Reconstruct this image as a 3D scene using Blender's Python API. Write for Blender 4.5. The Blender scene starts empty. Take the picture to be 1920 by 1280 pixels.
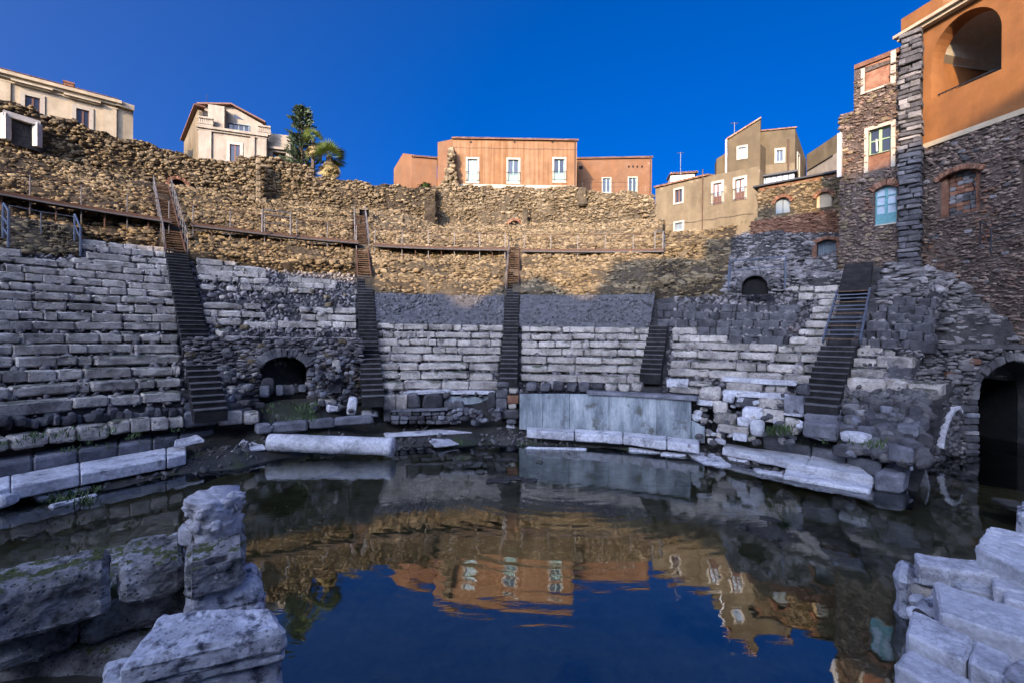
import bpy, math, random
import numpy as np
from mathutils import Vector, Matrix, Euler

R = math.radians
rnd = random.Random(11)
rng = np.random.default_rng(5)
scene = bpy.context.scene
COL = scene.collection

# ------------------------------------------------------------------ camera, sky, sun, exposure
CAMZ = 4.1          # eye height above the water
FPX = 853.33        # 16 mm lens on a 1920 px wide picture
ROLL = R(0.5)
cam_d = bpy.data.cameras.new('camera')
cam_d.lens = 16.0
cam_d.sensor_width = 36.0
cam_d.shift_y = -12 / 1920
cam_d.clip_start = 0.05
cam_d.clip_end = 4000
cam = bpy.data.objects.new('camera', cam_d)
COL.objects.link(cam)
cam.matrix_world = Matrix.Translation((0, 0, CAMZ)) @ Matrix.Rotation(R(90), 4, 'X') @ Matrix.Rotation(ROLL, 4, 'Z')
scene.camera = cam

SUN_AZ, SUN_EL = R(25), R(20)      # the light travels towards +X +Y, coming from behind left
world = bpy.data.worlds.new('World')
scene.world = world
world.use_nodes = True
wn = world.node_tree
wn.nodes.clear()
w_out = wn.nodes.new('ShaderNodeOutputWorld')
w_bg = wn.nodes.new('ShaderNodeBackground')
w_sky = wn.nodes.new('ShaderNodeTexSky')
w_sky.sky_type = 'NISHITA'
w_sky.sun_disc = False
w_sky.sun_elevation = SUN_EL
w_sky.sun_rotation = math.pi + SUN_AZ
w_sky.altitude = 0
w_sky.air_density = 0.28
w_sky.dust_density = 10.0
w_sky.ozone_density = 5.5
w_hs = wn.nodes.new('ShaderNodeHueSaturation')
w_hs.inputs['Hue'].default_value = 0.507
w_hs.inputs['Saturation'].default_value = 1.36
w_hs.inputs['Value'].default_value = 0.96
w_bg.inputs['Strength'].default_value = 0.15
wn.links.new(w_sky.outputs[0], w_hs.inputs['Color'])
wn.links.new(w_hs.outputs[0], w_bg.inputs['Color'])
wn.links.new(w_bg.outputs[0], w_out.inputs['Surface'])

sun_d = bpy.data.lights.new('sun', 'SUN')
sun_d.energy = 2.0
sun_d.angle = R(0.5)
sun_d.color = (1.0, 0.70, 0.38)
sun = bpy.data.objects.new('sun', sun_d)
COL.objects.link(sun)
SUN_DIR = Vector((math.sin(SUN_AZ) * math.cos(SUN_EL), math.cos(SUN_AZ) * math.cos(SUN_EL), -math.sin(SUN_EL)))
sun.rotation_euler = SUN_DIR.to_track_quat('-Z', 'Y').to_euler()
sun.location = (-20, -40, 40)

vs = scene.view_settings
vs.view_transform = 'Standard'
vs.look = 'None'
vs.exposure = 1.92
vs.gamma = 1.0
vs.use_curve_mapping = False

# ------------------------------------------------------------------ picture measurements -> points in the place
CX, CY = -0.41, 3.95               # centre of the orchestra in plan


def uv(x, y):
    dx, dy = x - 960, y - 628
    c, s = math.cos(ROLL), math.sin(ROLL)
    return (dx * c + dy * s) / FPX, -(-dx * s + dy * c) / FPX


def ony(x, y, Y):
    u, v = uv(x, y)
    return Vector((u * Y, Y, CAMZ + v * Y))


def onz(x, y, z):
    u, v = uv(x, y)
    Y = (z - CAMZ) / v
    return Vector((u * Y, Y, z))


def onr(x, y, r):
    u, v = uv(x, y)
    a = 1 + u * u
    b = -2 * (u * CX + CY)
    c = CX * CX + CY * CY - r * r
    Y = (-b + math.sqrt(b * b - 4 * a * c)) / (2 * a)
    return Vector((u * Y, Y, CAMZ + v * Y))


SL = .37 / .7


def zslope(r):
    return 4.1 + SL * (r - 19.3)


def rown(x, y):
    lo, hi = 12.0, 43.0
    for _ in range(40):
        m = (lo + hi) / 2
        if onr(x, y, m).z - zslope(m) > 0:
            lo = m
        else:
            hi = m
    return lo


def theta(p):
    return math.atan2(p.x - CX, p.y - CY)


def pol(th, r, z):
    return Vector((CX + r * math.sin(th), CY + r * math.cos(th), z))


# ------------------------------------------------------------------ numpy noise
def _hash(ix, iy, iz, seed):
    h = (ix.astype(np.int64) * 374761393 + iy.astype(np.int64) * 668265263 + iz.astype(np.int64) * 1274126177 + seed * 362437) & 0xFFFFFFFF
    h = ((h ^ (h >> 13)) * 1103515245) & 0xFFFFFFFF
    h = ((h ^ (h >> 15)) * 2246822519) & 0xFFFFFFFF
    return ((h ^ (h >> 16)) & 0xFFFF) / 32767.5 - 1.0


def vnoise(P, seed=0):
    P = np.asarray(P, float)
    i = np.floor(P).astype(np.int64)
    f = P - i
    f = f * f * (3 - 2 * f)
    out = 0
    for dx in (0, 1):
        wx = f[:, 0] if dx else 1 - f[:, 0]
        for dy in (0, 1):
            wy = f[:, 1] if dy else 1 - f[:, 1]
            for dz in (0, 1):
                wz = f[:, 2] if dz else 1 - f[:, 2]
                out = out + wx * wy * wz * _hash(i[:, 0] + dx, i[:, 1] + dy, i[:, 2] + dz, seed)
    return out


def fbm(P, scale=1.0, octv=4, seed=0, gain=.5):
    P = np.asarray(P, float) * scale
    a, out = 1.0, 0
    for o in range(octv):
        out = out + a * vnoise(P * (2.03 ** o) + 17.3 * o, seed + o)
        a *= gain
    return out


# ------------------------------------------------------------------ objects
def mesh_of(name, verts, faces, mats=(), smooth=False, tint=None, midx=None):
    me = bpy.data.meshes.new(name)
    if isinstance(verts, np.ndarray):
        verts = verts.tolist()
    if isinstance(faces, np.ndarray):
        faces = faces.tolist()
    me.from_pydata(verts, [], faces)
    for m in (mats if isinstance(mats, (list, tuple)) else [mats]):
        me.materials.append(m)
    if midx is not None:
        me.polygons.foreach_set('material_index', np.asarray(midx, np.int32))
    me.polygons.foreach_set('use_smooth', np.full(len(me.polygons), smooth))
    if tint is not None:
        a = me.attributes.new('tint', 'FLOAT', 'POINT')
        a.data.foreach_set('value', np.asarray(tint, np.float32))
    me.update()
    return me


def link(name, me, parent=None, loc=(0, 0, 0), rot=(0, 0, 0), scl=(1, 1, 1)):
    o = bpy.data.objects.new(name, me)
    COL.objects.link(o)
    l = Vector(loc)
    if parent is not None:
        o.parent = parent
        l = l - base_of(parent)
    o.location = l
    o.rotation_euler = rot
    o.scale = scl
    return o


def base_of(o):
    b = Vector(o.location)
    while o.parent is not None:
        o = o.parent
        b = b + Vector(o.location)
    return b


def tag(o, label=None, cat=None, group=None, kind=None):
    if label: o['label'] = label
    if cat: o['category'] = cat
    if group: o['group'] = group
    if kind: o['kind'] = kind
    return o


def thing(name, label, cat, loc=(0, 0, 0), group=None):
    o = bpy.data.objects.new(name, None)
    o.empty_display_size = .3
    COL.objects.link(o)
    o.location = loc
    return tag(o, label, cat, group)


class MB:
    """collects boxes, bars and polygons for one mesh"""
    def __init__(self):
        self.v, self.f, self.m = [], [], []

    def poly(self, pts, m=0):
        k = len(self.v)
        self.v += [tuple(p) for p in pts]
        self.f.append(tuple(range(k, k + len(pts))))
        self.m.append(m)

    def hexa(self, b4, t4, m=0):
        k = len(self.v)
        self.v += [tuple(p) for p in b4] + [tuple(p) for p in t4]
        for q in ((3, 2, 1, 0), (4, 5, 6, 7), (0, 1, 5, 4), (1, 2, 6, 5), (2, 3, 7, 6), (3, 0, 4, 7)):
            self.f.append(tuple(k + i for i in q))
            self.m.append(m)

    def prism(self, pts, d, m=0):
        """extrude a planar polygon by vector d"""
        d = Vector(d)
        k, n = len(self.v), len(pts)
        self.v += [tuple(p) for p in pts] + [tuple(Vector(p) + d) for p in pts]
        self.f.append(tuple(range(k + n - 1, k - 1, -1)))
        self.f.append(tuple(range(k + n, k + 2 * n)))
        for i in range(n):
            j = (i + 1) % n
            self.f.append((k + i, k + j, k + n + j, k + n + i))
        self.m += [m] * (n + 2)

    def bar(self, a, b, r, n=6, m=0):
        a, b = Vector(a), Vector(b)
        d = (b - a).normalized()
        x = d.orthogonal().normalized()
        y = d.cross(x)
        k = len(self.v)
        for p in (a, b):
            for i in range(n):
                t = 2 * math.pi * i / n
                self.v.append(tuple(p + (x * math.cos(t) + y * math.sin(t)) * r))
        for i in range(n):
            j = (i + 1) % n
            self.f.append((k + i, k + j, k + n + j, k + n + i))
        self.f.append(tuple(k + n - 1 - i for i in range(n)))
        self.f.append(tuple(k + n + i for i in range(n)))
        self.m += [m] * (n + 2)

    def sq(self, a, b, w, h, m=0):
        """square-section beam from a to b"""
        a, b = Vector(a), Vector(b)
        d = (b - a).normalized()
        up = Vector((0, 0, 1)) if abs(d.z) < .95 else Vector((1, 0, 0))
        x = d.cross(up).normalized() * (w / 2)
        y = x.cross(d).normalized() * (h / 2)
        self.hexa([a - x - y, a + x - y, a + x + y, a - x + y], [b - x - y, b + x - y, b + x + y, b - x + y], m)

    def build(self, name, mats, parent=None, smooth=False, base=None):
        if base is None:
            base = base_of(parent) if parent is not None else Vector((0, 0, 0))
        base = Vector(base)
        v = [(p[0] - base.x, p[1] - base.y, p[2] - base.z) for p in self.v]
        me = mesh_of(name, v, self.f, mats, smooth, midx=self.m)
        return link(name, me, parent, base)


# ------------------------------------------------------------------ materials (colour, grain and fine relief)
def new_mat(name):
    m = bpy.data.materials.new(name)
    m.use_nodes = True
    n = m.node_tree
    n.nodes.clear()
    out = n.nodes.new('ShaderNodeOutputMaterial')
    b = n.nodes.new('ShaderNodeBsdfPrincipled')
    n.links.new(b.outputs[0], out.inputs[0])
    return m, n, b


def N(n, t, **kw):
    x = n.nodes.new(t)
    for k, v in kw.items():
        if k in x.inputs:
            x.inputs[k].default_value = v
        else:
            setattr(x, k, v)
    return x


def ramp(n, stops):
    r = n.nodes.new('ShaderNodeValToRGB')
    e = r.color_ramp.elements
    while len(e) < len(stops):
        e.new(.5)
    for i, (p, c) in enumerate(stops):
        e[i].position = p
        e[i].color = (c[0], c[1], c[2], 1) if not isinstance(c, float) else (c, c, c, 1)
    return r


def rock(name, cols, scale=1.2, rough=.92, bump=.5, bdist=.05, fine=9.0, objrand=.2, attr=0.0, stain=None, stain_scale=.5,
         stain_lo=.5, stain_hi=.65, stretch=(1, 1, 1), pits=0.0, moss=None, spec=.25, wet=None):
    m, n, b = new_mat(name)
    L = n.links.new
    geo = N(n, 'ShaderNodeNewGeometry')
    mp = N(n, 'ShaderNodeMapping')
    mp.inputs['Scale'].default_value = stretch
    L(geo.outputs['Position'], mp.inputs[0])
    n1 = N(n, 'ShaderNodeTexNoise', Scale=scale, Detail=8.0, Roughness=.62)
    L(mp.outputs[0], n1.inputs['Vector'])
    k = len(cols)
    r1 = ramp(n, [(.32 + .36 * i / max(1, k - 1), c) for i, c in enumerate(cols)])
    L(n1.outputs[0], r1.inputs[0])
    col = r1.outputs[0]
    n2 = N(n, 'ShaderNodeTexNoise', Scale=scale * fine, Detail=6.0, Roughness=.7)
    L(mp.outputs[0], n2.inputs['Vector'])
    # grain
    g = ramp(n, [(.3, .62), (.7, 1.25)])
    L(n2.outputs[0], g.inputs[0])
    mg = N(n, 'ShaderNodeMix', data_type='RGBA', blend_type='MULTIPLY')
    mg.inputs[0].default_value = .75
    L(col, mg.inputs[6]); L(g.outputs[0], mg.inputs[7])
    col = mg.outputs[2]
    height = n2.outputs[0]
    if pits:
        vo = N(n, 'ShaderNodeTexVoronoi', Scale=scale * fine * 1.3, Randomness=1.0)
        L(mp.outputs[0], vo.inputs['Vector'])
        pr = ramp(n, [(.12, .0), (.35, 1.0)])
        L(vo.outputs['Distance'], pr.inputs[0])
        n3 = N(n, 'ShaderNodeTexNoise', Scale=scale * 1.7, Detail=3.0)
        L(mp.outputs[0], n3.inputs['Vector'])
        gate = ramp(n, [(.45, 1.0), (.6, .0)])
        L(n3.outputs[0], gate.inputs[0])
        mx = N(n, 'ShaderNodeMath', operation='MAXIMUM')
        L(pr.outputs[0], mx.inputs[0]); L(gate.outputs[0], mx.inputs[1])
        pm = N(n, 'ShaderNodeMix', data_type='RGBA', blend_type='MULTIPLY')
        pm.inputs[0].default_value = pits
        L(col, pm.inputs[6]); L(mx.outputs[0], pm.inputs[7])
        col = pm.outputs[2]
        hm = N(n, 'ShaderNodeMath', operation='MULTIPLY')
        L(height, hm.inputs[0]); L(mx.outputs[0], hm.inputs[1])
        height = hm.outputs[0]
    if stain:
        n4 = N(n, 'ShaderNodeTexNoise', Scale=stain_scale, Detail=7.0, Roughness=.65)
        L(geo.outputs['Position'], n4.inputs['Vector'])
        sr = ramp(n, [(stain_lo, .0), (stain_hi, 1.0)])
        L(n4.outputs[0], sr.inputs[0])
        ms = N(n, 'ShaderNodeMix', data_type='RGBA', blend_type='MIX')
        L(sr.outputs[0], ms.inputs[0]); L(col, ms.inputs[6])
        ms.inputs[7].default_value = (*stain, 1)
        col = ms.outputs[2]
    if moss:
        sx = N(n, 'ShaderNodeSeparateXYZ')
        L(geo.outputs['Normal'], sx.inputs[0])
        n5 = N(n, 'ShaderNodeTexNoise', Scale=moss[1], Detail=6.0, Roughness=.7)
        L(geo.outputs['Position'], n5.inputs['Vector'])
        ad = N(n, 'ShaderNodeMath', operation='MULTIPLY_ADD')
        L(sx.outputs[2], ad.inputs[0]); ad.inputs[1].default_value = .28; L(n5.outputs[0], ad.inputs[2])
        mr = ramp(n, [(moss[2], .0), (moss[2] + .06, 1.0)])
        L(ad.outputs[0], mr.inputs[0])
        mm = N(n, 'ShaderNodeMix', data_type='RGBA', blend_type='MIX')
        L(mr.outputs[0], mm.inputs[0]); L(col, mm.inputs[6])
        mm.inputs[7].default_value = (*moss[0], 1)
        col = mm.outputs[2]
    if objrand or attr:
        hs = N(n, 'ShaderNodeHueSaturation')
        if attr:
            at = N(n, 'ShaderNodeAttribute', attribute_name='tint')
            src, amt = at.outputs['Fac'], attr
        else:
            oi = N(n, 'ShaderNodeObjectInfo')
            src, amt = oi.outputs['Random'], objrand
        mr = N(n, 'ShaderNodeMapRange')
        L(src, mr.inputs[0])
        mr.inputs[3].default_value = 1 - amt
        mr.inputs[4].default_value = 1 + amt
        L(mr.outputs[0], hs.inputs['Value'])
        L(col, hs.inputs['Color'])
        col = hs.outputs[0]
    L(col, b.inputs['Base Color'])
    b.inputs['Roughness'].default_value = rough
    b.inputs['Specular IOR Level'].default_value = spec
    if bump:
        bp = N(n, 'ShaderNodeBump', Strength=bump, Distance=bdist)
        L(height, bp.inputs['Height'])
        L(bp.outputs[0], b.inputs['Normal'])
    return m


def plain(name, col, rough=.6, metal=0.0, var=.15, scale=6.0, bump=.15, spec=.4, emit=None):
    m, n, b = new_mat(name)
    L = n.links.new
    geo = N(n, 'ShaderNodeNewGeometry')
    n1 = N(n, 'ShaderNodeTexNoise', Scale=scale, Detail=6.0, Roughness=.65)
    L(geo.outputs['Position'], n1.inputs['Vector'])
    r1 = ramp(n, [(.3, tuple(c * (1 - var) for c in col)), (.7, tuple(min(1, c * (1 + var)) for c in col))])
    L(n1.outputs[0], r1.inputs[0])
    L(r1.outputs[0], b.inputs['Base Color'])
    b.inputs['Roughness'].default_value = rough
    b.inputs['Metallic'].default_value = metal
    b.inputs['Specular IOR Level'].default_value = spec
    if bump:
        bp = N(n, 'ShaderNodeBump', Strength=bump, Distance=.02)
        L(n1.outputs[0], bp.inputs['Height'])
        L(bp.outputs[0], b.inputs['Normal'])
    return m


def plaster(name, col, worn, streak=(3.0, 3.0, .25), amount=.5, patch=None, patch_lo=.6, patch_scale=.45, rough=.95, fine=True):
    """render coat with rain streaks, blotches and lost patches"""
    m, n, b = new_mat(name)
    L = n.links.new
    geo = N(n, 'ShaderNodeNewGeometry')
    mp = N(n, 'ShaderNodeMapping')
    mp.inputs['Scale'].default_value = streak
    L(geo.outputs['Position'], mp.inputs[0])
    n1 = N(n, 'ShaderNodeTexNoise', Scale=1.0, Detail=7.0, Roughness=.6)
    L(mp.outputs[0], n1.inputs['Vector'])
    r1 = ramp(n, [(.36, .0), (.66, 1.0)])
    L(n1.outputs[0], r1.inputs[0])
    mx = N(n, 'ShaderNodeMix', data_type='RGBA', blend_type='MIX')
    ma = N(n, 'ShaderNodeMath', operation='MULTIPLY')
    L(r1.outputs[0], ma.inputs[0]); ma.inputs[1].default_value = amount
    L(ma.outputs[0], mx.inputs[0])
    mx.inputs[6].default_value = (*col, 1)
    mx.inputs[7].default_value = (*worn, 1)
    n2 = N(n, 'ShaderNodeTexNoise', Scale=.9, Detail=9.0, Roughness=.68)
    L(geo.outputs['Position'], n2.inputs['Vector'])
    r2 = ramp(n, [(.3, .72), (.7, 1.2)])
    L(n2.outputs[0], r2.inputs[0])
    mm = N(n, 'ShaderNodeMix', data_type='RGBA', blend_type='MULTIPLY')
    mm.inputs[0].default_value = .8
    L(mx.outputs[2], mm.inputs[6]); L(r2.outputs[0], mm.inputs[7])
    col_o = mm.outputs[2]
    if patch:
        n3 = N(n, 'ShaderNodeTexNoise', Scale=patch_scale, Detail=8.0, Roughness=.6)
        L(geo.outputs['Position'], n3.inputs['Vector'])
        r3 = ramp(n, [(patch_lo, .0), (patch_lo + .03, 1.0)])
        L(n3.outputs[0], r3.inputs[0])
        mp2 = N(n, 'ShaderNodeMix', data_type='RGBA', blend_type='MIX')
        L(r3.outputs[0], mp2.inputs[0]); L(col_o, mp2.inputs[6])
        mp2.inputs[7].default_value = (*patch, 1)
        col_o = mp2.outputs[2]
    L(col_o, b.inputs['Base Color'])
    b.inputs['Roughness'].default_value = rough
    b.inputs['Specular IOR Level'].default_value = .15
    n5 = N(n, 'ShaderNodeTexNoise', Scale=14.0, Detail=6.0)
    L(geo.outputs['Position'], n5.inputs['Vector'])
    bp = N(n, 'ShaderNodeBump', Strength=.35, Distance=.02)
    L(n5.outputs[0], bp.inputs['Height'])
    L(bp.outputs[0], b.inputs['Normal'])
    return m


M = {}
M['seat'] = rock('seat_limestone', [(.28, .25, .205), (.50, .445, .365), (.64, .575, .48)], 1.4, bump=.7, bdist=.06, fine=7, objrand=.22,
                 stain=(.10, .092, .085), stain_scale=1.3, stain_lo=.52, stain_hi=.72, pits=.55, moss=((.11, .115, .075), 1.2, .74))
M['marble'] = rock('weathered_marble', [(.40, .39, .385), (.62, .61, .60), (.74, .73, .72)], 1.3, bump=.45, bdist=.03, fine=8, objrand=.12,
                   stain=(.17, .165, .165), stain_scale=2.2, stain_lo=.54, stain_hi=.7, pits=.4)
M['fore'] = rock('mossy_tufa', [(.13, .122, .11), (.34, .325, .30), (.60, .585, .56)], 2.6, bump=.9, bdist=.05, fine=6, objrand=.08,
                 stain=(.055, .055, .05), stain_scale=3.2, stain_lo=.5, stain_hi=.66, pits=.8, moss=((.10, .112, .035), 3.4, .765))
M['fore_white'] = rock('white_marble_block', [(0.422, 0.414, 0.409), (0.634, 0.625, 0.616), (0.704, 0.695, 0.686)], 1.8, bump=.4, bdist=.025, fine=9, objrand=.08,
                       stain=(.22, .21, .21), stain_scale=3.0, stain_lo=.55, stain_hi=.75, pits=.35)
M['fore_spot'] = rock('spotted_marble', [(.34, .34, .345), (.62, .62, .625), (.74, .74, .74)], 2.4, bump=.5, bdist=.03, fine=7, objrand=.08,
                      stain=(.10, .105, .12), stain_scale=5.5, stain_lo=.50, stain_hi=.62, pits=.5)
M['basalt'] = rock('lava_stone', [(.055, .052, .053), (.10, .096, .096), (.165, .158, .155)], 2.0, bump=.7, bdist=.05, objrand=.35, pits=.5)
M['basalt_j'] = rock('lava_rubble', [(.065, .06, .058), (.125, .117, .108), (.20, .185, .165)], 1.5, bump=.7, bdist=.05, attr=.55)
M['rubble'] = rock('rubble_stone', [(0.081, 0.057, 0.030), (0.180, 0.132, 0.067), (0.267, 0.201, 0.108)], .9, bump=.8, bdist=.06, attr=.62,
                   stain=(.16, .08, .04), stain_scale=.35, stain_lo=.66, stain_hi=.74)
M['rubble_pale'] = rock('pale_rubble_stone', [(0.127, 0.091, 0.047), (0.226, 0.168, 0.090), (0.304, 0.236, 0.137)], .8, bump=.7, bdist=.06, attr=.42,
                        stain=(.19, .105, .055), stain_scale=.4, stain_lo=.66, stain_hi=.74)
M['rubble_grey'] = rock('grey_rubble_stone', [(.10, .093, .087), (.20, .183, .168), (.33, .30, .27)], 1.0, bump=.7, bdist=.06, attr=.55,
                        stain=(.16, .085, .06), stain_scale=.5, stain_lo=.6, stain_hi=.72)
M['stone1'] = rock('single_rubble_stone', [(0.093, 0.070, 0.041), (0.186, 0.143, 0.083), (0.267, 0.210, 0.124)], .9, bump=.7, bdist=.06, objrand=.45)
M['stone1g'] = rock('single_grey_stone', [(.08, .075, .072), (.16, .15, .14), (.28, .26, .24)], 1.0, bump=.7, bdist=.06, objrand=.5)
M['mortar'] = rock('old_mortar', [(0.027, 0.020, 0.011), (0.054, 0.040, 0.024), (0.086, 0.066, 0.039)], 1.0, bump=1.0, bdist=.12, fine=5, objrand=0)  # mortars darkened so gaps between stones hold the shade of depth
M['mortar_pale'] = rock('pale_mortar', [(0.048, 0.036, 0.021), (0.089, 0.069, 0.041), (0.137, 0.108, 0.066)], .7, bump=1.0, bdist=.12, fine=6, objrand=0)
M['mortar_dark'] = rock('dark_mortar', [(0.030, 0.028, 0.026), (0.056, 0.053, 0.050), (0.090, 0.083, 0.075)], 1.0, bump=1.0, bdist=.12, fine=5, objrand=0)
M['earth'] = rock('dark_earth', [(.03, .027, .022), (.055, .048, .04), (.09, .08, .068)], 1.4, bump=.8, bdist=.06, objrand=0,
                  moss=((.05, .065, .018), .9, .80))
M['mud'] = rock('wet_mud', [(.022, .021, .017), (.045, .042, .033), (.085, .078, .06)], .9, bump=.6, bdist=.05, objrand=0, rough=.55,
                stain=(.045, .06, .016), stain_scale=.8, stain_lo=.55, stain_hi=.66, spec=.4)
M['gravel'] = rock('grey_gravel', [(.085, .082, .08), (.125, .12, .116), (.17, .165, .16)], 3.0, bump=.8, bdist=.05, fine=8, objrand=0)
M['gravel_j'] = rock('gravel_stone', [(.08, .077, .074), (.13, .125, .12), (.20, .19, .18)], 3.0, bump=.3, attr=.5)
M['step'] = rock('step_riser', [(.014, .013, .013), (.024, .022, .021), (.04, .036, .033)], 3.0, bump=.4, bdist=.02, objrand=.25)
M['tread'] = rock('step_tread', [(.07, .066, .062), (.115, .108, .102), (.16, .15, .14)], 3.0, bump=.4, bdist=.02, objrand=.25)  # paler than the riser: sky sheen and dust put into the colour
M['lava_step'] = rock('worn_lava_step', [(.10, .10, .106), (.18, .18, .188), (.28, .28, .29)], 2.2, bump=.5, bdist=.03, objrand=.2)
M['plank'] = rock('weathered_plank', [(.07, .042, .025), (.13, .082, .05), (.20, .135, .085)], 1.5, bump=.4, bdist=.02, stretch=(6, 6, 6), objrand=.35)
M['steel'] = plain('galvanised_steel', (.15, .145, .14), .5, .5, .2, 5)
M['rust'] = plain('rusty_steel', (.10, .055, .035), .75, .2, .35, 8)
M['iron'] = plain('dark_iron', (.03, .032, .034), .55, .3, .2, 8)
M['bluesteel'] = plain('blue_grey_steel', (.12, .14, .17), .5, .4, .2, 8)
M['panel'] = rock('cipollino_marble', [(.13, .155, .165), (.30, .335, .335), (.50, .53, .51)], 1.0, bump=.2, bdist=.01, fine=7, objrand=.1,
                  stretch=(2.2, 2.2, .55), rough=.6, stain=(.12, .12, .10), stain_scale=1.6, stain_lo=.58, stain_hi=.68)
M['brick'] = rock('old_brick', [(0.135, 0.060, 0.034), (0.217, 0.105, 0.060), (0.270, 0.150, 0.090)], 3.0, bump=.5, bdist=.03, objrand=.35)
M['brick_j'] = rock('brick_rubble', [(0.150, 0.071, 0.041), (0.247, 0.128, 0.071), (0.315, 0.195, 0.112)], 1.2, bump=.5, bdist=.04, attr=.4)

M['silt'] = rock('olive_silt', [(.30, .225, .085), (.48, .37, .15), (.60, .48, .23)], .5, bump=.4, bdist=.04, objrand=0, stain=(.16, .125, .055), stain_scale=.45, stain_lo=.52, stain_hi=.62)

M['masonry'] = rock('warm_masonry_stone', [(0.108, 0.076, 0.058), (0.209, 0.151, 0.112), (0.310, 0.241, 0.180)], 1.1, bump=.6, bdist=.05, attr=.45,
                    stain=(.19, .09, .05), stain_scale=.7, stain_lo=.56, stain_hi=.68)
M['masonry_m'] = rock('warm_mortar', [(0.058, 0.043, 0.033), (0.103, 0.075, 0.058), (0.151, 0.120, 0.093)], 1.0, bump=1.0, bdist=.1, fine=6, objrand=0)

# ------------------------------------------------------------------ stone shapes
_grid_cache = {}


def cube_grid(nx, ny, nz):
    key = (nx, ny, nz)
    if key in _grid_cache:
        return _grid_cache[key]
    idx, V, Fc = {}, [], []

    def vid(i, j, k):
        t = (i, j, k)
        if t not in idx:
            idx[t] = len(V)
            V.append((i / nx * 2 - 1, j / ny * 2 - 1, k / nz * 2 - 1))
        return idx[t]
    for i in range(nx):
        for j in range(ny):
            Fc.append((vid(i, j, 0), vid(i, j + 1, 0), vid(i + 1, j + 1, 0), vid(i + 1, j, 0)))
            Fc.append((vid(i, j, nz), vid(i + 1, j, nz), vid(i + 1, j + 1, nz), vid(i, j + 1, nz)))
    for i in range(nx):
        for k in range(nz):
            Fc.append((vid(i, 0, k), vid(i + 1, 0, k), vid(i + 1, 0, k + 1), vid(i, 0, k + 1)))
            Fc.append((vid(i, ny, k), vid(i, ny, k + 1), vid(i + 1, ny, k + 1), vid(i + 1, ny, k)))
    for j in range(ny):
        for k in range(nz):
            Fc.append((vid(0, j, k), vid(0, j, k + 1), vid(0, j + 1, k + 1), vid(0, j + 1, k)))
            Fc.append((vid(nx, j, k), vid(nx, j + 1, k), vid(nx, j + 1, k + 1), vid(nx, j, k + 1)))
    _grid_cache[key] = (np.array(V), Fc)
    return _grid_cache[key]


def warp_axis(q, n, e):
    """moves the first and last inner loop close to the edge so edges come out worn, not ballooned"""
    if n < 3:
        return q
    s = np.sign(q)
    a = np.abs(q)
    first = 1 - 2 / n
    lim = 1 - e
    return s * np.where(a <= first + 1e-6, a / max(first, 1e-6) * lim if first > 0 else a, lim + (a - first) / (1 - first) * e)


def block_verts(nx, ny, nz, dims, edge=.05, chip=.5, amp=.02, freq=2.5, seed=0, lumps=0.0, octv=4):
    q, Fc = cube_grid(nx, ny, nz)
    q = q.copy()
    for a, n in enumerate((nx, ny, nz)):
        q[:, a] = warp_axis(q[:, a], n, min(.6, 2 * edge / dims[a]))
    ext = np.abs(q) > .999
    cnt = ext.sum(1)
    P = q * np.array(dims) / 2
    pull = np.where(cnt == 2, .42, np.where(cnt == 3, .62, 0.))[:, None] * edge
    P = P - np.sign(q) * ext * pull
    nz_ = fbm(P, freq, octv, seed)
    nrm = q / (np.linalg.norm(q, axis=1)[:, None] + 1e-9)
    nf = ext * np.sign(q)
    ln = np.linalg.norm(nf, axis=1)[:, None]
    nf = np.where(ln > 0, nf / np.maximum(ln, 1e-9), nrm)
    P = P + nf * (nz_ * amp)[:, None]
    # chips along the edges
    c = np.clip(fbm(P, freq * 1.4, 3, seed + 31) - .25, 0, 1)
    P = P - np.where(cnt[:, None] >= 2, np.sign(q) * ext, 0) * (c * chip * edge * 2)[:, None]
    if lumps:
        P = P + np.stack([fbm(P, .9, 2, seed + 40 + a) for a in range(3)], 1) * lumps
    return P, Fc


SEAT_PROTO = {}
ASPECTS = [(.7, .72, .40), (1.15, .72, .40), (1.7, .72, .40)]


def seat_protos(matname):
    if matname not in SEAT_PROTO:
        L = []
        for ai, d in enumerate(ASPECTS):
            for s in range(8):
                rough = (s % 4) / 3.0
                P, Fc = block_verts(8 if ai else 5, 4, 4, d, .035 + .05 * rough, .6 + .9 * rough, .012 + .022 * rough, 2.6, 100 + ai * 20 + s,
                                    lumps=.012 + .02 * rough)
                P = P / np.array(d)
                L.append((d, mesh_of('seat_block', P, Fc, M[matname], smooth=False)))
        SEAT_PROTO[matname] = L
    return SEAT_PROTO[matname]


def block_obj(name, parent, c, dims, yaw, matname, jit=.02, tilt=.012, label=None):
    L = seat_protos(matname)
    want = 0 if dims[0] < .9 else (1 if dims[0] < 1.45 else 2)
    d, me = L[want * 8 + rnd.randrange(8)]
    flip = math.pi if rnd.random() < .5 and False else 0
    o = link(name, me, parent, Vector(c) + Vector((rnd.gauss(0, jit), rnd.gauss(0, jit), rnd.gauss(0, jit * .5))),
             (rnd.gauss(0, tilt), rnd.gauss(0, tilt), yaw + flip + rnd.gauss(0, tilt)), dims)
    if label: o['label'] = label
    return o


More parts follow.
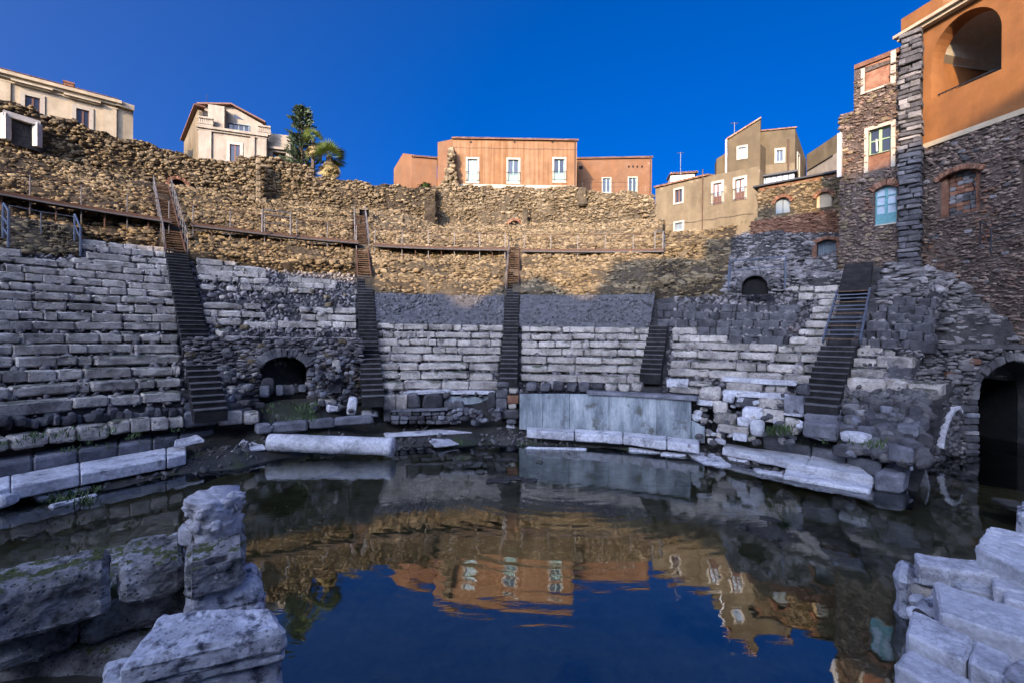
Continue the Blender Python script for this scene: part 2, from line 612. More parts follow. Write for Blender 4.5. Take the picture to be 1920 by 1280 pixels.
# irregular stones for rubble: jittered icosahedra
_t = (1 + 5 ** .5) / 2
ICO_V = np.array([(-1, _t, 0), (1, _t, 0), (-1, -_t, 0), (1, -_t, 0), (0, -1, _t), (0, 1, _t), (0, -1, -_t), (0, 1, -_t), (_t, 0, -1), (_t, 0, 1), (-_t, 0, -1), (-_t, 0, 1)]) / math.sqrt(1 + _t * _t)
ICO_F = np.array([(0, 11, 5), (0, 5, 1), (0, 1, 7), (0, 7, 10), (0, 10, 11), (1, 5, 9), (5, 11, 4), (11, 10, 2), (10, 7, 6), (7, 1, 8), (3, 9, 4), (3, 4, 2), (3, 2, 6), (3, 6, 8), (3, 8, 9), (4, 9, 5), (2, 4, 11), (6, 2, 10), (8, 6, 7), (9, 8, 1)])


def quats(n):
    q = rng.normal(size=(n, 4))
    q /= np.linalg.norm(q, axis=1)[:, None]
    w, x, y, z = q.T
    return np.stack([np.stack([1 - 2 * (y * y + z * z), 2 * (x * y - z * w), 2 * (x * z + y * w)], 1),
                     np.stack([2 * (x * y + z * w), 1 - 2 * (x * x + z * z), 2 * (y * z - x * w)], 1),
                     np.stack([2 * (x * z - y * w), 2 * (y * z + x * w), 1 - 2 * (x * x + y * y)], 1)], 1)


def rubble_mesh(name, P, size, mat, flat=(1.0, .8, .6), spin=True, tangent=None):
    """joined stones at points P (N,3); with tangent=(N,) yaw they lie in rough courses"""
    P = np.asarray(P, float)
    n = len(P)
    size = np.broadcast_to(np.asarray(size, float), (n,))
    V = ICO_V[None] * (1 + rng.uniform(-.28, .22, (n, 12, 1)))
    sc = np.stack([rng.uniform(.75, 1.25, n) * f for f in flat], 1) * size[:, None] * .5
    if tangent is None:
        V = V * sc[:, None, :]
        V = np.einsum('nij,nkj->nki', quats(n), V)
    else:
        R0 = quats(n)
        V = np.einsum('nij,nkj->nki', R0, V)
        sgn = np.sign(V) * np.abs(V) ** .75
        V = sgn * sc[:, None, :]
        t = np.asarray(tangent)
        c, s = np.cos(t)[:, None], np.sin(t)[:, None]
        V = np.stack([V[..., 0] * c - V[..., 1] * s, V[..., 0] * s + V[..., 1] * c, V[..., 2]], -1)
    V = (V + P[:, None, :]).reshape(-1, 3)
    Fc = (ICO_F[None] + (np.arange(n) * 12)[:, None, None]).reshape(-1, 3)
    tint = np.repeat(np.clip(rng.normal(.5, .22, n), 0, 1), 12)
    me = bpy.data.meshes.new(name)
    me.vertices.add(len(V)); me.vertices.foreach_set('co', V.astype(np.float32).ravel())
    me.loops.add(len(Fc) * 3); me.loops.foreach_set('vertex_index', Fc.astype(np.int32).ravel())
    me.polygons.add(len(Fc)); me.polygons.foreach_set('loop_start', np.arange(0, len(Fc) * 3, 3, dtype=np.int32))
    me.materials.append(mat)
    me.update(calc_edges=True)
    a = me.attributes.new('tint', 'FLOAT', 'POINT')
    a.data.foreach_set('value', tint.astype(np.float32))
    return me


ROCKS = {}


def rock_protos(matname):
    if matname not in ROCKS:
        L = []
        for s in range(10):
            V = ICO_V * (1 + rng.uniform(-.3, .25, (12, 1)))
            # one split for a rounder boulder
            Fs, mid, VV = [], {}, [tuple(v) for v in V]
            def mp(a, b):
                k = (min(a, b), max(a, b))
                if k not in mid:
                    p = (np.array(VV[a]) + np.array(VV[b])) / 2
                    p = p / np.linalg.norm(p) * (np.linalg.norm(VV[a]) + np.linalg.norm(VV[b])) / 2 * rng.uniform(.92, 1.04)
                    mid[k] = len(VV); VV.append(tuple(p))
                return mid[k]
            for a, b, c in ICO_F:
                ab, bc, ca = mp(a, b), mp(b, c), mp(c, a)
                Fs += [(a, ab, ca), (b, bc, ab), (c, ca, bc), (ab, bc, ca)]
            VV = np.array(VV)
            sg = np.sign(VV) * np.abs(VV) ** .55      # squarer than a ball
            L.append(mesh_of('stone', sg * .5 / np.abs(sg).max(0), Fs, M[matname]))
        ROCKS[matname] = L
    return ROCKS[matname]


def rock_obj(name, parent, c, dims, yaw, matname, tilt=.15, label=None):
    o = link(name, rnd.choice(rock_protos(matname)), parent, c, (rnd.gauss(0, tilt), rnd.gauss(0, tilt), yaw + rnd.choice((0, math.pi)) + rnd.gauss(0, tilt)), dims)
    if label: o['label'] = label
    return o


def quad_slab(name, q4, h, matname, parent=None, n=(14, 6, 4), edge=.04, amp=.02, chip=.6, freq=2.5, seed=0, smooth=False, lumps=0.0, base=None, grow=0, octv=4, rough2=0.0, ridge=None):
    """a block whose top face is the quad q4 (back-left, back-right, front-right, front-left), h thick"""
    q = [Vector(p) for p in q4]
    c = sum(q, Vector()) / 4
    lx = ((q[1] - q[0]).length + (q[2] - q[3]).length) / 2
    ly = ((q[0] - q[3]).length + (q[1] - q[2]).length) / 2
    P, Fc = block_verts(n[0], n[1], n[2], (lx, ly, h), edge, chip, amp, freq, seed, lumps, octv)
    if rough2:
        qg = cube_grid(n[0], n[1], n[2])[0]
        ex = (np.abs(qg) > .999) * np.sign(qg)
        rg = 1 - np.abs(fbm(P * np.array([.55, 1, 1.5]), 5.0, 4, seed + 7)) * 1.6
        P = P - ex * (np.clip(rg, -.5, 1) * rough2)[:, None]
        P = P + ex * (fbm(P, 14.0, 3, seed + 9) * rough2 * .5)[:, None]
    if ridge:
        top_ = cube_grid(n[0], n[1], n[2])[0][:, 2] > .999
        wv_ = np.abs(np.sin(P[:, 1] / ly * math.pi * ridge[0] + .6 * fbm(P, 1.2, 2, seed)))
        P[:, 2] -= np.where(top_, (1 - wv_ ** .6) * ridge[1], 0)
    a = P[:, 0] / lx + .5
    b = P[:, 1] / ly + .5
    z = P[:, 2] - h / 2
    Q = [np.array(p) for p in q]
    W = ((1 - a) * (1 - b))[:, None] * Q[3] + (a * (1 - b))[:, None] * Q[2] + (a * b)[:, None] * Q[1] + ((1 - a) * b)[:, None] * Q[0]
    W[:, 2] += z
    W[:, :2] = W[:, :2] + (W[:, :2] - np.array(c)[:2]) * (grow * (-z / h))[:, None]
    org = Vector((c.x, c.y, c.z - h))
    me = mesh_of(name, W - np.array(org), Fc, M[matname], smooth)
    if smooth:
        me.set_sharp_from_angle(angle=R(32))
    return link(name, me, parent, org)


def arc_rect(th0, th1, r, depth, z0, z1):
    return th0, th1


# ------------------------------------------------------------------ the setting: ground, pool bed, water
def grid_mesh(name, us, vs_, fn, mat, parent=None, smooth=True, kind=None, base=(0, 0, 0)):
    V, Fc = [], []
    nu, nv = len(us), len(vs_)
    P = np.array([fn(u, v) for u in us for v in vs_], float)
    for i in range(nu - 1):
        for j in range(nv - 1):
            a = i * nv + j
            Fc.append((a, a + nv, a + nv + 1, a + 1))
    b = np.array(base_of(parent)) if parent is not None else np.array(base, float)
    o = link(name, mesh_of(name, P - b, Fc, mat, smooth), parent, Vector(b))
    if kind: o['kind'] = kind
    return o


gm = MB()
gm.poly([(-900, -900, -1.6), (900, -900, -1.6), (900, 900, -1.6), (-900, 900, -1.6)])
tag(gm.build('ground', M['earth']), kind='structure')

# hill behind the theatre on which the houses stand
us = [R(a) for a in np.linspace(-100, 40, 60)]
grid_mesh('hill', us, [42.7, 46, 52, 60, 80, 140, 300],
          lambda t, r: pol(t, r, min(18.0, 15.2 + (r - 42.7) * .05) - max(0, (math.degrees(t) - 17) * .25)), M['earth'], kind='structure')

_mudspots = []


def mudspot(x, y, z, rad, h):
    p = onz(x, y, z)
    _mudspots.append((p.x, p.y, rad, h))


for a in ((420, 860, .2, 1.2, .26), (455, 846, .2, .7, .14), (380, 838, .2, 1.0, .20), (440, 880, .1, .8, .14),
          (620, 850, .2, 1.2, .10), (860, 815, .2, 1.0, .12), (930, 810, .2, 1.1, .16), (990, 815, .2, .9, .1), (780, 820, .2, 1.1, .1),
          (240, 905, .1, .8, .16), (190, 920, .1, .6, .12), (1340, 868, .1, .8, .06), (1100, 846, .1, 1.4, .03),
          (1405, 975, .0, .85, .44), (1460, 985, .0, .6, .36), (1340, 962, .0, .5, .3)):
    mudspot(*a)


def floor_z(x, y):
    r = math.hypot(x - CX, y - CY)
    t = math.atan2(x - CX, y - CY)
    if r < 12.3:
        z = -.42
    elif r < 13.3:
        z = -.42 + (r - 12.3) * .42
    elif r < 14.6:
        z = .0 + (r - 13.3) * .10
    else:
        z = .13 + (r - 14.6) * .36
    # raised forecourt of the left tunnel
    w = math.exp(-((t - R(-29.5)) / R(7.5)) ** 4)
    if r > 14.0:
        z = max(z, min(1.45, .35 + (r - 14.0) * .62) * w)
    if t > R(50) or t < R(-75):
        z = min(z, -.35)
    for mx, my, rad, h in _mudspots:
        d2 = ((x - mx) ** 2 + (y - my) ** 2) / (rad * rad)
        if d2 < 4:
            z += h * math.exp(-d2)
    return z


us = [R(a) for a in np.linspace(-95, 75, 171)]
vv = [0.3, 3, 6, 8, 9, 10, 10.6, 11.2, 11.7, 12.1, 12.4, 12.7, 13.0, 13.3, 13.6, 14, 14.4, 14.8, 15.3, 16, 17, 18]
Pn = np.array([pol(t, r, 0) for t in us for r in vv])
nzv = fbm(Pn, .9, 4, 3) * .05
Pn[:, 2] = [floor_z(p[0], p[1]) for p in Pn] + nzv
Fq = [(i * len(vv) + j, (i + 1) * len(vv) + j, (i + 1) * len(vv) + j + 1, i * len(vv) + j + 1) for i in range(len(us) - 1) for j in range(len(vv) - 1)]
tag(link('orchestra_floor', mesh_of('orchestra_floor', Pn, Fq, [M['mud'], M['silt']], True, midx=[1 if max(Pn[i][2] for i in q) < -.05 else 0 for q in Fq])), kind='structure')
bm_ = MB()
bm_.poly([(-40, -6, -.55), (40, -6, -.55), (40, 22, -.55), (-40, 22, -.55)])
tag(bm_.build('pool_bed', M['mud']), kind='structure')

# water: clear sheet over a dark silty bed, fine wind ripples
wm, n, b = new_mat('still_water')
n.nodes.remove(b)
L = n.links.new
out = [x for x in n.nodes if x.type == 'OUTPUT_MATERIAL'][0]
geo = N(n, 'ShaderNodeNewGeometry')
mp = N(n, 'ShaderNodeMapping')
mp.inputs['Scale'].default_value = (1.0, 3.6, 1)
L(geo.outputs['Position'], mp.inputs[0])
nz1 = N(n, 'ShaderNodeTexNoise', Scale=1.7, Detail=3.0, Roughness=.5, Distortion=.4)
L(mp.outputs[0], nz1.inputs['Vector'])
wv = N(n, 'ShaderNodeTexWave', wave_type='RINGS', rings_direction='Z')
mpw = N(n, 'ShaderNodeMapping')
mpw.inputs['Location'].default_value = (-1.4, -13.4, 0)
L(geo.outputs['Position'], mpw.inputs[0]); L(mpw.outputs[0], wv.inputs['Vector'])
wv.inputs['Scale'].default_value = .95
wv.inputs['Distortion'].default_value = 2.2
wv.inputs['Detail'].default_value = 2.0
wv.inputs['Detail Scale'].default_value = 1.2
# ripples live in the middle of the pool and die out towards the edges
nz2 = N(n, 'ShaderNodeTexNoise', Scale=.22, Detail=2.0)
L(geo.outputs['Position'], nz2.inputs['Vector'])
gt = ramp(n, [(.38, .25), (.62, 1.0)])
L(nz2.outputs[0], gt.inputs[0])
mw = N(n, 'ShaderNodeMath', operation='MULTIPLY')
L(wv.outputs['Fac'], mw.inputs[0]); mw.inputs[1].default_value = .5
ad = N(n, 'ShaderNodeMath', operation='ADD')
L(mw.outputs[0], ad.inputs[0]); L(nz1.outputs[0], ad.inputs[1])
mg = N(n, 'ShaderNodeMath', operation='MULTIPLY')
L(ad.outputs[0], mg.inputs[0]); L(gt.outputs[0], mg.inputs[1])
bp = N(n, 'ShaderNodeBump', Strength=1.0, Distance=.0024)
L(mg.outputs[0], bp.inputs['Height'])
fr = N(n, 'ShaderNodeFresnel', IOR=2.2)
L(bp.outputs[0], fr.inputs['Normal'])
gl = N(n, 'ShaderNodeBsdfGlossy', Roughness=.012)
gl.inputs['Color'].default_value = (.92, .95, .97, 1)
L(bp.outputs[0], gl.inputs['Normal'])
tr = N(n, 'ShaderNodeBsdfTransparent')
tr.inputs['Color'].default_value = (.88, .90, .80, 1)
mxs = N(n, 'ShaderNodeMixShader')
L(fr.outputs[0], mxs.inputs[0]); L(tr.outputs[0], mxs.inputs[1]); L(gl.outputs[0], mxs.inputs[2])
L(mxs.outputs[0], out.inputs[0])
wb = MB()
wb.poly([(-40, -6, 0), (40, -6, 0), (40, 22, 0), (-40, 22, 0)])
tag(wb.build('water', wm), kind='structure')

# ------------------------------------------------------------------ stairways of the cavea
TH = [R(-40.74), R(-19.9), R(1.0), R(22.4), R(43.8)]
SW = [.46, .42, .39, .42, .53]          # half widths


def slope_end(x, y):
    return (rown(x, y) - 19.3) / .7


def stairway(i, y_bot, y_top, y_wood, label, rails=None):
    """solid dark steps up to y_wood, open brown plank treads above"""
    th = TH[i]
    def nn(y):
        lo, hi = -9.0, 33.0
        for _ in range(40):
            m_ = (lo + hi) / 2
            p = pol(th, 19.3 + .7 * m_, 4.1 + .37 * m_)
            yy = 628 - FPX * (p.z - CAMZ) / p.y + math.tan(ROLL) * FPX * p.x / p.y
            if yy > y: lo = m_
            else: hi = m_
        return lo
    n0, n1, nw = nn(y_bot), nn(y_top), nn(y_wood)
    t = thing('stairway', label, 'stairs', pol(th, 19.3 + .7 * n0, 4.1 + .37 * n0))
    rad = Vector((math.sin(th), math.cos(th), 0))
    tan = Vector((math.cos(th), -math.sin(th), 0))
    yaw = -th
    k = 0
    n = n0
    # three shared step meshes
    if not hasattr(stairway, 'me'):
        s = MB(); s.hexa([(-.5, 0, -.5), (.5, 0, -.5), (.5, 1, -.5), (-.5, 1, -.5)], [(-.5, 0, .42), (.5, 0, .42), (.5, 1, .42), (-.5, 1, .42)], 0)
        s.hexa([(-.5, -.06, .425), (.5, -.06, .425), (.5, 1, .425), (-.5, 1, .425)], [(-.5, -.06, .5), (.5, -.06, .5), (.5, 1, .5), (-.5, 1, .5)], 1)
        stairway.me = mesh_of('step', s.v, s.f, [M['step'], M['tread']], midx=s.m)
        s = MB(); s.hexa([(-.5, 0, -.5), (.5, 0, -.5), (.5, 1, -.5), (-.5, 1, -.5)], [(-.5, 0, .5), (.5, 0, .5), (.5, 1, .5), (-.5, 1, .5)], 0)
        stairway.pl = mesh_of('tread_plank', s.v, s.f, [M['plank']])
    while n < n1:
        c = pol(th, 19.3 + .7 * n, 4.1 + .37 * n)
        if n < nw:
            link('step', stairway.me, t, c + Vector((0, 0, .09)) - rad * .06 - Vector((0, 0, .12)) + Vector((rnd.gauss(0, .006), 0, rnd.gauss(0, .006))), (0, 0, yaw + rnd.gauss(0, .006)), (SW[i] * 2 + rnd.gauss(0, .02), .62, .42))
        else:
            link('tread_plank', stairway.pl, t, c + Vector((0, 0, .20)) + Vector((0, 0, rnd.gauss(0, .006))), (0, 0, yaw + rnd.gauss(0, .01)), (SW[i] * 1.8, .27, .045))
        n += .5
    if n1 > nw + 2:
        for sgn in (-1, 1):
            m_ = MB()
            a = pol(th, 19.3 + .7 * nw, 4.1 + .37 * nw + .12) + tan * sgn * SW[i] * .93
            b_ = pol(th, 19.3 + .7 * n1, 4.1 + .37 * n1 + .12) + tan * sgn * SW[i] * .93
            m_.sq(a, b_, .06, .22)
            m_.build('stringer', M['rust'], t)
    if rails:
        ya, yb, sides, np_ = rails
        na, nb = nn(ya), nn(yb)
        for sgn in sides:
            tops = []
            for q in range(np_):
                nq = na + (nb - na) * q / (np_ - 1)
                p = pol(th, 19.3 + .7 * nq, 4.1 + .37 * nq + .1) + tan * sgn * (SW[i] + .05)
                tops.append(p + Vector((0, 0, 1.05)))
                m_ = MB(); m_.bar(p, p + Vector((0, 0, 1.05)), .028); m_.build('rail_post', M['steel'], t)
            m_ = MB()
            for q in range(np_ - 1):
                m_.bar(tops[q], tops[q + 1], .026)
                for dz in (-.35, -.7):
                    m_.bar(tops[q] + Vector((0, 0, dz)), tops[q + 1] + Vector((0, 0, dz)), .011, 4)
            m_.build('handrail', M['steel'], t)
    return t


stairway(0, 776, 352, 478, 'long dark stairway at left climbing up to the small brick archway in the upper wall', (478, 362, (-1, 1), 9))
stairway(1, 750, 408, 520, 'dark stairway just right of the left tunnel, rising past the walkway to a square doorway', (470, 408, (-1, 1), 5))
stairway(2, 716, 468, 548, 'middle dark stairway above the gap beside the marble panel, ending at the walkway', (545, 470, (-1,), 6))
stairway(3, 708, 612, 400, 'short dark stairway right of the middle one, stopping below the dark lava blocks')
stairway(4, 768, 648, 400, 'dark stairway below the blue metal ladder stair on the right')
# worn lava steps at the foot of the first and last stairway
def foot_steps(th, hw, items, label, name='stone_step'):
    t = None
    for k, (y0, y1, r, w) in enumerate(items):
        pass


def istone(x0, y0, x1, y1, r, depth, matname, name='stone', parent=None, kind='block', yawj=.03, label=None, roundness=1.0, sink=0.0):
    """a stone seen in the photo between (x0,y0) and (x1,y1), standing at radius r from the orchestra centre"""
    a, b_ = onr(x0, y1, r), onr(x1, y1, r)
    ta, tb = onr((x0 + x1) / 2, y0, r), onr((x0 + x1) / 2, y1, r)
    c = (a + b_) / 2
    h = max(.08, ta.z - tb.z) + sink
    w = max(.1, (a - b_).length)
    th = theta(c)
    c2 = Vector((CX + (r + depth / 2) * math.sin(th), CY + (r + depth / 2) * math.cos(th), tb.z + h / 2 - sink))
    if kind == 'block':
        return block_obj(name, parent, c2, (w, depth, h), -th + rnd.gauss(0, yawj), matname, .0, .015, label)
    return rock_obj(name, parent, c2, (w * roundness, depth, h), -th + rnd.gauss(0, yawj), matname, .05, label)


t = thing('stone_steps', 'blue grey worn stone steps at the foot of the long left stairway', 'steps', onr(378, 800, 14.6))
istone(347, 772, 409, 800, 14.9, .8, 'lava_step', 'stone_step', t)
istone(346, 754, 408, 772, 15.5, .7, 'lava_step', 'stone_step', t)
t = thing('stone_steps', 'blue grey worn stone steps at the foot of the stairway near the right tunnel', 'steps', onr(1540, 822, 14.2))
for x0, y0, x1, y1, r in ((1503, 792, 1568, 824, 14.0), (1508, 778, 1573, 794, 14.6), (1512, 765, 1580, 779, 15.2)):
    istone(x0, y0, x1, y1, r, .8, 'lava_step', 'stone_step', t)
tb = [istone(1512 + 26 * k, 752, 1512 + 26 * k + 25, 760, 15.7, .4, 'brick', 'brick', t) for k in range(2)]

# ------------------------------------------------------------------ seating wedges
def row(parent, x0, y0, x1, y1, nb, matname='seat', r=None, depth=.74, h=.32, jit=.010, name='seat_block', wob=.0, tilt=.010):
    """a curved course of nb blocks whose top edge runs from (x0,y0) to (x1,y1) in the photo"""
    if r is None:
        r0, r1 = rown(x0, y0), rown(x1, y1)
    else:
        r0 = r1 = r
    a, b_ = onr(x0, y0, r0), onr(x1, y1, r1)
    ta, tb = theta(a), theta(b_)
    nb = max(1, round(nb * .85)) if nb > 3 else nb
    w = [rnd.choice((.4, .8, 1, 1.3, 1.9)) * rnd.uniform(.8, 1.2) for _ in range(nb)]
    tot = sum(w)
    s = 0
    for k in range(nb):
        f0, f1 = s / tot, (s + w[k]) / tot
        s += w[k]
        fm = (f0 + f1) / 2
        t0, t1, tm = ta + (tb - ta) * f0, ta + (tb - ta) * f1, ta + (tb - ta) * fm
        rr = r0 + (r1 - r0) * fm + rnd.uniform(0, .05)
        zz = a.z + (b_.z - a.z) * fm + rnd.gauss(0, wob)
        L_ = max(.16, rr * (t1 - t0) - .010)
        hh = h * rnd.uniform(.9, 1.06)
        block_obj(name, parent, pol(tm, rr + depth / 2, zz - hh / 2), (L_, depth, hh), -tm, matname, jit, tilt)


def core(parent, th0, th1, r0, r1, dz=.50, mat='mortar_dark', name='earth_core', nth=14):
    """stepped earth and lava fill under and behind the seat blocks"""
    us = [th0 + (th1 - th0) * k / nth for k in range(nth + 1)]
    rs = []
    r = r0
    while r < r1:
        rs.append(r)
        r += .2
    def fn(t, r):
        p = pol(t, r, zslope(r + .08) - dz)
        return p
    P = np.array([fn(t, r) for t in us for r in rs])
    P[:, 2] += fbm(P, 2.2, 3, 9) * .07
    nv = len(rs)
    P[0::nv, 2] -= 1.6
    Fq = [(i * nv + j, (i + 1) * nv + j, (i + 1) * nv + j + 1, i * nv + j + 1) for i in range(nth) for j in range(nv - 1)]
    b = np.array(base_of(parent))
    n_ = int((th1 - th0) * (r1 * r1 - r0 * r0) / 2 / .028)
    u = rng.uniform(th0, th1, n_); q = np.sqrt(rng.uniform(r0 * r0, r1 * r1, n_))
    ok = np.array([all(abs(a - TH[i]) * c > SW[i] + .1 for i in range(5)) for a, c in zip(u, q)])
    u, q = u[ok], q[ok]
    Q = np.stack([CX + q * np.sin(u), CY + q * np.cos(u), 4.1 + SL * (q + .08 - 19.3) - dz + rng.uniform(-.02, .12, len(q))], 1)
    o = link('rubble_fill', rubble_mesh('rubble_fill', Q - b, np.clip(rng.gamma(5, .032, len(Q)), .08, .32), M['rubble_grey'], (1.2, 1, .7)), parent, b)
    o['kind'] = 'stuff'
    return link(name, mesh_of(name, P - b, Fq, M[mat], False), parent, Vector(b))


def stair_edge(i, side, r):
    return TH[i] + side * math.asin((SW[i] + .03) / r)


def wedge(label, x, y):
    return thing('seating_wedge', label, 'stone seats', onr(x, y, 16))


# left wedge
W0 = wedge('big wedge of pale limestone seat rows left of the long stairway, reaching highest of all', 300, 790)
core(W0, R(-72), TH[0], 15.5, 28.9)
rows0 = [(150, 447, 326, 466, 7), (150, 457, 327, 474, 6), (163, 472, 327, 487, 4), (135, 482, 328, 499, 5),
         (-40, 473, 329, 508, 9), (-40, 490, 329, 521, 8), (-40, 505, 330, 534, 8), (-40, 525, 331, 546, 9), (-40, 542, 331, 560, 7),
         (-40, 561, 332, 575, 7), (-40, 581, 333, 591, 8), (-60, 601, 334, 606, 6), (-60, 625, 334, 627, 9), (-60, 647, 336, 646, 6),
         (-60, 671, 339, 666, 6), (-60, 700, 340, 687, 9), (-60, 731, 341, 709, 7), (-60, 763, 342, 735, 5)]
for a in rows0:
    row(W0, *a)
for a in ((-40, 463, 40, 466, 1),):
    row(W0, *a)
# course of lava stones and the low broken course under the big blocks
for k in range(26):
    x = -30 + k * 14.5
    yb = 806 - (x + 30) * .058 + rnd.uniform(-4, 4)
    istone(x, yb - rnd.uniform(14, 24), x + rnd.uniform(13, 26), yb, 15.1 + rnd.uniform(-.1, .1), .6, 'basalt', 'lava_stone', W0, 'rock')
for (x0, y0, x1, y1) in ((-60, 826, 18, 850), (19, 815, 88, 840), (91, 802, 141, 830), (143, 796, 206, 824), (208, 789, 245, 814), (246, 784, 282, 809), (284, 785, 316, 806), (318, 782, 345, 802)):
    istone(x0, y0, x1, y1, 14.75, .7, 'seat', 'seat_block', W0)

# wedge with the tunnel
W1 = wedge('ruined wedge of broken seat rows above the low arched tunnel between the two left stairways', 520, 760)
core(W1, TH[0], TH[1], 17.6, 27.6)
for a in ((369, 485, 443, 489, 2), (440, 498, 500, 502, 1), (369, 497, 437, 500, 2), (450, 501, 500, 503, 2), (370, 504, 500, 512, 3), (372, 514, 505, 523, 6),
          (540, 518, 632, 526, 4), (545, 529, 632, 533, 4), (668, 542, 668.5, 542, 1),
          (375, 532, 404, 533, 1), (427, 535, 447, 536, 1), (453, 534, 538, 538, 3), (540, 538, 590, 541, 2),
          (382, 567, 490, 570, 2), (562, 575, 668, 578, 3), (383, 580, 500, 586, 5), (565, 588, 668, 592, 3),
          (385, 595, 452, 598, 2), (457, 602, 595, 603, 2), (597, 602, 668, 605, 3), (389, 629, 455, 630, 2), (458, 631, 668, 634, 6),
          (394, 650, 489, 648, 2), (646, 650, 668, 651, 1), (640, 661, 668, 662, 1)):
    row(W1, *a)
for k in range(26):
    x, y = rnd.uniform(385, 660), rnd.choice((rnd.uniform(545, 560), rnd.uniform(612, 626), rnd.uniform(570, 590)))
    rr = rown(x, y)
    s = rnd.uniform(.2, .42)
    rock_obj('rubble_stone', W1, onr(x, y, rr), (s * 1.2, s, s * .7), rnd.uniform(0, 6), rnd.choice(('stone1', 'stone1g', 'seat')))

# middle wedges
W2 = wedge('neat wedge of eight limestone seat rows left of the middle stairway, grey gravel above', 830, 735)
core(W2, TH[1], TH[2], 15.2, 24.4)
for a in ((705, 606, 943, 610, 9), (706, 621, 942, 624, 8), (707, 635, 941, 638, 9), (708, 649, 940, 652, 6), (709, 664, 938, 667, 5), (710, 681, 935, 682, 5), (711, 697, 925, 701, 5), (714, 717, 933, 716, 5)):
    row(W2, *a)
W3 = wedge('neat wedge of limestone seat rows above the tall blue grey marble panel', 1100, 720)
core(W3, TH[2], TH[3], 15.2, 24.4)
for a in ((978, 612, 1222, 614, 7), (978, 626, 1219, 627, 8), (977, 640, 1216, 641, 8), (978, 653, 1214, 656, 6), (978, 668, 1211, 672, 6), (976, 685, 1210, 687, 5), (976, 702, 1206, 706, 4)):
    row(W3, *a)
for k in range(9):
    x = 985 + k * 24.6
    istone(x, 716 + rnd.uniform(-2, 3), x + 24, 735, 14.7, .7, 'basalt' if k < 6 else 'seat', 'lava_stone' if k < 6 else 'seat_block', W3, 'rock')
W4 = wedge('limestone seat rows below the dark lava blocks, right of the short stairway', 1380, 710)
core(W4, TH[3], TH[4], 15.4, 24.8)
for a in ((1261, 614, 1307, 615, 1), (1261, 628, 1364, 630, 3), (1478, 631, 1549, 633, 2), (1258, 641, 1543, 648, 6), (1257, 656, 1539, 666, 6), (1258, 676, 1531, 685, 7), (1253, 691, 1526, 706, 5),
          (1469, 536, 1572, 536, 3), (1498, 550, 1573, 549, 2), (1532, 560, 1571, 560, 1), (1522, 573, 1567, 574, 1), (1520, 587, 1565, 587, 1), (1509, 602, 1554, 602, 1), (1495, 616, 1553, 617, 1)):
    row(W4, *a)
for a in ((1232, 568, 1500, 572, 15), (1233, 583, 1495, 587, 14), (1234, 598, 1490, 602, 13), (1309, 614, 1475, 617, 8), (1366, 629, 1476, 632, 6)):
    row(W4, *a, matname='basalt', name='lava_block', h=.42)
W5 = wedge('short wedge of heavy limestone blocks between the last stairway and the right tunnel', 1640, 745)
core(W5, TH[4], R(51), 15.4, 24.6)
for (x0, y0, x1, y1, r, mt) in ((1607, 653, 1655, 672, 18.9, 'seat'), (1656, 655, 1698, 670, 18.9, 'seat'), (1594, 672, 1642, 691, 18.2, 'seat'), (1644, 668, 1714, 691, 18.2, 'seat'),
                           (1589, 692, 1662, 711, 17.5, 'seat'), (1663, 690, 1706, 712, 17.6, 'basalt'), (1584, 710, 1660, 735, 16.8, 'seat'), (1650, 712, 1702, 740, 17.0, 'seat'),
                           (1582, 733, 1638, 762, 16.1, 'seat'), (1636, 740, 1687, 762, 16.1, 'seat'), (1703, 718, 1765, 740, 16.9, 'seat'), (1706, 730, 1756, 749, 16.5, 'seat'),
                           (1612, 646, 1632, 655, 19.2, 'seat'), (1704, 648, 1726, 664, 19.3, 'seat')):
    istone(x0, y0, x1, y1, r, .75, mt, 'seat_block' if mt == 'seat' else 'lava_block', W5)
for a in ((1622, 556, 1750, 560, 8), (1618, 570, 1752, 575, 8), (1612, 585, 1750, 592, 8), (1606, 601, 1750, 609, 8), (1600, 617, 1752, 626, 9), (1597, 633, 1752, 641, 8)):
    row(W5, *a, matname='basalt', name='lava_block', h=.42, jit=.04, tilt=.03)

# gravel ramps above the two middle wedges
def gravel(t0, t1, r0, r1, label):
    us = np.linspace(t0, t1, 40)
    rs = np.linspace(r0, r1, 18)
    t = thing('gravel_bed', label, 'gravel bed', pol((t0 + t1) / 2, r0, zslope(r0)))
    P = np.array([pol(u, r, zslope(r) - .02 - (.12 if r == rs[0] else 0)) for u in us for r in rs])
    P[:, 2] += fbm(P, 1.2, 4, 4) * .05
    nv = len(rs)
    Fq = [(i * nv + j, (i + 1) * nv + j, (i + 1) * nv + j + 1, i * nv + j + 1) for i in range(len(us) - 1) for j in range(nv - 1)]
    b = np.array(base_of(t))
    link('gravel_surface', mesh_of('gravel_surface', P - b, Fq, M['gravel'], True), t, b)
    n_ = 900
    u = rng.uniform(t0, t1, n_); r_ = rng.uniform(r0, r1, n_)
    Q = np.stack([CX + r_ * np.sin(u), CY + r_ * np.cos(u), zslope(r_)], 1)
    o = link('gravel_stones', rubble_mesh('gravel_stones', Q - b, rng.gamma(2.0, .045, n_) + .03, M['gravel_j']), t, b)
    o['kind'] = 'stuff'


gravel(stair_edge(1, 1, 21), stair_edge(2, -1, 21), 20.35, 23.9, 'sloping bed of dark grey gravel left of the middle stairway')
gravel(stair_edge(2, 1, 21), stair_edge(3, -1, 21), 20.35, 24.0, 'sloping bed of dark grey gravel right of the middle stairway')

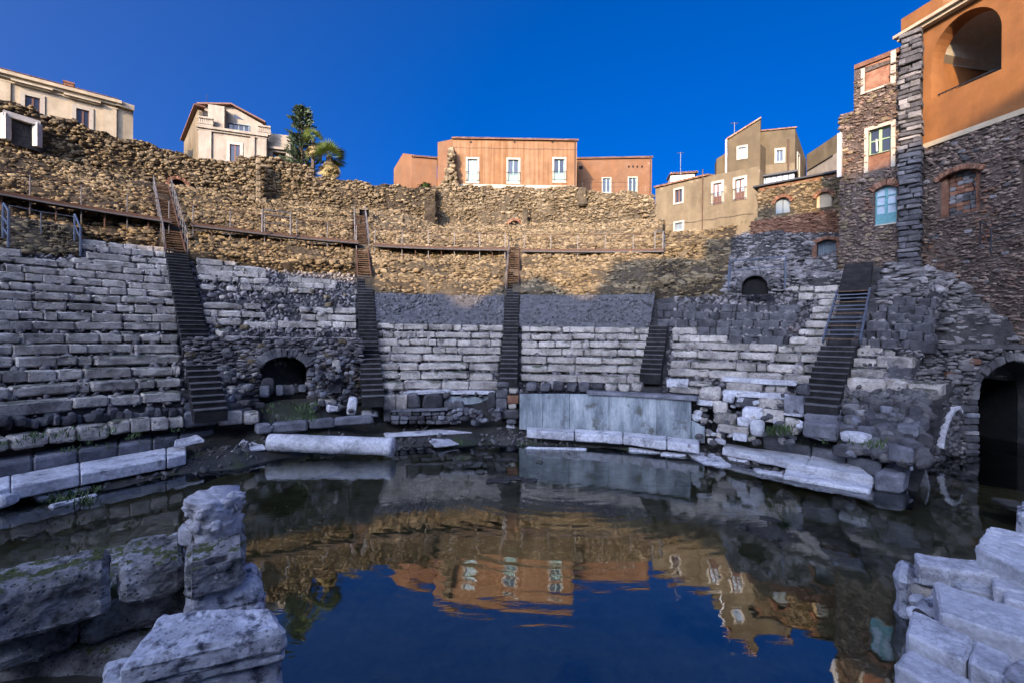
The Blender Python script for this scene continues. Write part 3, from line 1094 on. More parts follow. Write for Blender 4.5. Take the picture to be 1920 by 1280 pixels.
# ------------------------------------------------------------------ rubble banks of the upper cavea
def rough_strip(parent, us, prof, mat, name, amp=.16, freq=.9, seed=0, smooth=False):
    """prof(u) -> list of (r,z); lofted and roughened"""
    rows_ = [prof(u) for u in us]
    nv = len(rows_[0])
    P = np.array([pol(u, r, z) for u, pr in zip(us, rows_) for (r, z) in pr])
    d = fbm(P, freq, 4, seed) * amp
    th = np.repeat(np.array(us), nv)
    P[:, 0] -= np.sin(th) * d; P[:, 1] -= np.cos(th) * d; P[:, 2] += d * .5
    Fq = [(i * nv + j, (i + 1) * nv + j, (i + 1) * nv + j + 1, i * nv + j + 1) for i in range(len(us) - 1) for j in range(nv - 1)]
    b = np.array(base_of(parent))
    return link(name, mesh_of(name, P - b, Fq, M[mat], smooth), parent, b)


def bank_profile(r0, r1, zoff=lambda u, r: 0, step=.35):
    rs = np.arange(r0, r1 + .01, step)
    return lambda u: [(rs[0] + .25, zslope(rs[0]) + zoff(u, rs[0]) - 1.3), (rs[0] + .05, zslope(rs[0]) + zoff(u, rs[0]) - .6)] + [(r, zslope(r) + zoff(u, r)) for r in rs]


def terrace_mid(u, r):
    w = min(1, max(0, (math.degrees(u) + 15) / 6))
    return terrace(u, r) - w * max(0, r - 31) * .105


def terrace(u, r):
    return .16 * math.sin(r * 2.1 + 1.5 * math.sin(u * 9)) + .12 * math.sin(u * 31 + r)


def bank(label, t0, t1, r0, r1, seed, mat='rubble', matc='mortar', mat1='stone1', size=.165, dens=1.4, nbig=120, skip=None, cat='rubble wall', zo=terrace, flat=(1.3, .95, .62), warp=lambda u, r: r):
    t = thing('rubble_wall', label, cat, pol((t0 + t1) / 2, r0, zslope(r0)))
    nt = max(6, int((t1 - t0) * r1 / .45))
    us = list(np.linspace(t0, t1, nt))
    rough_strip(t, us, lambda u: [(warp(u, r), z) for r, z in bank_profile(r0, r1, zo)(u)], matc, 'mortar_core', .14, 1.1, seed)
    area = (t1 - t0) * (r1 * r1 - r0 * r0) / 2 * 1.13
    n_ = int(area / (size * size) * 1.15 * dens)
    u = rng.uniform(t0, t1, n_)
    r_ = np.sqrt(rng.uniform(r0 * r0, r1 * r1, n_))
    z_ = np.array([zslope(b_) + zo(a, b_) for a, b_ in zip(u, r_)])
    keep = np.ones(n_, bool)
    gate = fbm(np.stack([u * r0, r_, np.zeros(n_)], 1), .3, 3, seed + 3)
    keep = (gate > -.34) | (rng.uniform(0, 1, n_) < .35)
    if skip:
        keep &= np.array([not skip(a, b_) for a, b_ in zip(u, r_)])
    r_ = np.array([warp(a, c) for a, c in zip(u, r_)])
    Q = np.stack([CX + r_ * np.sin(u), CY + r_ * np.cos(u), z_ + rng.normal(.02, .05, n_)], 1)[keep]
    yaw_ = -u[keep]
    ns = int((t1 - t0) * r0 * 1.1 / (size * size) * 1.3)
    us_ = rng.uniform(t0, t1, ns); d_ = rng.uniform(0, 1.15, ns); rr_ = np.array([warp(a, r0) for a in us_]) + d_ * .15 + rng.normal(0, .04, ns)
    zs_ = np.array([zslope(r0) + zo(a, r0) for a in us_]) - d_
    ks = np.array([not in_stair(a, r0) for a in us_])
    Q = np.r_[Q, np.stack([CX + rr_ * np.sin(us_), CY + rr_ * np.cos(us_), zs_], 1)[ks]]
    yaw_ = np.r_[yaw_, -us_[ks]]
    b = np.array(base_of(t))
    o = link('rubble_stones', rubble_mesh('rubble_stones', Q - b, np.clip(rng.gamma(5.0, size / 5.0, len(Q)), .09, .5), M[mat], flat, tangent=yaw_), t, b)
    o['kind'] = 'stuff'
    k = 0
    while k < nbig:
        a, rr = rnd.uniform(t0 + .01, t1 - .01), math.sqrt(rnd.uniform(r0 * r0, r1 * r1))
        if skip and skip(a, rr):
            k += 1
            continue
        s = rnd.uniform(.28, .48)
        rock_obj('rubble_stone', t, pol(a, warp(a, rr), zslope(rr) + zo(a, rr) + .02), (s * 1.15, s * .9, s * .62), -a, mat1, .2)
        k += 1
    return t


# stair corridors are kept free of stones
def in_stair(u, r):
    for i, (ra, rb) in enumerate(((14, 41.5), (14, 40), (14, 31), (14, 21), (14, 26))):
        if ra < r < rb and abs(u - TH[i]) * r < SW[i] + .22:
            return True
    return False


E0, E1, E2 = TH[0], TH[1], TH[2]
T150 = theta(onr(150, 450, 27))
bank('steep rubble bank above the left seat wedge with a boardwalk across it', T150, E0, 28.6, 41.2, 1, nbig=130, skip=in_stair)
bank('steep rubble bank at the far left under the concrete doorframe, with steel rails before it', R(-74), T150, 26.5, 41.2, 7, nbig=110, skip=in_stair)
bank('rubble bank between the two left stairways, lit warm by the sun', E0, E1, 27.2, 41.2, 2, nbig=150, skip=in_stair)
bank('sunlit rubble bank left of the middle stairway above the gravel bed', E1, E2, 23.9, 42.6, 3, 'rubble_pale', 'mortar_pale', nbig=170, skip=in_stair, zo=terrace_mid)
bank('rubble bank right of the middle stairway, half of it in deep shade', E2, R(20.6), 24.0, 42.6, 4, 'rubble_pale', 'mortar_pale', nbig=170, skip=in_stair, zo=terrace_mid)


def hole_skip(u, r):
    return in_stair(u, r) or (abs(u - HOLE[0]) * r < .85 and HOLE[1] - .8 < r < HOLE[1] + .75)


_h = onr(1415, 553, rown(1415, 553))
HOLE = (theta(_h), math.hypot(_h.x - CX, _h.y - CY))
T1372 = theta(onr(1372, 462, 30))  # stone colour split where the sunlight ends: warm lit side, grey shaded side
bank('brown rubble bank right of the boardwalk gate, its upper half sunlit', R(20.6), T1372, 24.3, 34.8, 8, nbig=60, skip=hole_skip)
bank('shaded grey rubble bank around the small arched hole, above the lava blocks', T1372, TH[4], 24.3, 33.6, 5, 'rubble_grey', 'mortar_dark', 'stone1g', nbig=150, skip=hole_skip)

# far right bank below the tall tower and the orange palace: stepped, flat dark stones
def zo_right(u, r):
    w = min(1, max(0, (math.degrees(u) - 47) / 5)); return .16 * math.sin(r * 3.6 + u * 6) + .1 * math.sin(u * 40 + r) + w * (3.9 + (r - 22.4) * .92 - zslope(r))


def warp_right(u, r):
    r0u = 22.5 + 3.0 * min(1, max(0, (math.degrees(u) - 50.5) / 6.5))
    return r0u + (r - 22.5) * (27.6 - r0u) / 4.7


bank('dark rubble bank of flat stones under the orange palace, right of the ladder stair', TH[4], R(66), 22.5, 27.2, 6, 'rubble_grey', 'mortar_dark', 'stone1g', size=.21, nbig=260,
     skip=lambda u, r: in_stair(u, r) or (math.degrees(u) < 50 and r < 22.0), zo=zo_right, flat=(1.5, 1.0, .45), warp=warp_right)

# ------------------------------------------------------------------ upper wall
def upper_wall(label, x0, x1, tops, r, seed, mat='rubble', matc='mortar', mat1='stone1', nbig=60, thick=1.3, base_r=None, holes=(), size=.165, zbase=None):
    """tops: list of (x,y) of the ragged top edge in the photo"""
    pts = [onr(x, y, r) for x, y in tops]
    ths = [theta(p) for p in pts]
    zs = [p.z for p in pts]
    t0, t1 = ths[0], ths[-1]
    zb = zslope(r) - 2.4 if zbase is None else zbase
    t = thing('rubble_wall', label, 'wall', pol((t0 + t1) / 2, r, zb))
    n_ = max(8, int((t1 - t0) * r / .4))
    us = list(np.linspace(t0, t1, n_))
    topz = lambda u: float(np.interp(u, ths, zs)) + .22 * vnoise(np.array([[u * r * 1.3, 3.3, seed]]), 5)[0] + .1 * vnoise(np.array([[u * r * 4, 1.3, seed]]), 6)[0]
    def prof(u):
        zt = topz(u)
        f = [(r, zb + (zt - zb) * k / 12) for k in range(13)]
        return f + [(r + thick * .5, zt - .05), (r + thick, zt - .15), (r + thick, zb)]
    def in_hole(u, z):
        for (ha, hz0, hw, hh) in holes:
            s = (u - ha) * r
            if abs(s) < hw and hz0 - .1 < z < hz0 + hh and (z < hz0 + hh - hw or s * s + (z - hz0 - hh + hw) ** 2 < hw * hw):
                return True
        return False
    o = rough_strip(t, us, prof, matc, 'mortar_core', .13, 1.0, seed)
    area = sum((us[1] - us[0]) * r * (topz(u) - zb) for u in us)
    m_ = int(area / size ** 2 * 1.6)
    u = rng.uniform(t0, t1, m_)
    f = rng.uniform(0, 1, m_)
    tz = np.array([topz(a) for a in u])
    z = zb + (tz - zb) * f
    rr = r - .02 + rng.normal(0, .05, m_)
    # capping stones on the ragged top
    mc = int((t1 - t0) * r / size * 3.2)
    uc = rng.uniform(t0, t1, mc)
    zc = np.array([topz(a) for a in uc]) + rng.normal(0, .05, mc)
    u = np.r_[u, uc]; z = np.r_[z, zc]; rr = np.r_[rr, r + rng.uniform(0, thick, mc)]
    gate = fbm(np.stack([u * r, z, np.zeros(len(u))], 1), .33, 3, seed + 3)
    keep = np.array([not in_hole(a, b_) for a, b_ in zip(u, z)]) & ((gate > -.32) | (rng.uniform(0, 1, len(u)) < .3))
    u, z, rr = u[keep], z[keep], rr[keep]
    Q = np.stack([CX + rr * np.sin(u), CY + rr * np.cos(u), z], 1)
    b = np.array(base_of(t))
    o = link('rubble_stones', rubble_mesh('rubble_stones', Q - b, np.clip(rng.gamma(5.0, size / 5.0, len(Q)), .08, .5), M[mat], (1.3, .9, .62), tangent=-u), t, b)
    o['kind'] = 'stuff'
    for k in range(nbig):
        a = rnd.uniform(t0, t1)
        zz = rnd.uniform(zb + .8, topz(a))
        if in_hole(a, zz): continue
        s = rnd.uniform(.26, .46)
        rock_obj('rubble_stone', t, pol(a, r - .03, zz), (s * 1.15, s * .8, s * .62), -a, mat1, .2)
    return t


def doorway(parent, x, ybase, r, wpx, hpx, nb=11, mat='brick', square=False, deep=1.0, ring=.28, label=None):
    """an arched opening: shallow recess with deep shade put into its colour and a ring of voussoirs proud of it"""
    p = onr(x, ybase, r - .25)
    th = theta(p)
    w = wpx * p.y / FPX / 2
    h = hpx * p.y / FPX
    tan = Vector((math.cos(th), -math.sin(th), 0)); rad = Vector((math.sin(th), math.cos(th), 0))
    o = p
    m_ = MB()
    n_ = 10
    if square:
        outl = [(-w, 0), (-w, h), (w, h), (w, 0)]
    else:
        outl = [(-w, 0)] + [(-w * math.cos(math.pi * k / n_), h - w + w * math.sin(math.pi * k / n_)) for k in range(n_ + 1)] + [(w, 0)]
    front = [o + tan * a + Vector((0, 0, c)) - rad * .02 for a, c in outl]
    back = [q + rad * .16 for q in front]
    for k in range(len(front) - 1):
        m_.poly([front[k], front[k + 1], back[k + 1], back[k]])
    m_.poly(back)
    m_.build('dark_opening', [M['hole_shade']], parent)
    if square:
        items = [((-w - .15, h * q / 4), .3, h / 4, 0) for q in range(4)] + [((w + .15, h * q / 4), .3, h / 4, 0) for q in range(4)]
        for (a, c), ww, hh, _ in items:
            block_obj('jamb_stone', parent, o + tan * a + Vector((0, 0, c + hh / 2)), (ww, .3, hh * .94), -th, 'stone1', .01)
        return
    for k in range(nb):
        a = math.pi * (k + .5) / nb
        q = o + tan * (-(w + ring / 2) * math.cos(a)) + Vector((0, 0, h - w + (w + ring / 2) * math.sin(a)))
        ob = block_obj('arch_brick', parent, q, (math.pi * (w + ring / 2) / nb * .93, .34, ring), -th, mat, .006)
        ob.rotation_euler = Euler((0, a - math.pi / 2, 0)).to_matrix().to_4x4().to_euler()
        ob.matrix_basis = Matrix.Translation(ob.location) @ Matrix.Rotation(-th, 4, 'Z') @ Matrix.Rotation(a - math.pi / 2, 4, 'Y') @ Matrix.Diagonal((*ob.scale, 1))


M['hole_shade'] = rock('painted_hole_shade', [(.006, .0055, .005), (.01, .009, .008), (.016, .014, .012)], 1.0, bump=.5, objrand=0)  # near-black colour stands in for deep shade inside openings and tunnels

UW = upper_wall('high rubble wall on the left below the cream building, with a concrete doorframe in it', -60, 340,
                [(-70, 165), (0, 185), (100, 216), (225, 258), (300, 279), (340, 288), (372, 298)], 42.0, 11, nbig=120)
UW2 = upper_wall('rubble wall below the grey villa, raised block with a thin stone pier', 372, 586,
                 [(372, 296), (430, 303), (443, 303), (445, 292), (500, 294), (540, 303), (585, 312), (586, 330)], 42.0, 12, nbig=100)
UW3 = upper_wall('lower stretch of rubble wall under the palms and the small orange house', 586, 816,
                 [(586, 332), (650, 340), (735, 349), (775, 353), (790, 355), (816, 350)], 42.0, 13, nbig=90)
UW4 = upper_wall('pale rubble wall with a small arched doorway below the long orange house', 816, 1232,
                 [(816, 352), (840, 346), (900, 350), (960, 348), (1020, 352), (1080, 346), (1088, 358), (1150, 360), (1215, 362), (1226, 370), (1229, 400), (1240, 430)], 43.0, 14,
                 'rubble_pale', 'mortar_pale', nbig=170, thick=2.5)
doorway(UW, 334, 362, 41.8, 26, 24, 12)
doorway(UW2, 683, 411, 39.1, 17, 17, square=True)
doorway(UW4, 965, 433, 43.0, 24, 18, 13)
# jutting ends that throw narrow shadows, and two buried brick arches
def pier(parent, x0, x1, ytop, ybot, r, depth, mat='rubble', matc='mortar', name='wall_pier'):
    a, b_ = onr(x0, ybot, r - depth), onr(x1, ybot, r - depth)
    top = onr((x0 + x1) / 2, ytop, r - depth)
    th = theta((a + b_) / 2)
    w = (b_ - a).length
    h = top.z - a.z
    c = (a + b_) / 2
    P, Fc = block_verts(6, 6, 14, (w, depth + .3, h + .6), .1, 1.0, .09, 1.6, 77)
    rot = Matrix.Rotation(-th, 3, 'Z')
    cc = Vector((CX + (r - depth / 2) * math.sin(th), CY + (r - depth / 2) * math.cos(th), a.z + h / 2 - .3))
    o = link(name, mesh_of(name, P, Fc, M[matc]), parent, cc, (0, 0, -th))
    n_ = int((w + 2 * depth) * h / .26 ** 2 * 1.2)
    f = rng.uniform(0, 1, n_); z = rng.uniform(-h / 2, h / 2 + .3, n_)
    per = f * (w + 2 * depth)
    X = np.where(per < depth, -w / 2, np.where(per > depth + w, w / 2, per - depth - w / 2))
    Y = np.where(per < depth, depth / 2 - per, np.where(per > depth + w, -depth / 2 + per - depth - w, -depth / 2))
    Q = np.stack([X, Y, z], 1) + rng.normal(0, .03, (n_, 3))
    o2 = link('rubble_stones', rubble_mesh('rubble_stones', Q, np.clip(rng.gamma(6, .043, n_), .1, .5), M[mat]), parent, cc, (0, 0, -th))
    o2['kind'] = 'stuff'


pier(UW3, 796, 817, 378, 428, 42.0, 1.0)
pier(UW4, 980, 990, 392, 431, 43.0, .55, 'rubble_pale', 'mortar_pale')
pier(UW4, 1083, 1100, 352, 375, 43.0, .4, 'rubble_pale', 'mortar_pale')
tp = thing('stone_pier', 'tall thin squared stone pier standing against the rubble wall under the grey villa', 'pier', onr(484, 392, 40.6))
for k in range(9):
    yb = 392 - k * 10.6
    istone(480, yb - 10.4, 489, yb, 40.7 if k > 2 else 40.4, .8, 'stone1', 'pier_block', tp)
for (x0, y0, x1, y1) in ((452, 380, 466, 392), (467, 378, 479, 392), (466, 366, 479, 378), (489, 370, 500, 381), (489, 382, 502, 392)):
    istone(x0, y0, x1, y1, 40.5, .7, 'stone1', 'pier_block', tp)
for x, y in ((838, 431), (1115, 436)):
    p = onr(x, y, 42.7); th = theta(p)
    tb_ = thing('brick_arch', 'low buried brick arch %s the small arched doorway' % ('left of' if x < 960 else 'right of'), 'arch', p)
    for k in range(9):
        a = math.pi * (.2 + .6 * (k + .5) / 9)
        q = p + Vector((math.cos(th), -math.sin(th), 0)) * (-.62 * math.cos(a)) + Vector((0, 0, .62 * math.sin(a) - .2))
        ob = block_obj('arch_brick', tb_, q, (.16, .3, .34), -th, 'brick', .004)
        ob.matrix_basis = Matrix.Translation(ob.location) @ Matrix.Rotation(-th, 4, 'Z') @ Matrix.Rotation(a - math.pi / 2, 4, 'Y') @ Matrix.Diagonal((*ob.scale, 1))
# concrete doorframe on the left wall
df = thing('concrete_doorframe', 'pale concrete doorframe with lintel set in the left rubble wall', 'doorframe', onr(40, 272, 41.6))
for (x0, y0, x1, y1) in ((5, 208, 17, 266), (64, 228, 76, 276)):
    istone(x0, y0, x1, y1, 41.5, .5, 'concrete', 'jamb', df) if False else None
a, b_ = onr(11, 262, 41.4), onr(70, 276, 41.4)
a2, b2 = onr(11, 214, 41.4), onr(70, 232, 41.4)
M['concrete'] = plain('pale_concrete', (.46, .43, .38), .9, 0, .18, 2.5, .3, .2)
for p0, p1, nm in ((a, a2, 'jamb'), (b_, b2, 'jamb'), (a2 + (a2 - b2) * .10, b2 + (b2 - a2) * .10, 'lintel')):
    m_ = MB(); m_.sq(p0, p1, .34, .34); m_.build(nm, [M['concrete']], df)
m_ = MB(); m_.hexa([a + Vector((.1, .25, -.2)), b_ + Vector((-.1, .25, -.2)), b_ + Vector((-.1, .45, -.2)), a + Vector((.1, .45, -.2))],
                   [a2 + Vector((.1, .25, 0)), b2 + Vector((-.1, .25, 0)), b2 + Vector((-.1, .45, 0)), a2 + Vector((.1, .45, 0))])
m_.build('walled_up_opening', [M['mortar_dark']], df)

# ------------------------------------------------------------------ boardwalk round the cavea
def walkway(label, xs, seed, rr=30.0, end_gate=False):
    """xs: list of (x,y) along the deck edge in the photo"""
    pts = [onr(x, y, rr) for x, y in xs]
    ths = [theta(p) for p in pts]; zs = [p.z for p in pts]
    t = thing('boardwalk', label, 'boardwalk', pts[0])
    n_ = max(4, int((ths[-1] - ths[0]) * rr / .5))
    us = list(np.linspace(ths[0], ths[-1], n_ + 1))
    z = lambda u: float(np.interp(u, ths, zs))
    pl = MB()
    for k in range(n_):
        a, c = us[k], us[k + 1]
        pl.hexa([pol(a, rr, z(a) - .06), pol(c, rr, z(c) - .06), pol(c, rr + 1.3, z(c) - .06), pol(a, rr + 1.3, z(a) - .06)],
                [pol(a, rr, z(a)), pol(c, rr, z(c)), pol(c, rr + 1.3, z(c)), pol(a, rr + 1.3, z(a))])
    pl.build('deck', [M['plank']], t)
    fb = MB()
    for k in range(n_):
        a, c = us[k], us[k + 1]
        fb.hexa([pol(a, rr - .04, z(a) - .22), pol(c, rr - .04, z(c) - .22), pol(c, rr - .002, z(c) - .22), pol(a, rr - .002, z(a) - .22)],
                [pol(a, rr - .04, z(a) + .02), pol(c, rr - .04, z(c) + .02), pol(c, rr - .002, z(c) + .02), pol(a, rr - .002, z(a) + .02)])
    fb.build('fascia_board', [M['rust']], t)
    pp = MB()
    for k in range(n_):
        pp.bar(pol(us[k], rr - .12, z(us[k]) - .2), pol(us[k + 1], rr - .12, z(us[k + 1]) - .2), .055)
    pp.build('service_pipe', [M['steel']], t)
    npost = max(2, int((ths[-1] - ths[0]) * rr / 1.75))
    up = list(np.linspace(ths[0] + .004, ths[-1] - .004, npost + 1))
    for u in up:
        m_ = MB(); m_.bar(pol(u, rr + .05, z(u) - .9), pol(u, rr + .05, z(u) + 1.08), .032); m_.build('rail_post', [M['steel']], t)
    for u in (np.array(up[:-1]) + np.array(up[1:])) / 2:
        m_ = MB(); m_.bar(pol(u, rr + .1, z(u) - 1.0), pol(u, rr + .1, z(u) - .1), .04); m_.build('support_post', [M['rust']], t)
    hr = MB()
    for k in range(len(us) - 1):
        hr.bar(pol(us[k], rr + .05, z(us[k]) + 1.08), pol(us[k + 1], rr + .05, z(us[k + 1]) + 1.08), .026, 5)
    hr.build('handrail', [M['rust']], t)
    for dz in (.3, .55, .8):
        w_ = MB()
        for k in range(len(us) - 1):
            w_.bar(pol(us[k], rr + .05, z(us[k]) + dz), pol(us[k + 1], rr + .05, z(us[k + 1]) + dz), .009, 4)
        w_.build('rail_wire', [M['rust']], t)
    return t


walkway('boardwalk with steel posts left of the long left stairway', [(-60, 348), (0, 358), (110, 378), (220, 396), (322, 412)], 1)
walkway('boardwalk between the long left stairway and the stairway with the square doorway', [(358, 418), (440, 428), (560, 442), (672, 452)], 2)
walkway('boardwalk left of the middle stairway', [(700, 457), (830, 463), (950, 465)], 3)
walkway('boardwalk right of the middle stairway, ending in a little steel gate', [(980, 467), (1100, 468), (1245, 467)], 4)


def frame_rail(label, pts, h, posts=None, mat='steel', name='railing', mids=(.5,), r=.025, cat='railing', extra=None):
    """free-standing rail over world points"""
    t = thing(name, label, cat, pts[0])
    for p in pts:
        m_ = MB(); m_.bar(p, p + Vector((0, 0, h)), r * 1.1); m_.build('rail_post', [M[mat]], t)
    for f in (1.0,) + tuple(mids):
        m_ = MB()
        for a, c in zip(pts[:-1], pts[1:]):
            m_.bar(a + Vector((0, 0, h * f)), c + Vector((0, 0, h * f)), r if f == 1 else r * .75)
        m_.build('handrail' if f == 1 else 'mid_rail', [M[mat]], t)
    return t


# white gate frames and rails on the banks
p = [onr(492, 436, 29.6), onr(545, 441, 29.6)]
frame_rail('pale steel gate frame on the boardwalk below the thin stone pier', p, 1.45, mids=(.8, .45), r=.05)
p = [onr(1228, 468, 29.7), onr(1243, 468, 29.9), onr(1246, 470, 30.8)]
frame_rail('white steel gate at the right end of the boardwalk', p, 1.25, mids=(.55,), r=.04)
p = [onr(76, 447, 27.2), onr(139, 450, 27.2)]
frame_rail('thin steel handrail above the top left seat rows', [onr(18, 430, 27.4), onr(77, 440, 27.4), onr(139, 448, 27.4)], 1.05, mids=(.55,), r=.024)
p = [onr(6, 447, 26.6), onr(16, 464, 25.6)]
frame_rail('blue grey steel stair rail at the far left above the seat rows', p, 1.5, mat='bluesteel', mids=(.6, .3), r=.045)
p = [onr(140, 452, 26.9), onr(151, 480, 25.8)]
frame_rail('blue grey steel stair rail beside the broken left end of the short top rows', p, 1.25, mat='bluesteel', mids=(.6,), r=.04)
# steel cage round the arched hole
rc = HOLE[1]
p = [pol(HOLE[0] - 1.28 / rc, rc + .6, zslope(rc + .6)), pol(HOLE[0] - 1.25 / rc, rc + 1.3, zslope(rc + 1.3)), pol(HOLE[0] + 1.25 / rc, rc + 1.3, zslope(rc + 1.3)), pol(HOLE[0] + 1.28 / rc, rc + .6, zslope(rc + .6))]
frame_rail('blue grey steel guard rail standing around the arched hole', p, 1.35, mat='bluesteel', mids=(.62,), r=.035)
ha = thing('arched_hole', 'small dark arched hole in the grey rubble bank, framed by thin stones', 'archway', onr(1415, 553, HOLE[1] - .6))
doorway(ha, 1415, 552, HOLE[1] - .35, 44, 34, 15, 'stone1g', deep=1.6, ring=.3)

# right stairway: metal ladder and the dark boards above it
th5 = TH[4]
lad = thing('metal_ladder', 'blue steel ladder stair with thin rungs on the right side of the cavea', 'ladder', onr(1578, 646, 19.3))
la, lb = onr(1577, 646, 18.6), onr(1600, 548, 22.6)
tanv = Vector((math.cos(th5), -math.sin(th5), 0))
lw = .58
for s in (-1, 1):
    m_ = MB(); m_.sq(la + tanv * s * lw + Vector((0, 0, .1)), lb + tanv * s * lw + Vector((0, 0, .1)), .06, .16); m_.build('rail', [M['bluesteel']], lad)
for k in range(13):
    q = la + (lb - la) * ((k + .5) / 13) + Vector((0, 0, .12))
    m_ = MB(); m_.sq(q - tanv * (lw - .02), q + tanv * (lw - .02), .20, .04); m_.build('rung', [M['bluesteel' if k % 3 else 'plank']], lad)
bo = thing('stairway', 'steep dark boarded stair above the blue steel ladder', 'stairs', lb)
lc = onr(1609, 497, 25.4)
for k in range(10):
    q = lb + Vector((0, 0, .1)) + (lc - lb) * (k / 9)
    m_ = MB(); m_.hexa([q + tanv * s * .55 + Vector((math.sin(th5), math.cos(th5), 0)) * d + Vector((0, 0, -.2)) for s, d in ((-1, 0), (1, 0), (1, .42), (-1, .42))],
                       [q + tanv * s * .55 + Vector((math.sin(th5), math.cos(th5), 0)) * d for s, d in ((-1, 0), (1, 0), (1, .42), (-1, .42))])
    m_.build('step', [M['step']], bo)


# ------------------------------------------------------------------ houses
class Fac:
    """a vertical facade over plan points A (left) and B (right) seen from the pool"""
    def __init__(self, A, B, flip=False):
        self.A = Vector((A[0], A[1])); self.B = Vector((B[0], B[1]))
        self.w = (self.B - self.A).length
        self.d = (self.B - self.A) / self.w
        self.n = Vector((self.d.y, -self.d.x))       # outwards, towards the pool

    @classmethod
    def px(cls, x0, Y0, x1, Y1, y=350):
        u0, u1 = uv(x0, y)[0], uv(x1, y)[0]
        return cls((u0 * Y0, Y0), (u1 * Y1, Y1))

    def st(self, x, y):
        u, v = uv(x, y)
        t = self.n.dot(self.A) / self.n.dot(Vector((u, 1)))
        P = Vector((u * t, t))
        return self.d.dot(P - self.A), CAMZ + v * t

    def P(self, s, z, o=0.0):
        q = self.A + self.d * s + self.n * o
        return Vector((q.x, q.y, z))

    def box(self, m, s0, s1, z0, z1, o0, o1, mi=0):
        m.hexa([self.P(s0, z0, o1), self.P(s1, z0, o1), self.P(s1, z0, o0), self.P(s0, z0, o0)],
               [self.P(s0, z1, o1), self.P(s1, z1, o1), self.P(s1, z1, o0), self.P(s0, z1, o0)], mi)

    def wall(self, s0, s1, z0, z1, holes, thick, mat, parent, name='wall', top=None, mb=None):
        """rectangular wall with real openings; top = list of (s,z) for a sloping upper edge above z1"""
        m = MB() if mb is None else mb
        ss = sorted({s0, s1} | {h[0] for h in holes} | {h[1] for h in holes})
        ss = [s for s in ss if s0 <= s <= s1]
        for a, c in zip(ss[:-1], ss[1:]):
            if c - a < 1e-4: continue
            cuts = sorted((h[2], h[3]) for h in holes if h[0] < (a + c) / 2 < h[1])
            z = z0
            for h0, h1 in cuts:
                if h0 > z: self.box(m, a, c, z, h0, -thick, 0)
                z = max(z, h1)
            if z < z1: self.box(m, a, c, z, z1, -thick, 0)
        if top:
            poly = [(s0, z1)] + list(top) + [(s1, z1)]
            m.prism([self.P(s, z, 0) for s, z in poly], (-self.n * thick).to_3d())
        if mb is None:
            return m.build(name, [mat], parent)

    def rect(self, x0, y0, x1, y1):
        s0, za = self.st(x0, y0); s1, zb = self.st(x1, y1)
        _, zc = self.st(x1, y0); _, zd = self.st(x0, y1)
        return min(s0, s1), max(s0, s1), (zb + zd) / 2, (za + zc) / 2


def glass_mat():
    m, n, b = new_mat('window_glass')
    b.inputs['Base Color'].default_value = (.02, .024, .03, 1)
    b.inputs['Roughness'].default_value = .06
    b.inputs['Specular IOR Level'].default_value = .8
    return m


M['glass'] = glass_mat()
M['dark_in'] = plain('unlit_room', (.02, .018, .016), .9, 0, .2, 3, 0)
M['cream'] = plain('cream_surround', (.42, .37, .28), .85, 0, .12, 4, .2, .2)
M['greenwood'] = plain('pale_green_joinery', (.33, .50, .40), .6, 0, .12, 8, .1)
M['green2'] = plain('moss_green_joinery', (.30, .42, .22), .6, 0, .15, 8, .1)
M['teal'] = plain('faded_teal_shutter', (.11, .27, .27), .6, 0, .25, 6, .15)
M['brownwood'] = plain('brown_joinery', (.16, .075, .045), .6, 0, .2, 8, .1)
M['greyshut'] = plain('grey_blue_shutter', (.20, .24, .25), .7, 0, .15, 7, .1)
M['paleshut'] = plain('pale_blue_shutter', (.38, .44, .47), .7, 0, .15, 7, .1)
M['white'] = plain('white_pipe', (.52, .50, .45), .6, 0, .1, 5, .1)
M['tile'] = rock('roof_tile', [(.16, .075, .045), (.30, .16, .095), (.42, .27, .17)], 3.0, bump=.4, bdist=.03, objrand=.3)
M['orange'] = plaster('orange_render', (.20, .098, .040), (.29, .17, .09), (3.9, 3.9, .08), 1.0, (.38, .29, .22), .69)
M['orange_s'] = plaster('salmon_render', (.20, .096, .044), (.18, .105, .060), (1.6, 1.6, .5), .7, (.26, .19, .13), .66)
M['orange_d'] = plaster('deep_orange_render', (.29, .122, .040), (.20, .085, .032), (.9, .9, .3), .8, (.33, .17, .075), .64, .6)
M['creamwall'] = plaster('cream_render', (.50, .41, .27), (.40, .32, .20), (1.2, 1.2, .3), .6)
M['villa'] = plaster('grey_villa_render', (.37, .315, .235), (.23, .195, .14), (2.0, 2.0, .25), .7)
M['olive'] = plaster('olive_grey_render', (.13, .098, .054), (.09, .068, .04), (1.2, 1.2, .35), .8, (.19, .15, .095), .66)
M['olive_l'] = plaster('light_olive_render', (.20, .155, .09), (.13, .10, .058), (1.0, 1.0, .4), .9, (.26, .21, .13), .64)


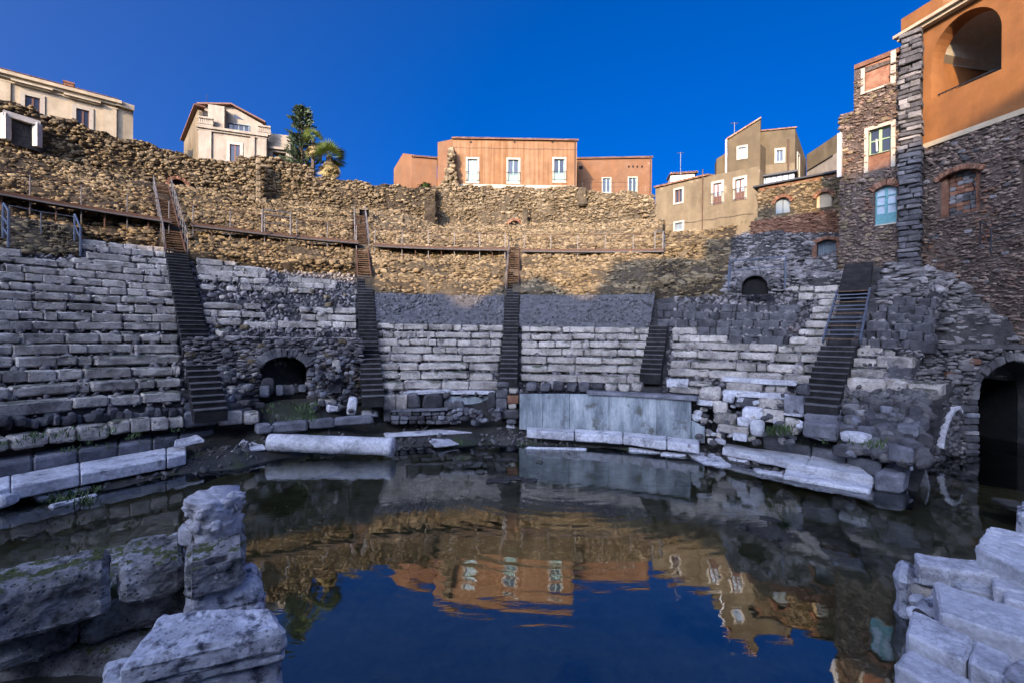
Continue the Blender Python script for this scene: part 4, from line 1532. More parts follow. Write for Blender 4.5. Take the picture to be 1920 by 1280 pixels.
def window(f, parent, R4, surround='cream', frame='greenwood', leaves=2, cross=(), sw=.16, panel=0.0, panel_mat=None, depth=.22, rail=False, sill=True, surr=True, shutter=None, glass='glass'):
    """R4 = (s0,s1,z0,z1) clear opening. The window with its pieces is one part with sub-parts."""
    s0, s1, z0, z1 = R4
    m = MB()
    if surr:
        for a, c, b0, b1 in ((s0 - sw, s0, z0 - (sw if sill else 0), z1 + sw), (s1, s1 + sw, z0 - (sw if sill else 0), z1 + sw), (s0, s1, z1, z1 + sw)) + (((s0, s1, z0 - sw, z0),) if sill else ()):
            f.box(m, a, c, b0, b1, -.05, .06)
    else:
        f.box(m, s0, s1, z0 - .06, z0, -.1, .05)
    w = m.build('window', [M[surround]], parent)
    m = MB()
    fw = .06
    f.box(m, s0, s1, z1 - fw, z1, -depth, -depth + .06)
    f.box(m, s0, s1, z0, z0 + fw, -depth, -depth + .06)
    for k in range(leaves):
        a = s0 + (s1 - s0) * k / leaves; c = s0 + (s1 - s0) * (k + 1) / leaves
        f.box(m, a, a + fw, z0 + fw, z1 - fw, -depth, -depth + .06)
        f.box(m, c - fw, c, z0 + fw, z1 - fw, -depth, -depth + .06)
        for q in cross:
            zz = z0 + (z1 - z0) * q
            f.box(m, a + fw, c - fw, zz - .025, zz + .025, -depth, -depth + .05)
    m.build('window_frame', [M[frame]], w)
    zp = z0 + panel
    for k in range(leaves):
        a = s0 + (s1 - s0) * k / leaves + fw; c = s0 + (s1 - s0) * (k + 1) / leaves - fw
        m = MB(); f.box(m, a, c, zp + (fw if panel == 0 else 0.0), z1 - fw, -depth - .02, -depth + .015)
        m.build('shutter' if shutter else 'pane', [M[shutter or glass]], w)
        if panel:
            m = MB(); f.box(m, a, c, z0 + fw, zp - .001, -depth - .02, -depth + .045); m.build('lower_panel', [M[panel_mat or frame]], w)
    if rail:
        m = MB()
        for zz in (z0 + .08, z0 + 1.0):
            f.box(m, s0 - .18, s1 + .18, zz, zz + .04, .12, .16)
            for e in (s0 - .18, s1 + .14):
                f.box(m, e, e + .04, zz, zz + .04, .06, .12)
        nb = 9
        for k in range(nb):
            ss = s0 - .16 + (s1 - s0 + .30) * k / (nb - 1)
            f.box(m, ss, ss + .022, z0 + .12, z0 + 1.0, .13, .15)
        m.build('balcony_rail', [M['iron']], w)
    return w


def tiles(f, parent, s0, s1, z, n_, out=.22, slope=.35, deep=1.4, name='roof'):
    """tiled eave: a slab and a row of half-round tiles along the edge"""
    m = MB()
    m.hexa([f.P(s0, z, out), f.P(s1, z, out), f.P(s1, z + slope * deep, -deep), f.P(s0, z + slope * deep, -deep)],
           [f.P(s0, z + .05, out), f.P(s1, z + .05, out), f.P(s1, z + slope * deep + .05, -deep), f.P(s0, z + slope * deep + .05, -deep)])
    r_ = m.build(name, [M['tile']], parent)
    me = None
    st = (s1 - s0) / n_
    for k in range(n_):
        s = s0 + st * (k + .5)
        if me is None:
            t = MB(); q = 6; L_ = out + deep
            for i in range(q):
                a0, a1 = math.pi * i / q, math.pi * (i + 1) / q
                for rad_ in (st * .46,):
                    A = [Vector((-math.cos(a) * rad_, 0, math.sin(a) * rad_)) for a in (a0, a1)]
                    e = Vector((0, L_, slope * L_))
                    t.poly([A[0], A[1], A[1] + e, A[0] + e])
                    B_ = [v * .72 for v in A]
                    t.poly([A[1], A[0], B_[0], B_[1]])
                    t.poly([B_[1], B_[0], B_[0] + e, B_[1] + e])
            me = mesh_of('roof_tile', t.v, t.f, [M['tile']])
        ang = math.atan2(f.d.y, f.d.x)
        o = link('roof_tile', me, r_, f.P(s, z + .05, out + .02 + rnd.uniform(0, .03)), (0, rnd.gauss(0, .03), ang + rnd.gauss(0, .01)))
    return r_


def shell(f, parent, mat, z0, z1, depth, thick=.3, s0=0, s1=None, name='wall', back=True, sides=(1, 1), roof=True, zl=None, zr=None):
    """side walls, back wall and flat roof slab behind a facade"""
    s1 = f.w if s1 is None else s1
    if sides[0]:
        m = MB(); f.box(m, s0, s0 + thick, z0, z1, -depth, -thick); m.build('side_wall', [mat], parent)
    if sides[1]:
        m = MB(); f.box(m, s1 - thick, s1, z0, z1, -depth, -thick); m.build('side_wall', [mat], parent)
    m = MB(); f.box(m, s0, s1, z0, z1, -depth - thick, -depth); m.build('back_wall', [mat], parent)
    if roof:
        m = MB(); f.box(m, s0 + .02, s1 - .02, z1 - .25, z1 - .02, -depth, -thick - .0); m.build('roof_slab', [mat], parent)
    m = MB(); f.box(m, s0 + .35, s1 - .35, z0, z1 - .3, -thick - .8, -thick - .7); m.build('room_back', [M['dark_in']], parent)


# --- long orange house (centre)
f = Fac.px(848, 49, 1081, 49.3)
h1 = thing('orange_house', 'long orange house with three tall pale green windows above the arched doorway', 'house', f.P(f.w / 2, 15, 0))
_, zt = f.st(848, 258)
zt = (zt + f.st(1081, 263)[1]) / 2
zb = f.st(960, 352)[1]
W = [f.rect(877, 299, 895, 341), f.rect(953, 300, 972, 342), f.rect(1039, 299, 1058, 340)]
f.wall(0, f.w, zb - 1.5, zt - .12, W, .35, M['orange'], h1)
for k, w_ in enumerate(W):
    window(f, h1, w_, 'cream', 'greenwood', 2, (), .2, .95, None, .2, True, shutter='paleshut' if k == 0 else None)
tiles(f, h1, -.1, f.w + .15, zt - .16, 56, .25, .3, 3)
m = MB(); f.box(m, .02, f.w - .02, zb - .3, zb + .28, .002, .05); m.build('base_band', [M['cream']], h1)
for x in (883, 965, 1036):
    s, z = f.st(x, 267); m = MB(); f.box(m, s - .1, s + .1, z - .1, z + .1, -.02, .012); m.build('vent_hole', [M['hole_shade']], h1)  # flat dark patch, the shade of a hole put into its colour
fl = Fac.px(820, 50.6, 848, 49)
fl.wall(0, fl.w - .01, zb - 1.5, fl.st(835, 263)[1] - .15, [], .35, M['orange_s'], h1, top=[(0, fl.st(821, 267)[1]), (fl.w - .01, zt - .16)])
bk = MB(); bk.prism([fl.P(0, zb - 1.5), f.P(0, zb - 1.5, -.4), f.P(f.w, zb - 1.5, -.4), f.P(f.w, zb - 1.5, -9), f.P(0, zb - 1.5, -9)], (0, 0, zt - zb + 1.3))
bk.build('house_body', [M['orange_s']], h1)
m = MB(); m.bar(f.P(f.w - .22, zb, .1), f.P(f.w - .22, zt - .2, .1), .055); m.build('drainpipe', [M['rust']], h1)
m = MB()
for k in range(8):
    a_, c_ = f.w * k / 8, f.w * (k + 1) / 8
    m.bar(f.P(a_, zt - 1.05 - (.06 if k % 2 else 0), .05), f.P(c_, zt - 1.05 - (0 if k % 2 else .06), .05), .012, 4)
m.build('wall_cable', [M['iron']], h1)
# rubble stub at its left corner
st = thing('rubble_stub', 'ragged stub of rubble wall leaning on the left corner of the long orange house', 'wall stub', onr(842, 352, 43.3))
pb = 0
prof_ = [(352, 826, 858), (340, 832, 857), (328, 836, 855), (315, 839, 853), (300, 841, 851), (288, 842, 850), (281, 843, 848)]
QQ = []
for k in range(430):
    i = rnd.randrange(len(prof_) - 1)
    fr_ = rnd.random()
    y = prof_[i][0] + (prof_[i + 1][0] - prof_[i][0]) * fr_
    x0 = prof_[i][1] + (prof_[i + 1][1] - prof_[i][1]) * fr_; x1 = prof_[i][2] + (prof_[i + 1][2] - prof_[i][2]) * fr_
    QQ.append(ony(rnd.uniform(x0, x1), y, 48.3 + rnd.uniform(-.5, .5)))
b = np.array(base_of(st))
o = link('rubble_stones', rubble_mesh('rubble_stones', np.array([tuple(q) for q in QQ]) - b, np.clip(rng.gamma(6, .06, len(QQ)), .18, .7), M['rubble']), st, b); o['kind'] = 'stuff'
m = MB(); m.prism([ony(x, y, 48.2) for x, y in ((828, 356), (834, 336), (840, 306), (843, 285), (848, 285), (852, 306), (856, 336), (858, 356))], (0, .7, 0)); m.build('mortar_core', [M['mortar']], st)
for k in range(40):
    i = rnd.randrange(len(prof_) - 1); y = (prof_[i][0] + prof_[i + 1][0]) / 2 + rnd.uniform(-5, 5)
    rock_obj('rubble_stone', st, ony(rnd.uniform(prof_[i + 1][1], prof_[i + 1][2]), y, 48.0), (.6, .5, .35), 0, 'stone1')

# --- small salmon house left of it
f = Fac.px(772, 50.5, 819, 51)
h2 = thing('orange_house', 'small windowless salmon house left of the long orange house', 'house', f.P(f.w / 2, 15, 0))
zt = f.st(772, 290)[1]; zt2 = f.st(819, 299)[1]; zb = f.st(790, 360)[1]
f.wall(0, f.w, zb - 1.5, zt2, [], .3, M['orange_s'], h2, top=[(0, zt), (f.w, zt2 + .01)])
fl = Fac.px(738, 53.2, 772, 50.5)
fl.wall(0, fl.w - .01, zb - 1.5, fl.st(738, 318)[1], [], .3, M['orange_s'], h2, top=[(0.01, fl.st(738, 317)[1]), (fl.w * .52, fl.st(754, 289)[1]), (fl.w - .01, zt)])
tiles(f, h2, -.05, f.w + .1, (zt + zt2) / 2 - .12, 12, .2, .05, 2.5)
m = MB(); m.prism([fl.P(.3, zb - 1.5, -.3), f.P(.0, zb - 1.5, -.32), f.P(f.w, zb - 1.5, -.32), f.P(f.w, zb - 1.5, -6), fl.P(.3, zb - 1.5, -6)], (0, 0, zt2 - zb + 1.4)); m.build('house_body', [M['orange_s']], h2)

# --- right extension
f = Fac.px(1081, 55.0, 1222, 54.4)
h3 = thing('orange_house', 'lower orange house with two small green windows beside the long orange house', 'house', f.P(f.w / 2, 15, 0))
zt = f.st(1150, 296)[1]; zb = f.st(1150, 366)[1]
W = [f.rect(1130, 335, 1144, 361), f.rect(1179, 334, 1193, 361)]
f.wall(-1, f.w, zb - 1.6, zt - .1, W, .3, M['orange_s'], h3)
for w_ in W:
    window(f, h3, w_, 'cream', 'greenwood', 2, (), .13, 0, None, .16, False)
tiles(f, h3, -.9, f.w + .12, zt - .14, 34, .22, .3, 3)
for x in (1179, 1187, 1195, 1204):
    s, z = f.st(x, 313); m = MB(); f.box(m, s - .1, s + .1, z - .12, z + .12, -.02, .012); m.build('vent_hole', [M['hole_shade']], h3)  # flat dark patches coloured like the shade inside small holes
s, z = f.st(1089, 315); m = MB(); f.box(m, s - .25, s + .25, z - .2, z + .2, -.02, .012); m.build('vent_hole', [M['hole_shade']], h3)
m = MB(); f.box(m, -1, f.w, zb - 1.6, zt - .2, -7, -.32); m.build('house_body', [M['orange_s']], h3)
m = MB(); m.bar(f.P(f.w - .2, zb - 1, .08), f.P(f.w - .2, zt - .15, .08), .05); m.build('drainpipe', [M['rust']], h3)
frame_rail('thin iron railing on the wall top before the lower orange house', [ony(x, 360, 48.2) for x in (1092, 1108, 1128, 1150, 1172, 1198)], 1.0, mat='iron', mids=(.5,), r=.018)

# --- cream building at far left
f = Fac.px(-120, 33.85, 216, 40.5)
h4 = thing('cream_house', 'cream building with moulded cornice and brown windows at the far left', 'house', f.P(f.w / 2, 17, 0))
zt = f.st(100, 160)[1]; zb = f.st(100, 225)[1]
W = [f.rect(47, 182, 75, 214), f.rect(143, 206, 167, 240)]
f.wall(0, f.w, zb - 2.5, zt - .1, W, .35, M['creamwall'], h4)
for w_ in W:
    win = window(f, h4, w_, 'creamtrim' if 'creamtrim' in M else 'cream', 'brownwood', 2, (), .28, 0, None, .14, False, False)
    m = MB(); f.box(m, w_[0] - .75, w_[1] + .75, w_[3] + .78, w_[3] + .92, 0, .42); f.box(m, w_[0] - .6, w_[1] + .6, w_[3] + .66, w_[3] + .78, 0, .25); m.build('hood_moulding', [M['creamwall']], win)
m = MB()
f.box(m, -.1, f.w + .1, zt - .75, zt - .62, 0, .12); f.box(m, -.1, f.w + .25, zt - .45, zt - .25, 0, .28); f.box(m, -.1, f.w + .4, zt - .25, zt, 0, .5)
m.build('cornice', [M['creamwall']], h4)
for x in (4, 206):
    s, _ = f.st(x, 200); m = MB(); f.box(m, s - .45, s + .45, zb - 2.5, zt - .76, .002, .10); m.build('pilaster', [M['creamwall']], h4)
fr2 = Fac(f.B + f.d * 0 , f.B + Vector((.75, .95)))
fr2.wall(0.01, fr2.w, zb - 2.5, zt - .1, [], .3, M['creamwall'], h4)
m = MB(); fr2.box(m, 0, fr2.w, zt - .45, zt, 0, .4); m.build('cornice', [M['creamwall']], h4)
fr3 = Fac(fr2.B, fr2.B + Vector((-4.5, 5.2)))
fr3.wall(0.01, fr3.w, zb - 2.5, zt - .1, [], .3, M['villa'], h4)
m = MB(); f.box(m, 0, f.w, zb - 2.5, zt - .2, -7, -.37); m.build('house_body', [M['creamwall']], h4)
tiles(f, h4, 0, f.w + .2, zt + .0, 60, .46, .3, 3.0)
s, z = f.st(128, 160); m = MB(); f.box(m, s - .3, s + .3, z - .4, f.st(128, 151)[1], -1.2, -.6); f.box(m, s - .36, s + .36, f.st(128, 151)[1], f.st(128, 149)[1] + .05, -1.26, -.54); m.build('chimney', [M['brick']], h4)

# --- grey villa
f = Fac.px(372, 43.5, 500, 45.5)
h5 = thing('grey_villa', 'weathered grey villa with balustrades and a low gable roof behind the left rubble wall', 'villa', f.P(f.w / 2, 16, 0))
zb = f.st(430, 300)[1] - 2.0
zc = f.st(430, 249)[1]
W = [f.rect(431, 272, 450, 304)]
f.wall(0, f.w, zb, zc, W, .35, M['villa'], h5)
window(f, h5, W[0], 'cream', 'brownwood', 2, (), .25, 0, None, .12, False, False)
m = MB(); f.box(m, -.15, f.w + .1, zc, zc + .22, -.2, .35); f.box(m, -.1, f.w + .05, zc - .18, zc, -.2, .18); m.build('cornice', [M['villa']], h5)
for x0, x1 in ((373, 397), (470, 478), (484, 500)):
    s0, _ = f.st(x0, 270); s1, _ = f.st(x1, 270); m = MB(); f.box(m, s0, s1, zb, zc - .19, .002, .16); m.build('pilaster', [M['villa']], h5)
# recessed upper storey with gable
g = Fac(f.A - f.n * 1.3, f.B - f.n * 1.3)
gz = lambda x, y: g.st(x, y)
tl, tp_, tr_ = gz(377, 202), gz(433, 201), gz(480, 232)
Wg = [g.rect(404, 226, 415, 240), g.rect(427, 234, 467, 250)]
g.wall(0, g.w - .6, zc - .3, tr_[1], Wg, .3, M['villa'], h5, top=[(0, tl[1] + .1), (tp_[0], tp_[1] + .05), (g.w - .6, tr_[1] + .02)])
window(g, h5, Wg[0], 'cream', 'brownwood', 1, (), .14, 0, None, .12)
window(g, h5, Wg[1], 'greyshut', 'greyshut', 4, (), .06, 0, None, .12, False, False)
for q in (((407, 210), (425, 208), (425, 215)), ((439, 214), (458, 226), (439, 222))):
    pts = [g.P(*g.st(*c), .02) for c in q]; m = MB(); m.prism(pts, (-g.n * .06).to_3d()); m.build('gable_window', [M['glass']], h5)
m = MB()
for a, c in ((tl, tp_), (tp_, (g.w - .3, tr_[1]))):
    A0, C0 = g.P(a[0] - (.25 if a is tl else 0), a[1] + .12, .45), g.P(c[0], c[1] + .07, .45)
    A1, C1 = g.P(a[0] - (.25 if a is tl else 0), a[1] + .12, -7), g.P(c[0], c[1] + .07, -7)
    m.hexa([A0, C0, C1, A1], [v + Vector((0, 0, .14)) for v in (A0, C0, C1, A1)])
m.build('roof', [M['brownwood']], h5)
m = MB()
s0 = g.st(395, 230)[0]; s1 = g.st(425, 230)[0]
f.box(m, s0, s1, zc + .22, g.st(395, 206)[1] + .1, -1.3, -.35); m.build('oriel', [M['villa']], h5)
# left side wall with sloping eave and its side roof
fl = Fac.px(344, 50.5, 372, 43.5)
fl.wall(0, fl.w - .02, zb, fl.st(344, 268)[1], [], .3, M['olive_l'], h5, top=[(0, fl.st(344, 268)[1] + .01), (fl.w * .93, fl.st(370, 208)[1])])
m = MB(); a, c = fl.P(0, fl.st(344, 268)[1] + .05, .35), fl.P(fl.w * .96, fl.st(370, 205)[1] + .1, .35)
m.hexa([a, c, c - (fl.n * .9).to_3d(), a - (fl.n * .9).to_3d()], [v + Vector((0, 0, .16)) for v in (a, c, c - (fl.n * .9).to_3d(), a - (fl.n * .9).to_3d())]); m.build('side_eave', [M['brownwood']], h5)
# balustrades on both terrace corners
for x0, x1 in ((373, 400), (484, 508)):
    s0, s1 = f.st(x0, 240)[0], f.st(x1, 240)[0]
    bal = MB(); f.box(bal, s0, s1, zc + .95, zc + 1.12, -.1, .25); f.box(bal, s0, s1, zc + .22, zc + .34, -.1, .25); br = bal.build('balustrade', [M['villa']], h5)
    k = 0
    for q in range(7):
        ss = s0 + (s1 - s0) * (q + .5) / 7
        m = MB(); f.box(m, ss - .06, ss + .06, zc + .34, zc + .95, .01, .13); f.box(m, ss - .1, ss + .1, zc + .45, zc + .68, -.03, .17); m.build('baluster', [M['villa']], br)
m = MB(); f.box(m, .0, f.w, zb, zc - .05, -8, -.37); m.build('house_body', [M['villa']], h5)
# annex on the right
fa = Fac.px(502, 46.2, 545, 46.8)
za = fa.st(520, 252)[1]
Wa = [fa.rect(511, 286, 536, 312)]
fa.wall(0, fa.w, zb, za, Wa, .3, M['villa'], h5, name='annex_wall')
m = MB(); fa.box(m, Wa[0][0], Wa[0][1], zb, Wa[0][3], -1.6, -1.5); m.build('garage_back', [M['brownwood']], h5)
m = MB(); fa.box(m, -.05, fa.w + .05, fa.st(520, 280)[1] - .1, fa.st(520, 280)[1] + .12, 0, .3); m.build('annex_ledge', [M['villa']], h5)
m = MB(); fa.box(m, .31, fa.w, zb, za - .1, -5, -1.65); fa.box(m, 0, fa.w, Wa[0][3] + .2, za - .1, -1.6, -.32); m.build('annex_body', [M['villa']], h5)
m = MB(); a = g.P(.2, tl[1] + .2, -.5); m.bar(a, a + Vector((0, 0, 1.4)), .02); m.build('aerial', [M['iron']], h5)

# --- olive-grey block of flats to the right: long low wing
f = Fac.px(1229, 44.5, 1424, 38.0)
h6 = thing('olive_house', 'long low olive house with two pale balcony shutters, right of the orange houses', 'house', f.P(f.w / 2, 14, 0))
ztl, ztr = f.st(1229, 350)[1], f.st(1424, 312)[1]
zt = min(ztl, ztr); zb = f.st(1260, 440)[1] - 3
W = [f.rect(1266, 356, 1279, 380), f.rect(1338, 344, 1353, 384), f.rect(1379, 336, 1396, 376), f.rect(1266, 418, 1280, 431)]
f.wall(0, f.w, zb, zt - .1, W, .35, M['olive_l'], h6, top=[(0, ztl), (f.w, ztr + .01)])
window(f, h6, W[0], 'cream', 'brownwood', 2, (), .16, 0, None, .16)
for w_ in W[1:3]:
    window(f, h6, w_, 'cream', 'brownwood', 2, (), .2, .75, 'brownwood', .14, True, False, shutter='paleshut')
window(f, h6, W[3], 'cream', 'greyshut', 1, (), .16, 0, None, .12, shutter='greyshut')
m = MB(); f.box(m, 0, f.w, zb, zt - .2, -6, -.37); m.build('house_body', [M['olive_l']], h6)
tiles(f, h6, -.1, f.w * .55, (ztl + f.st(1340, 326)[1]) / 2 - .1, 26, .2, .2, 2.5)
m = MB()
for k in range(10):
    a_, c_ = f.w * (.05 + .09 * k), f.w * (.05 + .09 * (k + 1))
    za_, zc_ = zb + 3.9 + (ztr - ztl) * .6 * k / 10 + (.08 if k % 2 else 0), zb + 3.9 + (ztr - ztl) * .6 * (k + 1) / 10 + (0 if k % 2 else .08)
    m.bar(f.P(a_, za_, .04), f.P(c_, zc_, .04), .014, 4)
m.build('wall_cable', [M['iron']], h6)
m = MB(); s_ = f.st(1318, 360)[0]; m.bar(f.P(s_, zb + 2, .09), f.P(s_, ztl + .5, .09), .05); m.build('drainpipe', [M['rust']], h6)
# white roof-top box with its own tiled cap
b1 = Fac.px(1257, 46.5, 1302, 46.0)
bx = MB(); b1.box(bx, 0, b1.w, b1.st(1280, 345)[1] - 1, b1.st(1280, 327)[1], -3, 0); rb = bx.build('rooftop_room', [M['white']], h6)
tiles(b1, h6, -.1, b1.w + .3, b1.st(1280, 327)[1], 10, .25, .12, 2.8)
# tower
ft = Fac.px(1364, 40.2, 1425, 39.0)
h7 = thing('olive_tower', 'tall olive grey tower house with a steep pointed roof edge and one small window', 'house', ft.P(ft.w / 2, 16, 0))
zl, zr = ft.st(1364, 263)[1], ft.st(1422, 224)[1]
W = [ft.rect(1385, 277, 1398, 296)]
ft.wall(0, ft.w, ztr - 3, zl - .1, W, .3, M['olive'], h7, top=[(0, zl), (ft.w, zr)])
window(ft, h7, W[0], 'cream', 'greyshut', 2, (.5,), .16, 0, None, .12)
fs = Fac((ft.B.x, ft.B.y), (ft.B.x + 1.15, ft.B.y + 2.3))
fs.wall(.01, fs.w, ztr - 3, zl - .2, [], .3, M['olive'], h7, name='side_wall', top=[(.01, zr), (fs.w, zr - 1.6)])
m = MB()
m.prism([ft.P(.02, ztr - 3, -.32), ft.P(ft.w - .31, ztr - 3, -.32), ft.P(ft.w + .6, ztr - 3, -3), ft.P(.02, ztr - 3, -3)], (0, 0, zl - ztr + 2.6)); m.build('house_body', [M['olive']], h7)
m = MB(); m.hexa([ft.P(-.15, zl - .02, .15), ft.P(ft.w + .05, zr + .0, .15), ft.P(ft.w + .05, zr + .0, -3), ft.P(-.15, zl - .02, -3)],
                 [ft.P(-.15, zl + .1, .15), ft.P(ft.w + .05, zr + .12, .15), ft.P(ft.w + .05, zr + .12, -3), ft.P(-.15, zl + .1, -3)]); m.build('roof', [M['tile']], h7)
m = MB(); m.bar(ft.P(-.12, ztr - .5, .1), ft.P(-.12, zl, .1), .09); m.build('drainpipe', [M['white']], h7)
ff = Fac.px(1343, 41.5, 1364, 41.2)
ff.wall(0, ff.w, ztr - 2, ff.st(1343, 303)[1], [], 1.5, M['olive'], h7, name='lean_to', top=[(0, ff.st(1345, 298)[1]), (ff.w, ff.st(1362, 286)[1])])
# second block
f2 = Fac.px(1437, 41.0, 1490, 40.4)
h8 = thing('olive_house', 'square olive grey upper storey with brown downpipe beside the pointed tower', 'house', f2.P(f2.w / 2, 16, 0))
W = [f2.rect(1456, 282, 1468, 303)]
z8 = f2.st(1460, 244)[1]
f2.wall(-1, f2.w, ztr - 3, z8, W, .3, M['olive'], h8)
window(f2, h8, W[0], 'cream', 'greyshut', 2, (), .17, 0, None, .12)
m = MB(); f2.box(m, -1, f2.w - .01, ztr - 3, f2.st(1460, 308)[1], .003, .03); m.build('lower_render', [M['olive_l']], h8)
fs = Fac((f2.B.x, f2.B.y), (f2.B.x + 3.0, f2.B.y + 3.1))
W2 = [(.9, 1.5, f2.st(1460, 330)[1] - .6, f2.st(1460, 287)[1])]
fs.wall(.01, fs.w, ztr - 3, z8 - 1.7, W2, .3, M['olive'], h8, name='side_wall', top=[(.01, z8), (fs.w, z8 - 1.6)])
window(fs, h8, W2[0], 'cream', 'brownwood', 1, (), .18, 0, None, .14)
s, z = f2.st(1478, 262); m = MB(); m.bar(f2.P(s, f2.st(1478, 322)[1], .1), f2.P(s, z, .1), .07); m.build('drainpipe', [M['rust']], h8)
m = MB(); f2.box(m, -1, f2.w - .31, ztr - 3, z8 - .3, -3, -.32); m.build('house_body', [M['olive']], h8)
m = MB(); f2.box(m, -1.05, f2.w + .1, z8, z8 + .1, -3, .12); m.build('roof', [M['tile']], h8)
# glazed veranda in front of it
fv = Fac.px(1424, 39.0, 1490, 37.6)
gv = thing('veranda', 'low glazed veranda with pale panes beneath the square olive storey', 'veranda', fv.P(fv.w / 2, 14, 0))
zv0, zv1 = fv.st(1457, 346)[1], fv.st(1457, 329)[1]
m = MB(); fv.box(m, 0, fv.w, zv0 - 1.2, zv0, -.3, 0); m.build('sill_wall', [M['olive_l']], gv)
m = MB(); fv.box(m, -.1, fv.w + .2, zv1, zv1 + .14, -2.2, .25); m.build('roof', [M['iron']], gv)
for k in range(6):
    a, c = fv.w * k / 6, fv.w * (k + 1) / 6
    m = MB(); fv.box(m, a + .03, c - .03, zv0, zv1, -.1, -.05); m.build('pane', [M['paleshut']], gv)
    m = MB(); fv.box(m, a - .025, a + .025, zv0, zv1, -.11, -.02); m.build('mullion', [M['iron']], gv)
# wall beyond, to the tall tower
f3 = Fac.px(1512, 42, 1572, 37.5)
h9 = thing('rendered_wall', 'blotchy pale rendered wall closing the gap before the tall stone tower', 'wall', f3.P(f3.w / 2, 15, 0))
f3.wall(0, f3.w, ztr - 4, f3.st(1540, 272)[1], [], .5, M['olive_l'], h9)
m = MB(); m.bar(f3.P(*f3.st(1515, 321), .08), f3.P(*f3.st(1563, 292), .08), .05); m.build('sloping_pipe', [M['iron']], h9)
m = MB(); f3.box(m, .1, f3.w, ztr - 4, f3.st(1540, 305)[1], .003, .04); m.build('lower_render', [M['villa']], h9)

# --- brick and rubble annexe with arched openings, left of the tall tower
def rubble_face(f, parent, s0, s1, z0, z1, mat, matc, size, seed, holes=(), thick=.6, name='wall', nbig=30, mat1='stone1', out=.03, top=None, flat=(1.1, .7, .55)):
    """masonry facade: core with openings and joined stones standing proud of it"""
    f.wall(s0, s1, z0, z1, list(holes), thick, M[matc], parent, name, top)
    zt = (lambda s: float(np.interp(s, [p[0] for p in top], [p[1] for p in top]))) if top else (lambda s: z1)
    zmax = max([z1] + ([p[1] for p in top] if top else []))
    n_ = int((s1 - s0) * (zmax - z0) / size ** 2 * 1.5)
    s = rng.uniform(s0, s1, n_); z = rng.uniform(z0, zmax, n_)
    ok = np.array([z_ < zt(s_) and not any(h[0] - .08 < s_ < h[1] + .08 and h[2] - .08 < z_ < h[3] + .1 for h in holes) for s_, z_ in zip(s, z)], bool)
    s, z = s[ok], z[ok]
    A = np.array((f.A.x, f.A.y, 0)); D = np.array((f.d.x, f.d.y, 0)); Nn = np.array((f.n.x, f.n.y, 0))
    off = rng.normal(out * .2, .025, len(s))
    Q = A + D * s[:, None] + Nn * off[:, None]
    Q[:, 2] = z
    b = np.array(base_of(parent))
    yaw = np.full(len(s), math.atan2(f.d.y, f.d.x))
    o = link('wall_stones', rubble_mesh('wall_stones', Q - b, np.clip(rng.gamma(6, size / 6, len(s)), .06, .5), M[mat], flat, tangent=yaw), parent, b)
    o['kind'] = 'stuff'
    for k in range(nbig):
        s_, z_ = rnd.uniform(s0 + .1, s1 - .1), rnd.uniform(z0 + .2, zmax - .2)
        if z_ > zt(s_) - .1 or any(h[0] - .2 < s_ < h[1] + .2 and h[2] - .2 < z_ < h[3] + .2 for h in holes): continue
        q = rnd.uniform(1.2, 2.0) * size
        rock_obj('rubble_stone', parent, f.P(s_, z_, .0), (q * 1.2, q * .6, q * .7), math.atan2(f.d.y, f.d.x), mat1, .06)


def arch_top(f, parent, R4, mat='brick', nb=9, rise=.28, h=.22, name='arch_brick'):
    s0, s1, z0, z1 = R4
    w = (s1 - s0) / 2
    rad = (w * w + rise * rise) / (2 * rise)
    a0 = math.asin(min(1, w / rad))
    ang = math.atan2(f.d.y, f.d.x)
    for k in range(nb):
        a = -a0 * 1.1 + 2.2 * a0 * (k + .5) / nb
        s = (s0 + s1) / 2 + (rad + h / 2) * math.sin(a)
        z = z1 + (rad + h / 2) * math.cos(a) - (rad - rise) - rise + .02
        ob = block_obj(name, parent, f.P(s, z, .02), (2.2 * a0 * (rad + h / 2) / nb * .92, .22, h), ang, mat, .003)
        ob.matrix_basis = Matrix.Translation(ob.location) @ Matrix.Rotation(ang, 4, 'Z') @ Matrix.Rotation(a, 4, 'Y') @ Matrix.Diagonal((*ob.scale, 1))


f = Fac.px(1421, 29.9, 1600, 26.6)
h10 = thing('stone_house', 'low stone house with a grey arched shutter beside the tall tower', 'house', f.P(f.w / 2, 10, 0))
zl, zr = f.st(1421, 354)[1], f.st(1570, 328)[1]
zb = f.st(1450, 450)[1] - 1.5
Wa = f.rect(1454, 372, 1481, 400); Wb = f.rect(1531, 362, 1559, 389)
rubble_face(f, h10, 0, f.w, zb, min(zl, zr) - .3, 'rubble_pale', 'mortar_pale', .16, 21, [Wa, Wb], .5, 'wall', 70, top=[(0, zl), (f.w, zr + .02)])
m = MB(); f.box(m, Wa[0], Wa[1], Wa[2], Wa[3], -.22, -.14); m.build('shutter', [M['greyshut']], h10)
m = MB(); f.box(m, (Wa[0] + Wa[1]) / 2 - .015, (Wa[0] + Wa[1]) / 2 + .015, Wa[2], Wa[3], -.138, -.12); m.build('shutter_joint', [M['iron']], h10)
m = MB(); f.box(m, Wb[0], Wb[1], Wb[2], Wb[3], -.2, -.1); m.build('blocked_arch', [M['creamwall']], h10)
arch_top(f, h10, Wa); arch_top(f, h10, Wb)
m = MB(); m.hexa([f.P(-.25, zl + .05, .25), f.P(f.w, zr + .12, .25), f.P(f.w, zr + .12, -4), f.P(-.25, zl + .05, -4)],
                 [f.P(-.25, zl + .15, .25), f.P(f.w, zr + .22, .25), f.P(f.w, zr + .22, -4), f.P(-.25, zl + .15, -4)]); m.build('roof', [M['iron']], h10)
